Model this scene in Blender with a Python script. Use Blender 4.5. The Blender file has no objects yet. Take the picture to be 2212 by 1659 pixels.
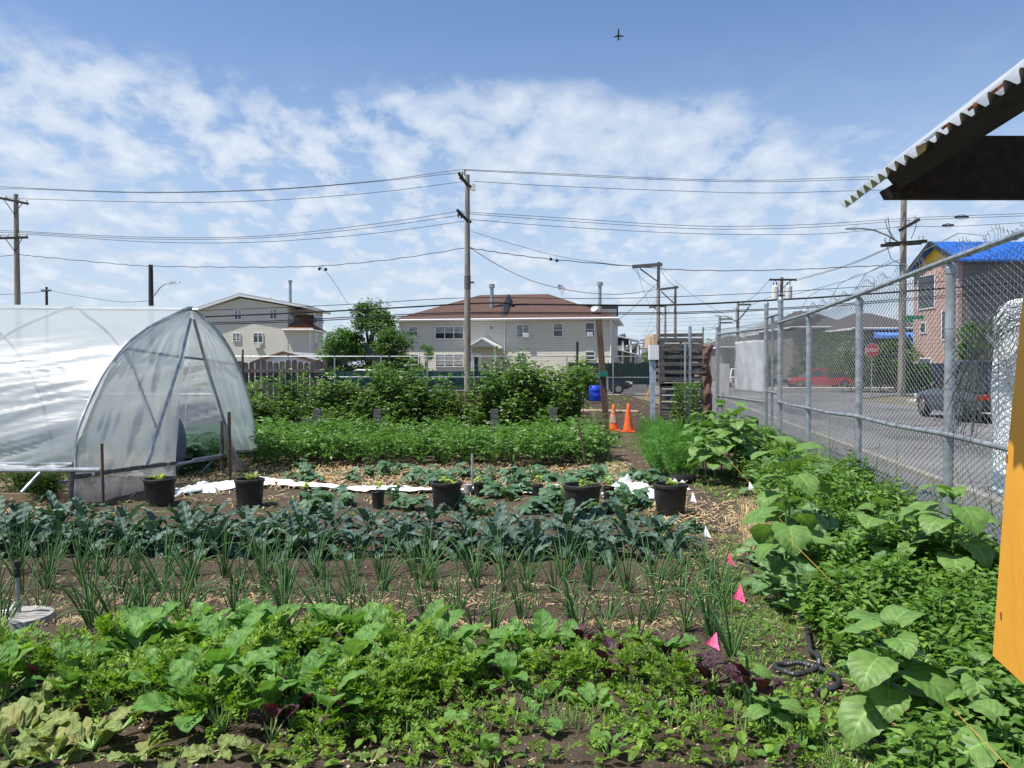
import bpy, math, random
from math import sin, cos, pi, radians, sqrt, atan2
from mathutils import Vector, Matrix, noise
random.seed(7)
sc = bpy.context.scene
COL = sc.collection
PIT = radians(1.32); EYE = 1.7
def ray(x, y):
    dx = (x-1106)/1720.0; dv = (829.5-y)/1720.0
    return dx, cos(PIT)+dv*sin(PIT), -sin(PIT)+dv*cos(PIT)
def W(x, y, Y):
    a, b, c = ray(x, y); t = Y/b
    return Vector((a*t, Y, EYE+c*t))
def G(x, y, z=0.0):
    a, b, c = ray(x, y); t = (z-EYE)/c
    return Vector((a*t, b*t, z))
def XW(x, Y): return W(x, 790, Y).x
R = random.random
def U(a, b): return a+(b-a)*R()

# ------------------------------------------------------------------ mesh builder
class MB:
    def __init__(s): s.v=[]; s.f=[]; s.m=[]; s.cm=0; s.uv={}
    def vert(s, p): s.v.append((p[0],p[1],p[2])); return len(s.v)-1
    def face(s, *i): s.f.append(i); s.m.append(s.cm)
    def quad(s, a, b, c, d):
        n=len(s.v); s.v += [tuple(a),tuple(b),tuple(c),tuple(d)]; s.face(n,n+1,n+2,n+3)
    def tri(s, a, b, c):
        n=len(s.v); s.v += [tuple(a),tuple(b),tuple(c)]; s.face(n,n+1,n+2)
    def hexa(s, P):
        n=len(s.v); s.v += [tuple(p) for p in P]
        for q in ((0,3,2,1),(4,5,6,7),(0,1,5,4),(1,2,6,5),(2,3,7,6),(3,0,4,7)): s.face(*[n+k for k in q])
    def box(s, x0,x1,y0,y1,z0,z1):
        s.hexa([(x0,y0,z0),(x1,y0,z0),(x1,y1,z0),(x0,y1,z0),(x0,y0,z1),(x1,y0,z1),(x1,y1,z1),(x0,y1,z1)])
    def beam(s, a, b, w, h, up=(0,0,1)):
        a=Vector(a); b=Vector(b); d=(b-a).normalized(); u=Vector(up)
        sd=d.cross(u)
        if sd.length<1e-4: sd=d.cross(Vector((0,1,0)))
        sd.normalize(); u=sd.cross(d); sd*=w/2; u*=h/2
        s.hexa([a-sd-u,b-sd-u,b+sd-u,a+sd-u,a-sd+u,b-sd+u,b+sd+u,a+sd+u])
    def tube(s, pts, r, n=6, cap=True):
        pts=[Vector(p) for p in pts]; k=len(pts)
        if not hasattr(r,'__len__'): r=[r]*k
        d0=(pts[1]-pts[0]).normalized()
        a=d0.orthogonal().normalized(); rings=[]
        for i,p in enumerate(pts):
            d=(pts[min(i+1,k-1)]-pts[max(i-1,0)])
            if d.length<1e-9: d=d0
            d=d.normalized(); a=(a-d*a.dot(d))
            if a.length<1e-5: a=d.orthogonal()
            a.normalize(); b=d.cross(a); st=len(s.v)
            for j in range(n):
                t=2*pi*j/n; q=p+(a*cos(t)+b*sin(t))*r[i]; s.v.append((q.x,q.y,q.z))
            rings.append(st)
        for i in range(k-1):
            A,B=rings[i],rings[i+1]
            for j in range(n): s.face(A+j,A+(j+1)%n,B+(j+1)%n,B+j)
        if cap and n>3:
            s.face(*[rings[0]+j for j in range(n-1,-1,-1)]); s.face(*[rings[-1]+j for j in range(n)])
    def lathe(s, prof, n=24, c=(0,0,0)):
        st=len(s.v)
        for r,z in prof:
            for j in range(n):
                t=2*pi*j/n; s.v.append((c[0]+r*cos(t),c[1]+r*sin(t),c[2]+z))
        for i in range(len(prof)-1):
            for j in range(n): s.face(st+i*n+j,st+i*n+(j+1)%n,st+(i+1)*n+(j+1)%n,st+(i+1)*n+j)
        s.face(*[st+j for j in range(n-1,-1,-1)]); e=st+(len(prof)-1)*n; s.face(*[e+j for j in range(n)])
    def sphere(s, c, rx, ry, rz, n=10, m=7):
        prof=[]; st=len(s.v)
        for i in range(m+1):
            ph=-pi/2+pi*i/m; 
            for j in range(n):
                t=2*pi*j/n; s.v.append((c[0]+rx*cos(ph)*cos(t),c[1]+ry*cos(ph)*sin(t),c[2]+rz*sin(ph)))
        for i in range(m):
            for j in range(n): s.face(st+i*n+j,st+i*n+(j+1)%n,st+(i+1)*n+(j+1)%n,st+(i+1)*n+j)
    def prism(s, pts, axis, d):            # polygon extruded by vector d
        n=len(pts); st=len(s.v); d=Vector(d)
        for p in pts: s.v.append(tuple(p))
        for p in pts: s.v.append(tuple(Vector(p)+d))
        s.face(*range(st,st+n)); s.face(*range(st+2*n-1,st+n-1,-1))
        for i in range(n): s.face(st+i,st+(i+1)%n,st+n+(i+1)%n,st+n+i)
    def data(s, name, mats, smooth=False):
        me=bpy.data.meshes.new(name); me.from_pydata(s.v,[],s.f)
        if not isinstance(mats,(list,tuple)): mats=[mats]
        for m in mats: me.materials.append(m)
        if len(mats)>1: me.polygons.foreach_set('material_index', s.m)
        if s.uv:
            ul=me.uv_layers.new(name='UVMap'); g=s.uv.get; fl=[]
            for f in s.f:
                for i in f: fl.extend(g(i,(0,.5)))
            ul.data.foreach_set('uv',fl)
        if smooth: me.polygons.foreach_set('use_smooth',[True]*len(s.f))
        me.update(); return me
    def build(s, name, mats, parent=None, smooth=False, loc=None):
        o=bpy.data.objects.new(name, s.data(name,mats,smooth)); COL.objects.link(o)
        if parent: o.parent=parent
        if loc is not None: o.location=loc
        return o
def tag(o, label=None, cat=None, group=None, kind=None):
    if label: o['label']=label
    if cat: o['category']=cat
    if group: o['group']=group
    if kind: o['kind']=kind
    return o
def thing(name, loc, label, cat, group=None, rz=0, s=1):
    o=bpy.data.objects.new(name,None); COL.objects.link(o); o.location=loc; o.rotation_euler=(0,0,rz); o.scale=(s,s,s)
    o.empty_display_size=.1
    return tag(o,label,cat,group)
def inst(name, me, parent=None, loc=(0,0,0), rz=0, s=1):
    o=bpy.data.objects.new(name,me); COL.objects.link(o); o.location=loc; o.rotation_euler=(0,0,rz); o.scale=(s,s,s)
    if parent: o.parent=parent
    return o

# ------------------------------------------------------------------ materials
def nt(name):
    m=bpy.data.materials.new(name); m.use_nodes=True; n=m.node_tree; n.nodes.clear()
    out=n.nodes.new('ShaderNodeOutputMaterial'); return m,n,out
def N(n,t,**k):
    x=n.nodes.new(t)
    for a,b in k.items():
        if a.startswith('i_'): x.inputs[a[2:].replace('_',' ')].default_value=b
        else: setattr(x,a,b)
    return x
def c4(c): return (c[0],c[1],c[2],1)
def ramp(n, fac, stops):
    r=n.nodes.new('ShaderNodeValToRGB'); n.links.new(fac,r.inputs[0]); e=r.color_ramp.elements
    while len(e)<len(stops): e.new(.5)
    for el,(p,c) in zip(e,stops): el.position=p; el.color=c4(c)
    return r.outputs[0]
def M(name, col, rough=.7, metal=0, var=.2, scale=3, bump=0, bscale=40, spec=.4, col2=None, stretch=(1,1,1), detail=5):
    m,n,out=nt(name); L=n.links.new
    tc=N(n,'ShaderNodeTexCoord'); mp=N(n,'ShaderNodeMapping'); mp.inputs['Scale'].default_value=stretch; L(tc.outputs['Object'],mp.inputs[0])
    nz=N(n,'ShaderNodeTexNoise'); nz.inputs['Scale'].default_value=scale; nz.inputs['Detail'].default_value=detail; L(mp.outputs[0],nz.inputs[0])
    a=tuple(max(0,x*(1-var)) for x in col); b=col2 or tuple(min(1,x*(1+var)) for x in col)
    cr=ramp(n,nz.outputs[0],[(.35,a),(.65,b)])
    p=N(n,'ShaderNodeBsdfPrincipled'); L(cr,p.inputs['Base Color']); p.inputs['Roughness'].default_value=rough; p.inputs['Metallic'].default_value=metal
    p.inputs['Specular IOR Level'].default_value=spec
    if bump:
        n2=N(n,'ShaderNodeTexNoise'); n2.inputs['Scale'].default_value=bscale; n2.inputs['Detail'].default_value=4; L(mp.outputs[0],n2.inputs[0])
        bp=N(n,'ShaderNodeBump'); bp.inputs['Strength'].default_value=bump; bp.inputs['Distance'].default_value=.02; L(n2.outputs[0],bp.inputs['Height']); L(bp.outputs[0],p.inputs['Normal'])
    L(p.outputs[0],out.inputs[0]); return m
def LEAF(name, c1, c2, c3=None, trans=.3, rough=.5, bump=0, bscale=120, tcol=None, spec=.35, vein=0, lat=7):
    m,n,out=nt(name); L=n.links.new
    g=N(n,'ShaderNodeNewGeometry'); oi=N(n,'ShaderNodeObjectInfo')
    ad=N(n,'ShaderNodeMath',operation='MULTIPLY_ADD'); L(g.outputs['Random Per Island'],ad.inputs[0]); ad.inputs[1].default_value=.75
    mu=N(n,'ShaderNodeMath',operation='MULTIPLY'); L(oi.outputs['Random'],mu.inputs[0]); mu.inputs[1].default_value=.25; L(mu.outputs[0],ad.inputs[2])
    stops=[(0,c1),(.8,c2)] if not c3 else [(0,c1),(.6,c2),(.97,c3)]
    cr=ramp(n,ad.outputs[0],stops)
    tc=N(n,'ShaderNodeTexCoord'); nz=N(n,'ShaderNodeTexNoise'); nz.inputs['Scale'].default_value=22; L(tc.outputs['Object'],nz.inputs[0])
    mr=N(n,'ShaderNodeMapRange'); L(nz.outputs[0],mr.inputs[0]); mr.inputs[1].default_value=.3; mr.inputs[2].default_value=.7; mr.inputs[3].default_value=.8; mr.inputs[4].default_value=1.2
    vm=N(n,'ShaderNodeVectorMath',operation='SCALE'); L(cr,vm.inputs[0]); L(mr.outputs[0],vm.inputs['Scale'])
    if vein:
        def mt_(op,a_,b_=None):
            x=N(n,'ShaderNodeMath',operation=op)
            for k,q in enumerate((a_,b_)):
                if q is None: continue
                if isinstance(q,(int,float)): x.inputs[k].default_value=q
                else: L(q,x.inputs[k])
            return x.outputs[0]
        sp=N(n,'ShaderNodeSeparateXYZ'); L(tc.outputs['UV'],sp.inputs[0]); au=mt_('ABSOLUTE',sp.outputs[0])
        mid=mt_('LESS_THAN',au,.055); fr=mt_('FRACT',mt_('SUBTRACT',mt_('MULTIPLY',sp.outputs[1],lat),mt_('MULTIPLY',au,1.9)))
        ed_=mt_('ABSOLUTE',mt_('SUBTRACT',fr,.5)); la=mt_('LESS_THAN',ed_,.045); la=mt_('MULTIPLY',la,.6); msk=mt_('MAXIMUM',mid,la)
        bl=mt_('MULTIPLY',ed_,1.0)
        gn=mt_('MULTIPLY_ADD',msk,vein); gn.node.inputs[2].default_value=1.0
        vm2=N(n,'ShaderNodeVectorMath',operation='SCALE'); L(vm.outputs[0],vm2.inputs[0]); L(gn,vm2.inputs['Scale']); vm=vm2
    p=N(n,'ShaderNodeBsdfPrincipled'); L(vm.outputs[0],p.inputs['Base Color']); p.inputs['Roughness'].default_value=rough; p.inputs['Specular IOR Level'].default_value=spec
    if vein:
        bp=N(n,'ShaderNodeBump'); bp.inputs['Strength'].default_value=.55; bp.inputs['Distance'].default_value=.008; L(bl,bp.inputs['Height']); L(bp.outputs[0],p.inputs['Normal'])
    if bump and not vein:
        n2=N(n,'ShaderNodeTexNoise'); n2.inputs['Scale'].default_value=bscale; n2.inputs['Detail'].default_value=2; L(tc.outputs['Object'],n2.inputs[0])
        bp=N(n,'ShaderNodeBump'); bp.inputs['Strength'].default_value=bump; bp.inputs['Distance'].default_value=.01; L(n2.outputs[0],bp.inputs['Height']); L(bp.outputs[0],p.inputs['Normal'])
    t=N(n,'ShaderNodeBsdfTranslucent')
    tm=N(n,'ShaderNodeVectorMath',operation='MULTIPLY'); L(vm.outputs[0],tm.inputs[0]); tm.inputs[1].default_value=tcol or (1.5,1.6,.7); L(tm.outputs[0],t.inputs[0])
    mx=N(n,'ShaderNodeMixShader'); mx.inputs[0].default_value=trans; L(p.outputs[0],mx.inputs[1]); L(t.outputs[0],mx.inputs[2]); L(mx.outputs[0],out.inputs[0]); return m
def SIDING(name, col, pitch=.2, var=.06):
    m,n,out=nt(name); L=n.links.new
    tc=N(n,'ShaderNodeTexCoord'); sx=N(n,'ShaderNodeSeparateXYZ'); L(tc.outputs['Object'],sx.inputs[0])
    mu=N(n,'ShaderNodeMath',operation='DIVIDE'); L(sx.outputs[2],mu.inputs[0]); mu.inputs[1].default_value=pitch
    fr=N(n,'ShaderNodeMath',operation='FRACT'); L(mu.outputs[0],fr.inputs[0])
    cr=ramp(n,fr.outputs[0],[(.0,tuple(x*.45 for x in col)),(.14,col)])  # shadow line at each board lap, painted into the siding colour
    nz=N(n,'ShaderNodeTexNoise'); nz.inputs['Scale'].default_value=1.1; nz.inputs['Detail'].default_value=6; L(tc.outputs['Object'],nz.inputs[0])
    mr=N(n,'ShaderNodeMapRange'); L(nz.outputs[0],mr.inputs[0]); mr.inputs[3].default_value=1-var*2; mr.inputs[4].default_value=1+var*2
    vm=N(n,'ShaderNodeVectorMath',operation='SCALE'); L(cr,vm.inputs[0]); L(mr.outputs[0],vm.inputs['Scale'])
    p=N(n,'ShaderNodeBsdfPrincipled'); L(vm.outputs[0],p.inputs['Base Color']); p.inputs['Roughness'].default_value=.6
    inv=N(n,'ShaderNodeMath',operation='SUBTRACT'); inv.inputs[0].default_value=1; L(fr.outputs[0],inv.inputs[1])
    bp=N(n,'ShaderNodeBump'); bp.inputs['Strength'].default_value=.6; bp.inputs['Distance'].default_value=.03; L(inv.outputs[0],bp.inputs['Height']); L(bp.outputs[0],p.inputs['Normal'])
    L(p.outputs[0],out.inputs[0]); return m
def SHINGLE(name, c1, c2, sc_=3):
    m,n,out=nt(name); L=n.links.new
    tc=N(n,'ShaderNodeTexCoord'); b=N(n,'ShaderNodeTexBrick'); b.inputs['Scale'].default_value=sc_; b.inputs['Color1'].default_value=c4(c1); b.inputs['Color2'].default_value=c4(c2); b.inputs['Mortar'].default_value=c4(tuple(x*.5 for x in c1)); b.inputs['Mortar Size'].default_value=.012
    L(tc.outputs['Object'],b.inputs[0])
    nz=N(n,'ShaderNodeTexNoise'); nz.inputs['Scale'].default_value=6; nz.inputs['Detail'].default_value=8; L(tc.outputs['Object'],nz.inputs[0])
    mr=N(n,'ShaderNodeMapRange'); L(nz.outputs[0],mr.inputs[0]); mr.inputs[3].default_value=.55; mr.inputs[4].default_value=1.45
    vm=N(n,'ShaderNodeVectorMath',operation='SCALE'); L(b.outputs[0],vm.inputs[0]); L(mr.outputs[0],vm.inputs['Scale'])
    p=N(n,'ShaderNodeBsdfPrincipled'); L(vm.outputs[0],p.inputs['Base Color']); p.inputs['Roughness'].default_value=.9
    L(p.outputs[0],out.inputs[0]); return m
def FILM(name, transp=.3, col=(.78,.82,.84), fres=.7, bump=.5, sc_=3, stretch=(1,1,1), gloss=.25, rough=.22, tl=.5):
    m,n,out=nt(name); L=n.links.new
    tc=N(n,'ShaderNodeTexCoord'); mp=N(n,'ShaderNodeMapping'); mp.inputs['Scale'].default_value=stretch; L(tc.outputs['Object'],mp.inputs[0])
    nz=N(n,'ShaderNodeTexNoise'); nz.inputs['Scale'].default_value=sc_; nz.inputs['Detail'].default_value=4; nz.inputs['Distortion'].default_value=.6; L(mp.outputs[0],nz.inputs[0])
    n3=N(n,'ShaderNodeTexNoise'); n3.inputs['Scale'].default_value=1.3; n3.inputs['Detail'].default_value=6; L(tc.outputs['Object'],n3.inputs[0])
    bp=N(n,'ShaderNodeBump'); bp.inputs['Strength'].default_value=bump; bp.inputs['Distance'].default_value=.06; L(nz.outputs[0],bp.inputs['Height'])
    d=N(n,'ShaderNodeBsdfDiffuse'); d.inputs[0].default_value=c4(col); L(bp.outputs[0],d.inputs['Normal'])
    t=N(n,'ShaderNodeBsdfTranslucent'); t.inputs[0].default_value=c4(col); L(bp.outputs[0],t.inputs['Normal'])
    m1=N(n,'ShaderNodeMixShader'); m1.inputs[0].default_value=tl; L(d.outputs[0],m1.inputs[1]); L(t.outputs[0],m1.inputs[2])
    tr=N(n,'ShaderNodeBsdfTransparent'); tr.inputs[0].default_value=(.92,.97,.95,1)
    mr=N(n,'ShaderNodeMapRange'); L(n3.outputs[0],mr.inputs[0]); mr.inputs[1].default_value=.3; mr.inputs[2].default_value=.7; mr.inputs[3].default_value=max(0,transp-.1); mr.inputs[4].default_value=transp+.1
    m2=N(n,'ShaderNodeMixShader'); L(mr.outputs[0],m2.inputs[0]); L(m1.outputs[0],m2.inputs[1]); L(tr.outputs[0],m2.inputs[2])
    g=N(n,'ShaderNodeBsdfGlossy'); g.inputs['Roughness'].default_value=rough; L(bp.outputs[0],g.inputs['Normal'])
    lw=N(n,'ShaderNodeFresnel'); lw.inputs[0].default_value=1.5
    fm=N(n,'ShaderNodeMath',operation='MULTIPLY_ADD'); L(lw.outputs[0],fm.inputs[0]); fm.inputs[1].default_value=fres; fm.inputs[2].default_value=gloss*.3
    m3=N(n,'ShaderNodeMixShader'); L(fm.outputs[0],m3.inputs[0]); L(m2.outputs[0],m3.inputs[1]); L(g.outputs[0],m3.inputs[2])
    L(m3.outputs[0],out.inputs[0]); return m
def GLASS(name, col=(.03,.035,.04)):
    return M(name,col,rough=.08,var=.5,scale=.8,spec=.8)

mt={}
mt['galv']=M('galvanised_steel',(.34,.37,.39),rough=.42,metal=.55,var=.25,scale=9,bump=.1)
mt['wire']=M('galvanised_wire',(.25,.265,.275),rough=.4,metal=.5,var=.25,scale=30)
mt['cable']=M('black_cable',(.012,.012,.014),rough=.8)
mt['thin']=M('grey_cable',(.05,.055,.06),rough=.6)
mt['polewood']=M('weathered_pole_wood',(.24,.215,.18),rough=.85,var=.3,scale=2,stretch=(6,6,.6),bump=.4)
mt['poledark']=M('creosoted_pole_wood',(.04,.036,.034),rough=.85,var=.3,scale=2,stretch=(6,6,.6))
mt['greywood']=M('grey_weathered_wood',(.10,.095,.088),rough=.9,var=.35,scale=4,stretch=(1,5,5),bump=.4,col2=(.175,.165,.155))
mt['fencewood']=M('dark_stockade_wood',(.07,.06,.055),rough=.9,var=.35,scale=3,stretch=(6,6,.8),bump=.4,col2=(.12,.105,.1))
mt['brownwood']=M('brown_post_wood',(.13,.08,.05),rough=.85,var=.35,scale=3,stretch=(8,8,.8),bump=.3)
mt['lumber']=M('pale_lumber',(.52,.38,.25),rough=.8,var=.2,scale=3,stretch=(1,8,8))
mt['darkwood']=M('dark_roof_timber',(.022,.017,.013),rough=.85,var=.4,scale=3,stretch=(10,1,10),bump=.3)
mt['roofing']=M('corrugated_galvanised_sheet',(.55,.58,.6),rough=.38,metal=.5,var=.15,scale=6,bump=.1,bscale=15)
mt['rust']=M('rust_patch',(.25,.09,.04),rough=.9,var=.4,scale=20)
mt['yellow']=M('yellow_painted_panel',(.78,.37,.045),rough=.55,var=.09,scale=2.5,bump=.2,bscale=30,stretch=(1,1,.25),detail=10)
mt['blackplastic']=M('black_plastic',(.011,.011,.012),rough=.5,var=.3,scale=5,spec=.4,col2=(.04,.036,.032),detail=9)
mt['hose']=M('corrugated_hose',(.03,.032,.036),rough=.45,var=.3,scale=12)
mt['white']=M('white_paint',(.75,.75,.74),rough=.5,var=.05)
mt['whitetrim']=M('white_vinyl_trim',(.7,.71,.72),rough=.45,var=.05)
mt['glass']=GLASS('window_glass')
mt['curtain']=M('window_blind',(.3,.3,.29),rough=.8,var=.25,scale=3)
mt['siding']=SIDING('beige_vinyl_siding',(.58,.54,.455),.21)
mt['siding2']=SIDING('cream_vinyl_siding',(.56,.53,.46),.2)
mt['sidinggrey']=SIDING('grey_siding',(.22,.215,.22),.25)
mt['sidingpink']=SIDING('pink_siding',(.42,.28,.235),.3,.12)
mt['sidingslate']=SIDING('slate_grey_shingle_siding',(.15,.13,.13),.35,.15)
mt['sidingtan']=SIDING('tan_siding',(.2,.175,.15),.3)
mt['roofbrown']=SHINGLE('red_brown_asphalt_shingles',(.10,.052,.038),(.07,.036,.028))
mt['roofrust']=SHINGLE('rusty_orange_shingles',(.24,.1,.045),(.14,.06,.035))
mt['roofgrey']=SHINGLE('grey_asphalt_shingles',(.3,.3,.3),(.24,.24,.25))
mt['roofdark']=SHINGLE('dark_asphalt_shingles',(.08,.075,.07),(.06,.055,.055))
mt['blueroof']=M('blue_standing_seam_metal',(.025,.11,.4),rough=.4,var=.15)
mt['blueawn']=M('blue_awning_cloth',(.1,.24,.65),rough=.6,var=.1)
mt['teal']=M('teal_green_cloth',(.01,.16,.12),rough=.7)
mt['yellowwall']=M('yellow_wall_paint',(.75,.48,.05),rough=.6,var=.05)
mt['blackmetal']=M('black_metal',(.02,.02,.022),rough=.5)
mt['acwhite']=M('air_conditioner_casing',(.62,.62,.6),rough=.5,var=.08)
mt['screen']=M('dark_green_privacy_slats',(.012,.032,.026),rough=.75,var=.35,scale=5,stretch=(12,12,.5))
mt['screen2']=M('teal_privacy_screen',(.015,.07,.06),rough=.6,var=.2,scale=2)
mt['concrete']=M('pale_concrete',(.42,.4,.36),rough=.9,var=.15,scale=2,bump=.2)
mt['kerb']=M('kerb_concrete',(.24,.225,.2),rough=.9,var=.2,scale=3)
mt['wallconc']=M('grey_block_wall',(.25,.24,.22),rough=.9,var=.15,scale=2)
mt['asphalt']=M('worn_asphalt',(.115,.115,.118),rough=.9,var=.2,scale=.6,bump=.25,bscale=60,detail=9)
def ROAD(name,c):
    m,n,out=nt(name); L=n.links.new; tc=N(n,'ShaderNodeTexCoord')
    def nn(s_,d): x=N(n,'ShaderNodeTexNoise'); x.inputs['Scale'].default_value=s_; x.inputs['Detail'].default_value=d; L(tc.outputs['Object'],x.inputs[0]); return x
    a=ramp(n,nn(.22,10).outputs[0],[(.35,tuple(x*.72 for x in c)),(.5,c),(.68,tuple(x*1.35 for x in c))])
    b=ramp(n,nn(45,3).outputs[0],[(.3,(.75,.75,.75)),(.7,(1.25,1.25,1.25))])
    v=N(n,'ShaderNodeTexVoronoi',feature='DISTANCE_TO_EDGE'); v.inputs['Scale'].default_value=.32; w_=N(n,'ShaderNodeVectorMath',operation='ADD'); L(tc.outputs['Object'],w_.inputs[0]); L(nn(1.2,6).outputs['Color'],w_.inputs[1]); L(w_.outputs[0],v.inputs[0])
    k=ramp(n,v.outputs['Distance'],[(.006,(.45,.45,.45)),(.016,(1,1,1))])
    m1=N(n,'ShaderNodeVectorMath',operation='MULTIPLY'); L(a,m1.inputs[0]); L(b,m1.inputs[1]); m2=N(n,'ShaderNodeVectorMath',operation='MULTIPLY'); L(m1.outputs[0],m2.inputs[0]); L(k,m2.inputs[1])
    p=N(n,'ShaderNodeBsdfPrincipled'); p.inputs['Roughness'].default_value=.9; L(m2.outputs[0],p.inputs['Base Color']); L(p.outputs[0],out.inputs[0]); return m
mt['asphalt2']=ROAD('street_asphalt',(.135,.132,.13))
mt['roadpaint']=M('road_marking_paint',(.6,.6,.58),rough=.7,var=.2,scale=4)
mt['orange']=M('faded_orange_rubber',(.72,.13,.025),rough=.55,var=.18,scale=9)
mt['orangegrey']=M('worn_reflective_band',(.42,.3,.2),rough=.6,var=.4,scale=14)
mt['blueplastic']=M('blue_plastic',(.01,.05,.5),rough=.4,var=.15)
mt['navy']=M('navy_sign_board',(.008,.02,.13),rough=.5)
mt['redplastic']=M('red_plastic',(.55,.03,.025),rough=.4)
mt['pink']=LEAF('fluorescent_pink_vinyl',(1,.16,.36),(1,.2,.42),trans=.4,tcol=(1,1,1))
mt['flagwhite']=M('white_vinyl_flag',(.8,.8,.82),rough=.5,var=.05)
mt['stopred']=M('stop_sign_red',(.45,.02,.03),rough=.45)
mt['carred']=M('red_car_paint',(.45,.015,.02),rough=.25,var=.05,spec=.6)
mt['cardark']=M('dark_car_paint',(.012,.014,.02),rough=.25,var=.05,spec=.6)
mt['cargrey']=M('grey_blue_car_paint',(.055,.07,.085),rough=.3,var=.05,spec=.6)
mt['carglass']=M('car_glass',(.02,.025,.03),rough=.06,var=.1,spec=.9)
mt['tyre']=M('tyre_rubber',(.015,.015,.016),rough=.85)
mt['rim']=M('alloy_rim',(.3,.3,.3),rough=.35,metal=.8)
mt['lampred']=M('tail_lamp_lens',(.4,.01,.01),rough=.2)
mt['lampwhite']=M('head_lamp_lens',(.6,.6,.6),rough=.15)
mt['cloth']=M('white_row_cover_fabric',(.82,.82,.84),rough=.8,var=.06,scale=5,bump=.3,bscale=18)
mt['tarp']=M('white_plastic_sheet',(.86,.88,.9),rough=.75,var=.05,scale=3,bump=.1,bscale=5)
mt['board']=M('white_board',(.78,.78,.79),rough=.5,var=.03)
mt['stone']=M('pale_pebble',(.4,.33,.24),rough=.8,var=.3)
mt['disc']=M('grey_concrete_disc',(.3,.285,.26),rough=.85,var=.2,scale=9,bump=.2)
mt['brick']=SHINGLE('brown_brick_stack',(.22,.12,.09),(.14,.08,.06),5)
mt['string']=M('orange_twine',(.6,.3,.07),rough=.8)
mt['strawm']=LEAF('dry_straw',(.36,.24,.12),(.62,.46,.26),(.72,.6,.4),trans=.15,rough=.7,tcol=(1,1,1))
mt['gablewall']=M('white_gable_board',(.66,.68,.72),rough=.6,var=.06)
mt['blackthing']=M('black_bin_liner',(.015,.015,.018),rough=.35,bump=.5,bscale=8)
mt['flower']=M('pale_lilac_petal',(.7,.6,.68),rough=.7)
mt['yflower']=M('yellow_orange_blossom',(.85,.45,.05),rough=.6)
mt['dish']=M('grey_dish_metal',(.5,.51,.52),rough=.45,metal=.2)
mt['plane']=M('airliner_skin',(.03,.035,.05),rough=.4)
# soil with pale specks
def SOIL(name,c1,c2,speck=True,sp=(.36,.31,.22)):
    m,n,out=nt(name); L=n.links.new
    tc=N(n,'ShaderNodeTexCoord')
    a=N(n,'ShaderNodeTexNoise'); a.inputs['Scale'].default_value=2.2; a.inputs['Detail'].default_value=10; a.inputs['Roughness'].default_value=.75; L(tc.outputs['Object'],a.inputs[0])
    cr=ramp(n,a.outputs[0],[(.3,c1),(.7,c2)])
    v=N(n,'ShaderNodeTexVoronoi'); v.inputs['Scale'].default_value=34; L(tc.outputs['Object'],v.inputs[0])
    st=N(n,'ShaderNodeMath',operation='LESS_THAN'); L(v.outputs['Distance'],st.inputs[0]); st.inputs[1].default_value=.17
    wn=N(n,'ShaderNodeSeparateXYZ'); L(v.outputs['Color'],wn.inputs[0]); gt=N(n,'ShaderNodeMath',operation='GREATER_THAN'); L(wn.outputs[0],gt.inputs[0]); gt.inputs[1].default_value=.62
    mu=N(n,'ShaderNodeMath',operation='MULTIPLY'); L(st.outputs[0],mu.inputs[0]); L(gt.outputs[0],mu.inputs[1])
    mx=N(n,'ShaderNodeMix',data_type='RGBA'); L(mu.outputs[0],mx.inputs[0]); L(cr,mx.inputs[6]); mx.inputs[7].default_value=c4(sp)
    p=N(n,'ShaderNodeBsdfPrincipled'); L(mx.outputs[2] if speck else cr,p.inputs['Base Color']); p.inputs['Roughness'].default_value=.95; p.inputs['Specular IOR Level'].default_value=.15
    b=N(n,'ShaderNodeTexNoise'); b.inputs['Scale'].default_value=26; b.inputs['Detail'].default_value=8; b.inputs['Roughness'].default_value=.7; L(tc.outputs['Object'],b.inputs[0])
    bp=N(n,'ShaderNodeBump'); bp.inputs['Strength'].default_value=1; bp.inputs['Distance'].default_value=.06; L(b.outputs[0],bp.inputs['Height']); L(bp.outputs[0],p.inputs['Normal'])
    L(p.outputs[0],out.inputs[0]); return m
mt['soil']=SOIL('garden_soil',(.068,.05,.036),(.165,.125,.092))
mt['soil2']=SOIL('bare_plot_soil',(.05,.033,.026),(.1,.068,.052))
mt['ground']=M('dry_grassy_ground',(.12,.12,.06),rough=.95,var=.3,scale=.3,detail=8,col2=(.2,.17,.11))

G1=LEAF
mt['kale']=G1('kale_leaf',(.03,.06,.042),(.056,.10,.072),(.115,.17,.13),trans=.12,vein=.8,lat=9,rough=.5,bump=.9,bscale=130,tcol=(1.1,1.8,.6))
mt['kalestem']=G1('kale_stem',(.10,.2,.12),(.16,.28,.17))
mt['scallion']=G1('scallion_blade',(.055,.14,.045),(.10,.21,.07),(.19,.30,.10),trans=.2,rough=.4)
mt['mizuna']=G1('frilly_mustard_leaf',(.08,.165,.02),(.17,.295,.033),(.29,.42,.055),trans=.38)
mt['broad']=G1('broad_mustard_leaf',(.07,.17,.04),(.12,.25,.055),(.22,.36,.12),trans=.3,vein=.3,lat=6,rough=.5,spec=.22,bump=.3,bscale=60)
mt['purple']=G1('purple_mustard_leaf',(.03,.013,.02),(.06,.024,.034),(.10,.045,.05),trans=.2,vein=.4,rough=.5,bump=.5,bscale=70,tcol=(1.5,.6,.5))
mt['palestem']=G1('pale_cut_stem',(.2,.34,.1),(.36,.5,.18))
mt['potato']=G1('potato_leaf',(.05,.13,.025),(.095,.205,.035),(.17,.3,.07),trans=.3,rough=.42)
mt['bramble']=G1('bramble_leaf',(.05,.11,.022),(.105,.20,.035),(.21,.31,.09),trans=.3,rough=.42)
mt['cane']=M('bramble_cane',(.1,.07,.04),rough=.8)
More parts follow.
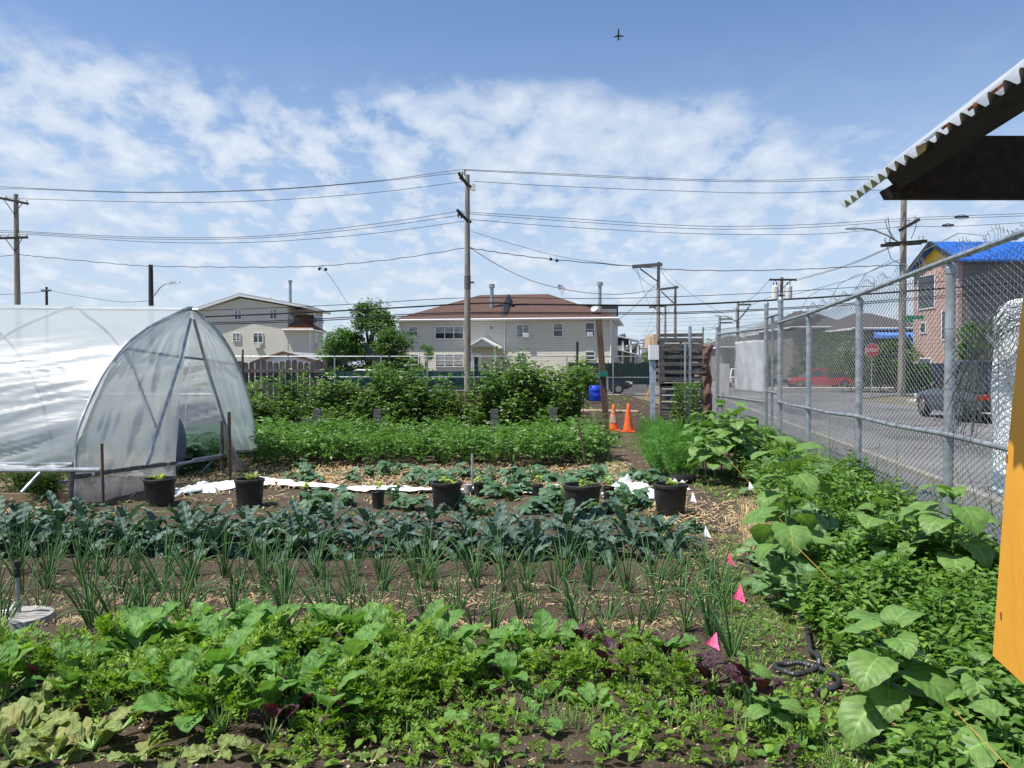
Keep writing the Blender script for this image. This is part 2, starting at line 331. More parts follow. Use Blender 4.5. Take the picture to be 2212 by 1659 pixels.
mt['squash']=G1('squash_leaf',(.05,.12,.055),(.10,.19,.105),(.24,.33,.24),trans=.25,rough=.5,bump=.3,bscale=40)
mt['sunfl']=G1('sunflower_leaf',(.07,.15,.035),(.105,.205,.045),(.15,.26,.07),trans=.25,vein=.45,lat=6,rough=.5,bump=.35,bscale=35)
mt['stem']=G1('green_stem',(.1,.24,.06),(.16,.3,.08))
mt['herb']=G1('herb_leaf',(.055,.135,.022),(.11,.22,.03),(.18,.31,.05),trans=.3,rough=.5)
mt['borage']=G1('borage_leaf',(.07,.15,.05),(.125,.23,.085),(.22,.33,.16),trans=.25,vein=.5,rough=.6,bump=.5,bscale=60)
mt['dill']=G1('dill_frond',(.06,.19,.03),(.11,.29,.045),(.16,.36,.07),trans=.35)
mt['weed']=G1('weed_leaf',(.07,.18,.03),(.14,.28,.05),(.24,.34,.10),trans=.3)
mt['grass']=G1('grass_blade',(.08,.17,.03),(.16,.26,.06),(.34,.33,.14),trans=.3)
mt['tree']=G1('tree_leaf',(.04,.09,.02),(.075,.15,.03),(.13,.21,.055),trans=.28,rough=.5)
mt['treelight']=G1('light_tree_leaf',(.06,.14,.03),(.10,.21,.04),trans=.3)
mt['bark']=M('tree_bark',(.09,.07,.05),rough=.9,var=.3,bump=.3)
mt['wilt']=G1('wilted_leaf',(.11,.15,.045),(.2,.26,.075),(.33,.27,.1),trans=.25,vein=.4,rough=.6,bump=.4,bscale=50)
mt['seedl']=G1('pale_seedling_leaf',(.2,.33,.05),(.42,.5,.12),trans=.4)

# ------------------------------------------------------------------ leaf shapes
def prof(kind,t):
    if kind=='oval': return sin(pi*min(1,t*.97+.03))**.8
    if kind=='heart': return sin(pi*min(1,(t+.2)/1.2))**.75*(1.12-.3*t)
    if kind=='strap': return min(1,t*5+.15)*min(1,(1-t)*4.5+.12)
    if kind=='spoon': return .12+ (0 if t<.35 else .88*sin(pi*min(1,(t-.35)/.65*.93+.06))**.6)
    if kind=='blade': return (1-t)**.6
    return 1
def leaf(mb, p, yaw, el, L, Wd, droop=.8, kind='oval', n=5, fold=.25, wav=0, roll=0, jag=0):
    p=Vector(p); st=len(mb.v); ds=L/n
    for i in range(n+1):
        t=i/n; e=el-droop*t
        d=Vector((cos(yaw)*cos(e),sin(yaw)*cos(e),sin(e)))
        s=Vector((-sin(yaw),cos(yaw),0)); u=s.cross(d)*-1 if False else d.cross(s)
        s2=s*cos(roll)+u*sin(roll); u2=u*cos(roll)-s*sin(roll)
        w=max(0.0,prof(kind,t))*Wd/2
        if jag: w*=1+jag*(1 if i%2 else -1)
        f=fold*w; wv=wav*Wd*(1 if i%2 else -1)
        b0=len(mb.v); mb.uv[b0]=(1,t); mb.uv[b0+1]=(0,t); mb.uv[b0+2]=(-1,t)
        for q in (p+s2*w-u2*(-f)+u2*wv, p, p-s2*w+u2*f-u2*wv): mb.v.append((q.x,q.y,q.z))
        p=p+d*ds
    for i in range(n):
        a=st+i*3; mb.face(a,a+1,a+4,a+3); mb.face(a+1,a+2,a+5,a+4)
def leaflet(mb, p, yaw, el, L, Wd, roll=0):
    d=Vector((cos(yaw)*cos(el),sin(yaw)*cos(el),sin(el))); s=Vector((-sin(yaw),cos(yaw),0)); u=d.cross(s)
    s2=s*cos(roll)+u*sin(roll); u2=u*cos(roll)-s*sin(roll)
    p=Vector(p); m=p+d*(L*.45); tip=p+d*L-u2*(L*.15); n=len(mb.v)
    for q in (p, m+s2*(Wd/2)+u2*Wd*.12, tip, m-s2*(Wd/2)+u2*Wd*.12): mb.v.append((q.x,q.y,q.z))
    mb.face(n,n+1,n+2); mb.face(n,n+2,n+3)
def compound(mb, p, yaw, el, L, ls, k=2):
    d=Vector((cos(yaw)*cos(el),sin(yaw)*cos(el),sin(el))); p=Vector(p)
    for i in range(k):
        q=p+d*L*(.35+.6*i/k)
        leaflet(mb,q,yaw+1.15,el-.15+U(-.3,.3),ls*.8,ls*.5,U(-.4,.4)); leaflet(mb,q,yaw-1.15,el-.15+U(-.3,.3),ls*.8,ls*.5,U(-.4,.4))
    leaflet(mb,p+d*L*.9,yaw,el-.3,ls*1.15,ls*.66,U(-.4,.4))
def frill(mb, p, yaw, el, L, Wd, droop=1.0, n=7):
    p=Vector(p); ds=L/n
    for i in range(n+1):
        t=i/n; e=el-droop*t
        d=Vector((cos(yaw)*cos(e),sin(yaw)*cos(e),sin(e))); s=Vector((-sin(yaw),cos(yaw),0)); u=d.cross(s)
        if t>.25:
            w=Wd*.5*sin(pi*min(1,(t-.2)/.85))**.6
            for sg in (-1,1):
                for k in range(3):
                    a=U(.2,1.3)*sg; ww=w*U(.6,1.15)
                    dd=(d*cos(a)*.8+s*sin(a)+u*U(-.3,.8)).normalized(); e2=dd.cross(u+s*U(-.5,.5))
                    if e2.length<.01: continue
                    e2.normalize(); b=p+d*U(-.5,.5)*ds; h=ww*.2
                    n0=len(mb.v)
                    for q in (b, b+dd*ww*.6+e2*h, b+dd*ww+u*U(-.2,.3)*ww, b+dd*ww*.6-e2*h): mb.v.append((q.x,q.y,q.z))
                    mb.face(n0,n0+1,n0+2,n0+3)
        p=p+d*ds
def lobed(mb, p, yaw, el, S, droop=.3, lobes=5, roll=0):
    """palmate squash-like leaf, disc of lobes round the petiole end"""
    d=Vector((cos(yaw)*cos(el),sin(yaw)*cos(el),sin(el))); s=Vector((-sin(yaw),cos(yaw),0)); u=d.cross(s)
    s2=s*cos(roll)+u*sin(roll); u2=u*cos(roll)-s*sin(roll)
    p=Vector(p); c=mb.vert(p); ring=[]; k=lobes*4
    for i in range(k+1):
        a=-2.75+5.5*i/k; r=S*(.78+.24*cos(a*.5))*(1 if i%4==2 else (.62 if i%4==0 else .86))*U(.92,1.08)
        q=p+d*cos(a)*r+s2*sin(a)*r-u2*(r*r/S*droop)+u2*U(-.06,.06)*S
        ring.append(mb.vert(q))
    for i in range(k): mb.face(c,ring[i],ring[i+1])
def heartleaf(mb, p, yaw, el, L, Wd, droop=.9, fold=.22, roll=0):
    """big cordate leaf as a finer grid"""
    p0=Vector(p); n=9; m=4; st=len(mb.v); pt=Vector(p); ds=L/n
    for i in range(n+1):
        t=i/n; e=el-droop*t
        d=Vector((cos(yaw)*cos(e),sin(yaw)*cos(e),sin(e))); s=Vector((-sin(yaw),cos(yaw),0)); u=d.cross(s)
        s2=s*cos(roll)+u*sin(roll); u2=u*cos(roll)-s*sin(roll)
        w=prof('heart',t)*Wd/2*(1+(.05 if i%2 else -.05))
        if i==n: w=Wd*.02
        back=d*(-.16*L*(1-t/.3)) if t<.3 else d*0
        for j in range(-m,m+1):
            a=j/m; q=pt+s2*(w*a)+back*abs(a)+u2*(fold*w*abs(a)*(1-.7*abs(a))*1.6)+u2*(sin(i*1.9+j*1.3)*.018*L*abs(a))
            mb.uv[len(mb.v)]=(a,t); mb.v.append((q.x,q.y,q.z))
        pt=pt+d*ds
    k=2*m+1
    for i in range(n):
        for j in range(k-1): a=st+i*k+j; mb.face(a,a+1,a+k+1,a+k)
# ================================================================== SETTING
def poly_sheet(name, pts, z, mat, th=0):
    mb=MB()
    if th: mb.prism([(x,y,z-th) for x,y in pts],None,(0,0,th))
    else: mb.v=[(x,y,z) for x,y in pts]; mb.face(*range(len(pts)))
    o=mb.build(name,mat); return tag(o,kind='structure')
poly_sheet('ground',[(-2500,-60),(2500,-60),(2500,3500),(-2500,3500)],-.06,mt['ground'])
FX=lambda y: 2.89+.1535*y                     # line of the near fence
def zsoil(x,y):
    z=.028*noise.noise(Vector((x*1.3,y*1.3,0)))+.022*noise.noise(Vector((x*5,y*5,3)))+.012*noise.noise(Vector((x*14,y*14,5)))
    if y<8: z+=.02*cos((y-5.0)*2*pi/.9)
    return z
def grid(name, x0,x1,y0,y1,dx,dy,zf,mat,clip=None):
    nx=int((x1-x0)/dx); ny=int((y1-y0)/dy); mb=MB()
    for j in range(ny+1):
        for i in range(nx+1):
            y=y0+j*dy; x=x0+i*dx; mb.v.append((x,y,zf(x,y)))
    for j in range(ny):
        for i in range(nx):
            if clip and not clip(x0+(i+.5)*dx,y0+(j+.5)*dy): continue
            a=j*(nx+1)+i; mb.face(a,a+1,a+nx+2,a+nx+1)
    return tag(mb.build(name,mat,smooth=True),kind='structure')
grid('garden_soil',-6,5.5,-1,9,.05,.05,zsoil,mt['soil'],lambda x,y:x<FX(y)+.15)
grid('garden_soil_behind',-12,6.5,9,20.9,.1,.1,zsoil,mt['soil'],lambda x,y:x<FX(y)+.15)
grid('bare_plot_soil',-14,6.6,20.9,46.5,.25,.25,lambda x,y:zsoil(x,y)*1.5+.01,mt['soil2'],lambda x,y:x<min(6.4,FX(y)))
A=lambda y,o: (FX(y)+o,y)
poly_sheet('road',[A(-20,1.75),A(46,1.75),(-70,46.6),(-70,57),(140,57),(140,46),(22,46),(17.5,41),(13.2,-20)],-.02,mt['asphalt2'])
poly_sheet('side_walk_strip',[A(-20,-.02),A(-20,1.5),A(44,1.5),A(44,-.02)],-.012,mt['asphalt'])
poly_sheet('kerb_near',[A(-20,1.5),A(-20,1.65),A(44,1.65),A(44,1.5)],.06,mt['kerb'],.12)
poly_sheet('pavement_corner',[(15.6,26),(18.6,37.5),(22.2,41.3),(60,41.3),(60,38.6),(24,38.6),(20,34),(17.2,24)],.09,mt['concrete'],.13)
poly_sheet('verge',[(17.3,24),(20.05,34),(24.0,38.55),(60,38.55),(60,24)],.02,mt['ground'])
poly_sheet('pavement_far',[(-70,46.7),(6.6,46.7),(6.6,49.8),(-70,49.8)],.0,mt['concrete'],.02)
poly_sheet('pavement_across',[(19,57.1),(120,57.1),(120,59.6),(19,59.6)],.1,mt['concrete'],.14)
poly_sheet('far_road',[(8.5,57.1),(18.6,57.1),(60,400),(45,400)],-.03,mt['asphalt2'])
poly_sheet('stop_line',[(8.4,43.6),(15.0,43.6),(15.0,44.05),(8.4,44.05)],-.014,mt['roadpaint'])
poly_sheet('crossing_line',[(8.6,45.6),(17.0,45.6),(17.0,45.85),(8.6,45.85)],-.014,mt['roadpaint'])
# orange utility marks on the strip
# ---- sky
w=bpy.data.worlds.new("World"); sc.world=w; w.use_nodes=True; n=w.node_tree; n.nodes.clear(); L=n.links.new
SUN_EL=radians(64); SUN_AZ=atan2(-.93,-.36)
sky=N(n,'ShaderNodeTexSky',sky_type='NISHITA'); sky.sun_disc=False; sky.sun_elevation=SUN_EL; sky.sun_rotation=SUN_AZ; sky.air_density=1.0; sky.dust_density=.6; sky.ozone_density=1.6
tc=N(n,'ShaderNodeTexCoord'); sx=N(n,'ShaderNodeSeparateXYZ'); L(tc.outputs['Generated'],sx.inputs[0])
def MT(op,a,b=None,c=None,clamp=False):
    x=N(n,'ShaderNodeMath',operation=op); x.use_clamp=clamp
    for k,q in enumerate((a,b,c)):
        if q is None: continue
        if isinstance(q,(int,float)): x.inputs[k].default_value=q
        else: L(q,x.inputs[k])
    return x.outputs[0]
zc=MT('MAXIMUM',sx.outputs[2],0.0); zz=MT('ADD',zc,.30)
px=MT('DIVIDE',sx.outputs[0],zz); py=MT('DIVIDE',sx.outputs[1],zz)
cb=N(n,'ShaderNodeCombineXYZ'); L(px,cb.inputs[0]); L(py,cb.inputs[1])
def nz(sc_,det,dist=0,rough=.55,off=(0,0,0),sc3=(1,1,1)):
    mp=N(n,'ShaderNodeMapping'); mp.inputs['Location'].default_value=off; mp.inputs['Scale'].default_value=sc3; L(cb.outputs[0],mp.inputs[0])
    x=N(n,'ShaderNodeTexNoise'); x.inputs['Scale'].default_value=sc_; x.inputs['Detail'].default_value=det; x.inputs['Distortion'].default_value=dist; x.inputs['Roughness'].default_value=rough; L(mp.outputs[0],x.inputs[0]); return x.outputs[0]
def SS(v,a,b,lo=0,hi=1):
    x=N(n,'ShaderNodeMapRange',interpolation_type='SMOOTHSTEP'); L(v,x.inputs[0]); x.inputs[1].default_value=a; x.inputs[2].default_value=b; x.inputs[3].default_value=lo; x.inputs[4].default_value=hi; return x.outputs[0]
big=nz(2.2,4,.3,.5,(3.1,1.7,0),(.5,.75,1)); puff=nz(13,6,.1,.56,(.4,0,0),(.85,.62,1)); wisp=nz(3.0,8,.8,.6,(7,2,0),(.6,.8,1))
z=sx.outputs[2]
# altocumulus bank: upper edge falls from left to right with a ragged border
edge=MT('MULTIPLY_ADD',sx.outputs[0],-.10,.34)
edge=MT('ADD',edge,MT('MULTIPLY',MT('SUBTRACT',big,.5),.22))
edge=MT('ADD',edge,MT('MULTIPLY',MT('SUBTRACT',wisp,.5),.22))
band=MT('SUBTRACT',edge,z); band=SS(band,-.01,.09)
th=MT('ADD',MT('MULTIPLY',puff,.72),MT('MULTIPLY',big,.28))
cl=SS(th,.355,.54); cl=MT('MULTIPLY',cl,band)
low=SS(z,.0,.42,.84,.0)
cl=MT('MAXIMUM',cl,MT('MULTIPLY',low,1.0))
wv=MT('MULTIPLY',SS(wisp,.45,.75,0,.35),SS(z,.1,.36,1,.0)); cl=MT('MAXIMUM',cl,wv)
cl=MT('MULTIPLY',cl,.9)
ccol=N(n,'ShaderNodeMix',data_type='RGBA'); L(SS(puff,.45,.75),ccol.inputs[0]); ccol.inputs[6].default_value=(5.1,6.0,7.3,1); ccol.inputs[7].default_value=(7.0,7.5,8.3,1)
tint=N(n,'ShaderNodeVectorMath',operation='MULTIPLY'); L(sky.outputs[0],tint.inputs[0]); tint.inputs[1].default_value=(1.05,1.155,1.31)
mx=N(n,'ShaderNodeMix',data_type='RGBA'); L(cl,mx.inputs[0]); L(tint.outputs[0],mx.inputs[6]); L(ccol.outputs[2],mx.inputs[7])
bg=N(n,'ShaderNodeBackground'); bg.inputs[1].default_value=.085; L(mx.outputs[2],bg.inputs[0]); wo=N(n,'ShaderNodeOutputWorld'); L(bg.outputs[0],wo.inputs[0])
# ---- sun, camera
sd=Vector((sin(SUN_AZ)*cos(SUN_EL),cos(SUN_AZ)*cos(SUN_EL),sin(SUN_EL)))
sl=bpy.data.lights.new('sun','SUN'); sl.energy=5.0; sl.angle=radians(.53); sl.color=(1,.95,.87)
so=bpy.data.objects.new('sun',sl); COL.objects.link(so); so.rotation_euler=(-sd).to_track_quat('-Z','Y').to_euler(); so.location=(-20,-10,30)
cam=bpy.data.cameras.new('camera'); cam.sensor_width=36; cam.lens=28; cam.clip_start=.05; cam.clip_end=6000
co=bpy.data.objects.new('camera',cam); COL.objects.link(co); co.location=(0,0,EYE); co.rotation_euler=(pi/2-PIT,0,0); sc.camera=co
sc.view_settings.view_transform='Standard'; sc.view_settings.look='None'; sc.view_settings.exposure=.5; sc.view_settings.gamma=1
sc.cycles.transparent_max_bounces=24; sc.cycles.max_bounces=8

# ================================================================== HOUSES
class Fac:
    def __init__(s,p0,ang): s.p=Vector(p0); s.a=ang; s.d=Vector((cos(ang),sin(ang),0)); s.n=Vector((sin(ang),-cos(ang),0))
    def hit(s,x,y,off=0):
        a,b,c=ray(x,y); r=Vector((a,b,c)); o=Vector((0,0,EYE)); p=s.p+s.n*off
        t=(p-o).dot(s.n)/r.dot(s.n); q=o+r*t
        return (q-s.p).dot(s.d), q.z
def window(par,u0,u1,z0,z1,v=0,cols=1,sash=True,ac=None,curtain=0,fr=.07):
    """window on the local plane y=v facing -y"""
    m=MB(); d=.07
    m.box(u0-fr,u1+fr,v-d,v+.02,z1,z1+fr); m.box(u0-fr,u1+fr,v-d-.02,v+.02,z0-fr,z0)
    m.box(u0-fr,u0,v-d,v+.02,z0,z1); m.box(u1,u1+fr,v-d,v+.02,z0,z1)
    for k in range(1,cols): 
        u=u0+(u1-u0)*k/cols; m.box(u-fr*.5,u+fr*.5,v-d+.01,v+.02,z0,z1)
    if sash: m.box(u0,u1,v-d+.02,v+.02,(z0+z1)/2-.025,(z0+z1)/2+.025)
    f=m.build('window',mt['whitetrim'],par)
    g=MB(); g.box(u0,u1,v-.03,v-.012,z0,z1); g.build('pane',mt['glass'],f)
    if curtain:
        g=MB(); g.box(u0,u1,v-.036,v-.032,z1-(z1-z0)*curtain,z1); g.build('blind',mt['curtain'],f)
    if ac:
        g=MB(); a,b,c,e=ac; g.box(a,b,v-.4,v-.07,c,e)
        for k in range(5): z=c+(e-c)*(.2+.13*k); g.box(a+.06,b-.06,v-.41,v-.4,z,z+.015)
        g.build('air_conditioner',mt['acwhite'],f)
    return f
def hiproof(par,u0,u1,v0,v1,z,h,mat,inset=None,over=.4,name='roof',th=.16,gut=True):
    a,b,c,d=u0-over,u1+over,v0-over,v1+over; i=inset or (d-c)/2; m=MB(); vm=(c+d)/2
    m.v=[(a,c,z),(b,c,z),(b,d,z),(a,d,z),(a+i,vm,z+h),(b-i,vm,z+h),(a,c,z-th),(b,c,z-th),(b,d,z-th),(a,d,z-th)]
    m.face(0,1,5,4); m.face(2,3,4,5); m.face(1,2,5); m.face(3,0,4)
    m.cm=1
    for p,q in ((0,1),(1,2),(2,3),(3,0)): m.face(p,p+6,q+6,q)
    m.face(6,9,8,7)
    r=m.build(name,[mat,mt['whitetrim']],par)
    if gut:
        g=MB(); g.tube([(a,c-.07,z-.05),(b,c-.07,z-.05)],.075,8); g.build('gutter',mt['whitetrim'],r)
    return r
def dish(par,p,az,r=.38,n='satellite_dish'):
    m=MB(); p=Vector(p); d=Vector((sin(az)*.8,-cos(az)*.8,.55)).normalized(); a=d.orthogonal().normalized(); b=d.cross(a)
    st=len(m.v)
    for k in range(4):
        q=k/3.0
        for j in range(14):
            t=2*pi*j/14; v=p+Vector((0,0,.6))+(a*cos(t)+b*sin(t))*r*(.05+.95*q)+d*(q*q*.12); m.v.append(tuple(v))
    for k in range(3):
        for j in range(14): m.face(st+k*14+j,st+k*14+(j+1)%14,st+(k+1)*14+(j+1)%14,st+(k+1)*14+j)
    m.tube([p,p+Vector((0,0,.6))],.03,6); m.tube([p+Vector((0,0,.35)),p+Vector((0,0,.6))+d*.45],.02,5); m.sphere(p+Vector((0,0,.6))+d*.45,.05,.05,.05,6,4)
    return m.build(n,mt['dish'],par)
# ---- central two storey house
p0=Vector((XW(862,69.4),69.4,0)); p1=Vector((XW(1322,66.2),66.2,0)); ang=atan2(p1.y-p0.y,p1.x-p0.x); F=Fac(p0,ang); wid=(p1-p0).length
H=thing('house',(p0.x,p0.y,0),'long beige two storey house with low red brown hipped roof behind the tall pole','house',rz=ang)
ev=5.55; dep=11
m=MB(); m.box(0,wid,0,dep,0,ev); m.build('wall',mt['siding'],H)
rh=hiproof(H,0,wid,0,dep,ev+.12,2.55,mt['roofbrown'],inset=6.6,over=.55)
def zz_(x0,x1,y0,y1):  # zoom3 coordinates
    q=lambda x,y:F.hit(806.5+.31246*x,576+.31246*y)
    a=q(x0,y1); b=q(x1,y0); return a[0],b[0],a[1],b[1]
a=zz_(248,306,419,478); window(H,*a,curtain=.4)
a=zz_(432,620,416,496); window(H,*a,cols=3,curtain=.45)
a=zz_(992,1076,402,484); u=zz_(1040,1078,458,488); window(H,*a,cols=2,sash=False,ac=u,curtain=.9)
a=zz_(1248,1306,396,480); window(H,*a,curtain=.3)
a=zz_(1468,1526,391,478); u=zz_(1478,1518,452,482); window(H,*a,ac=u)
a=zz_(252,310,610,675); window(H,*a)
a=zz_(434,620,609,688); window(H,*a,cols=3,curtain=.9)
a=zz_(1000,1042,598,655); window(H,*a,cols=2,sash=False)
a=zz_(1470,1530,590,640); window(H,*a,curtain=.2)
# portico
m=MB(); a=zz_(674,884,498,566); m.prism([(a[0],0,a[2]+.12),(a[1],0,a[2]+.12),((a[0]+a[1])/2,0,a[3]-.12)],None,(0,-1.5,0)); po=m.build('porch_gable',mt['siding'],H)
m=MB(); c=(a[0]+a[1])/2
for s_,e in ((-1,a[0]-.15),(1,a[1]+.15)): m.beam((e,-.8,a[2]),(c,-.8,a[3]),1.75,.14)
m.build('porch_roof',mt['whitetrim'],po)
for x in (a[0]+.3,a[1]-.3): m=MB(); m.box(x-.08,x+.08,-1.4,-1.25,0,a[2]+.1); m.build('porch_post',mt['whitetrim'],po)
d=zz_(684,736,620,760); m=MB(); m.box(d[0],d[1],-.06,0,.3,d[3]+.1); m.box(d[0]-.15,d[0],-.09,0,.3,d[3]+.25);m.box(d[1],d[1]+.15,-.09,0,.3,d[3]+.25);m.box(d[0],d[1],-.09,0,d[3]+.1,d[3]+.25)
dr=m.build('door',mt['whitetrim'],H); m=MB(); m.box(d[0]+.12,d[1]-.12,-.075,-.061,.9,d[3]-.05); m.build('pane',mt['glass'],dr)
# downpipes, vent, flue, black chimney chase
m=MB(); q=F.hit(806.5+.31246*908,700)[0]; m.tube([(q,-.08,ev),(q,-.08,.2)],.05,6); m.build('downpipe',mt['whitetrim'],H)
m=MB(); q=.15; m.tube([(q,-.5,ev),(q,-.08,ev-.4),(q,-.08,.2)],.06,6); m.build('downpipe',mt['whitetrim'],H)
m=MB(); q=wid-.1; m.tube([(q,-.5,ev),(q,-.08,ev-.4),(q,-.08,.2)],.06,6); m.build('downpipe',mt['whitetrim'],H)
m=MB(); q=zz_(808,826,414,432); m.box(q[0],q[1],-.04,0,q[2],q[3]); m.build('vent',mt['curtain'],H)
q=F.hit(806.5+.31246*819,640,-2.2); m=MB(); zr=ev+.12+2.2*.45
m.tube([(q[0],2.2,zr-.3),(q[0],2.2,zr+1.9)],.17,10); m.tube([(q[0],2.2,zr+1.9),(q[0],2.2,zr+2.2)],.27,10); m.build('flue_pipe',mt['galv'],H)
u0=F.hit(806.5+.31246*876,680,-1.5)[0]; u1=F.hit(806.5+.31246*935,640,-4.8)[0]
m=MB(); hh=lambda x,y,v:(F.hit(806.5+.31246*x,576+.31246*y,-v)[0],v,F.hit(806.5+.31246*x,576+.31246*y,-v)[1])
m.prism([hh(876,358,-.35),hh(920,358,-.35),hh(962,240,3.4),hh(945,196,3.6),hh(930,190,3.6),hh(895,262,1.6)],None,(0,.9,-.5))
m.build('chimney_chase',mt['blackmetal'],H)
m=MB(); q=F.hit(806.5+.31246*1566,640,-3)[0]; m.tube([(q,3.0,ev+.8),(q,3.0,ev+3.1)],.15,10); m.tube([(q,3.0,ev+3.1),(q,3.0,ev+3.4)],.26,10); m.build('flue_pipe',mt['galv'],H)
q=F.hit(806.5+.31246*1298,640,-5)[0]; dish(H,(q,5.4,ev+2.4),.9,.55)
q=F.hit(806.5+.31246*1532,675,-.2)[0]; dish(H,(q,.4,ev+.3),-.5,.36)
q=F.hit(806.5+.31246*146,732)[0]; dish(H,(q+.15,-.25,2.9),-.3,.35)
# ---- left three storey house
HY=75; X=lambda x:XW(x,HY); Z=lambda y:W(1106,y,HY).z
xo=X(432); H=thing('house',(xo,HY,0),'tall pale gabled house with rusty hipped side wing left of the leafy tree','house')
S=lambda x:X(x)-xo
zx=lambda x:461+.2604*x; zy=lambda y:576+.2604*y          # zoom2 coords -> P
uR=S(622); uL=-1.0; ap=S(521); zr=Z(668); za=Z(642); zeL=zr-.25; dp=9
m=MB(); u2=S(zx(745))
m.prism([(uL,0,0),(uR,0,0),(uR,0,Z(661)),(ap,0,za-.1),(uL,0,Z(677))],None,(0,dp,0))
m.box(uR-.5,uR+1.3,2.6,dp-.5,0,Z(664)); m.build('wall',mt['siding2'],H)
m=MB(); m.beam((uL-.6,dp/2,Z(680)),(ap,dp/2,Z(638.5)),dp+.9,.2); m.beam((ap,dp/2,Z(638.5)),(u2+.5,dp/2,Z(664)),dp+.9,.2); m.build('roof',mt['whitetrim'],H)
m=MB(); m.beam((uL-.6,dp/2,Z(680)+.15),(ap,dp/2,Z(638.5)+.15),dp+.7,.1); m.beam((ap,dp/2,Z(638.5)+.15),(u2+.4,dp/2,Z(664)+.15),dp+.7,.1); m.build('roof_covering',mt['roofgrey'],H)
def w2(a,b,c,d,**k): window(H,S(zx(a)),S(zx(b)),Z(zy(d)),Z(zy(c)),**k)
w2(183,235,362,437,cols=2,sash=False,curtain=.5); w2(476,528,355,431,cols=2,sash=False,curtain=.5)
w2(168,222,556,613,cols=2,sash=False,curtain=.8); w2(338,410,554,628,cols=2,sash=False,curtain=.3)
g=MB(); g.box(S(zx(350)),S(zx(400)),-.4,0,Z(zy(675)),Z(zy(646))); g.build('air_conditioner',mt['acwhite'],H)
# wing
v0=0.0; wu=S(zx(805)); ws=S(zx(612)); zt=Z(zy(524)); m=MB(); m.box(uR,wu,0.03,4.6,0,zt); wg=m.build('wing',mt['siding2'],H)
hiproof(H,uR,wu,0.0,4.6,zt+.05,1.5,mt['roofrust'],inset=2.3,over=.4,name='wing_roof')
# side windows facing right (+x)
def sidewin(uu,v0_,v1_,z0,z1):
    m=MB(); f=.07
    m.box(uu-.01,uu+.06,v0_-f,v1_+f,z1,z1+f); m.box(uu-.01,uu+.06,v0_-f,v1_+f,z0-f,z0); m.box(uu-.01,uu+.06,v0_-f,v0_,z0,z1); m.box(uu-.01,uu+.06,v1_,v1_+f,z0,z1); o=m.build('window',mt['whitetrim'],H)
    m=MB(); m.box(uu,uu+.03,v0_,v1_,z0,z1); m.build('pane',mt['glass'],o)
sidewin(uR+1.3,4.2,5.6,Z(zy(436)),Z(zy(362))); sidewin(wu,1.6,3.2,Z(zy(626))+.1,Z(zy(552)))
m=MB(); m.box(wu,wu+.35,2.0,2.7,Z(zy(670)),Z(zy(640))); m.build('air_conditioner',mt['acwhite'],H)
q=S(zx(568)); m=MB(); m.tube([(q,3,Z(655)-.6),(q,3,Z(602))],.15,8); m.tube([(q,3,Z(602)),(q,3,Z(598))],.22,8); m.build('flue_pipe',mt['galv'],H)
q=S(zx(452)); m=MB(); m.tube([(q,1,Z(652)-.5),(q,1,Z(640))],.05,6); m.build('vent_pipe',mt['galv'],H)
for a,b in ((768,.7),(832,1.0)): dish(H,(S(zx(a))-.3,3.5,zt+.5),b,.5)
dish(H,(S(zx(622)),.6,zt+.3),.3,.4)
m=MB(); m.tube([(wu+.02,-.1,zt),(wu+.02,-.1,.3)],.06,6); m.build('downpipe',mt['whitetrim'],H)
# ---- white garage gable
GY=56; xo=XW(562,GY); S2=lambda x:XW(x,GY)-xo; Z2=lambda y:W(1106,y,GY).z
H=thing('garage',(xo,GY,0),'low white gabled garage with grey roof in front of the tall pale house','garage')
a1=S2(614.5); e1=S2(680); zp=Z2(763); ze=Z2(779)
m=MB(); m.prism([(0,0,0),(e1,0,0),(e1,0,ze),(a1,0,zp),(0,0,ze)],None,(0,8,0)); m.build('wall',mt['gablewall'],H)
m=MB(); m.beam((-.4,4.0,ze-.12),(a1,4.0,zp+.06),8.6,.14); m.beam((a1,4.0,zp+.06),(e1+.4,4.0,ze-.12),8.6,.14); m.build('roof',mt['roofgrey'],H)
m=MB(); m.beam((-.45,-.33,ze-.14),(a1,-.33,zp+.04),.05,.2); m.beam((a1,-.33,zp+.04),(e1+.45,-.33,ze-.14),.05,.2); m.build('fascia',mt['brownwood'],H)
m=MB(); m.box(e1-1.8,e1-.2,-.05,0,0,2.0); m.build('door',mt['white'],H)
m=MB(); m.prism([(e1+.3,3,2.1),(e1+6.2,3,2.1),(e1+4.2,3,3.25),(e1+.3,3,3.25)],None,(0,6,0)); m.build('side_roof',mt['roofgrey'],H)
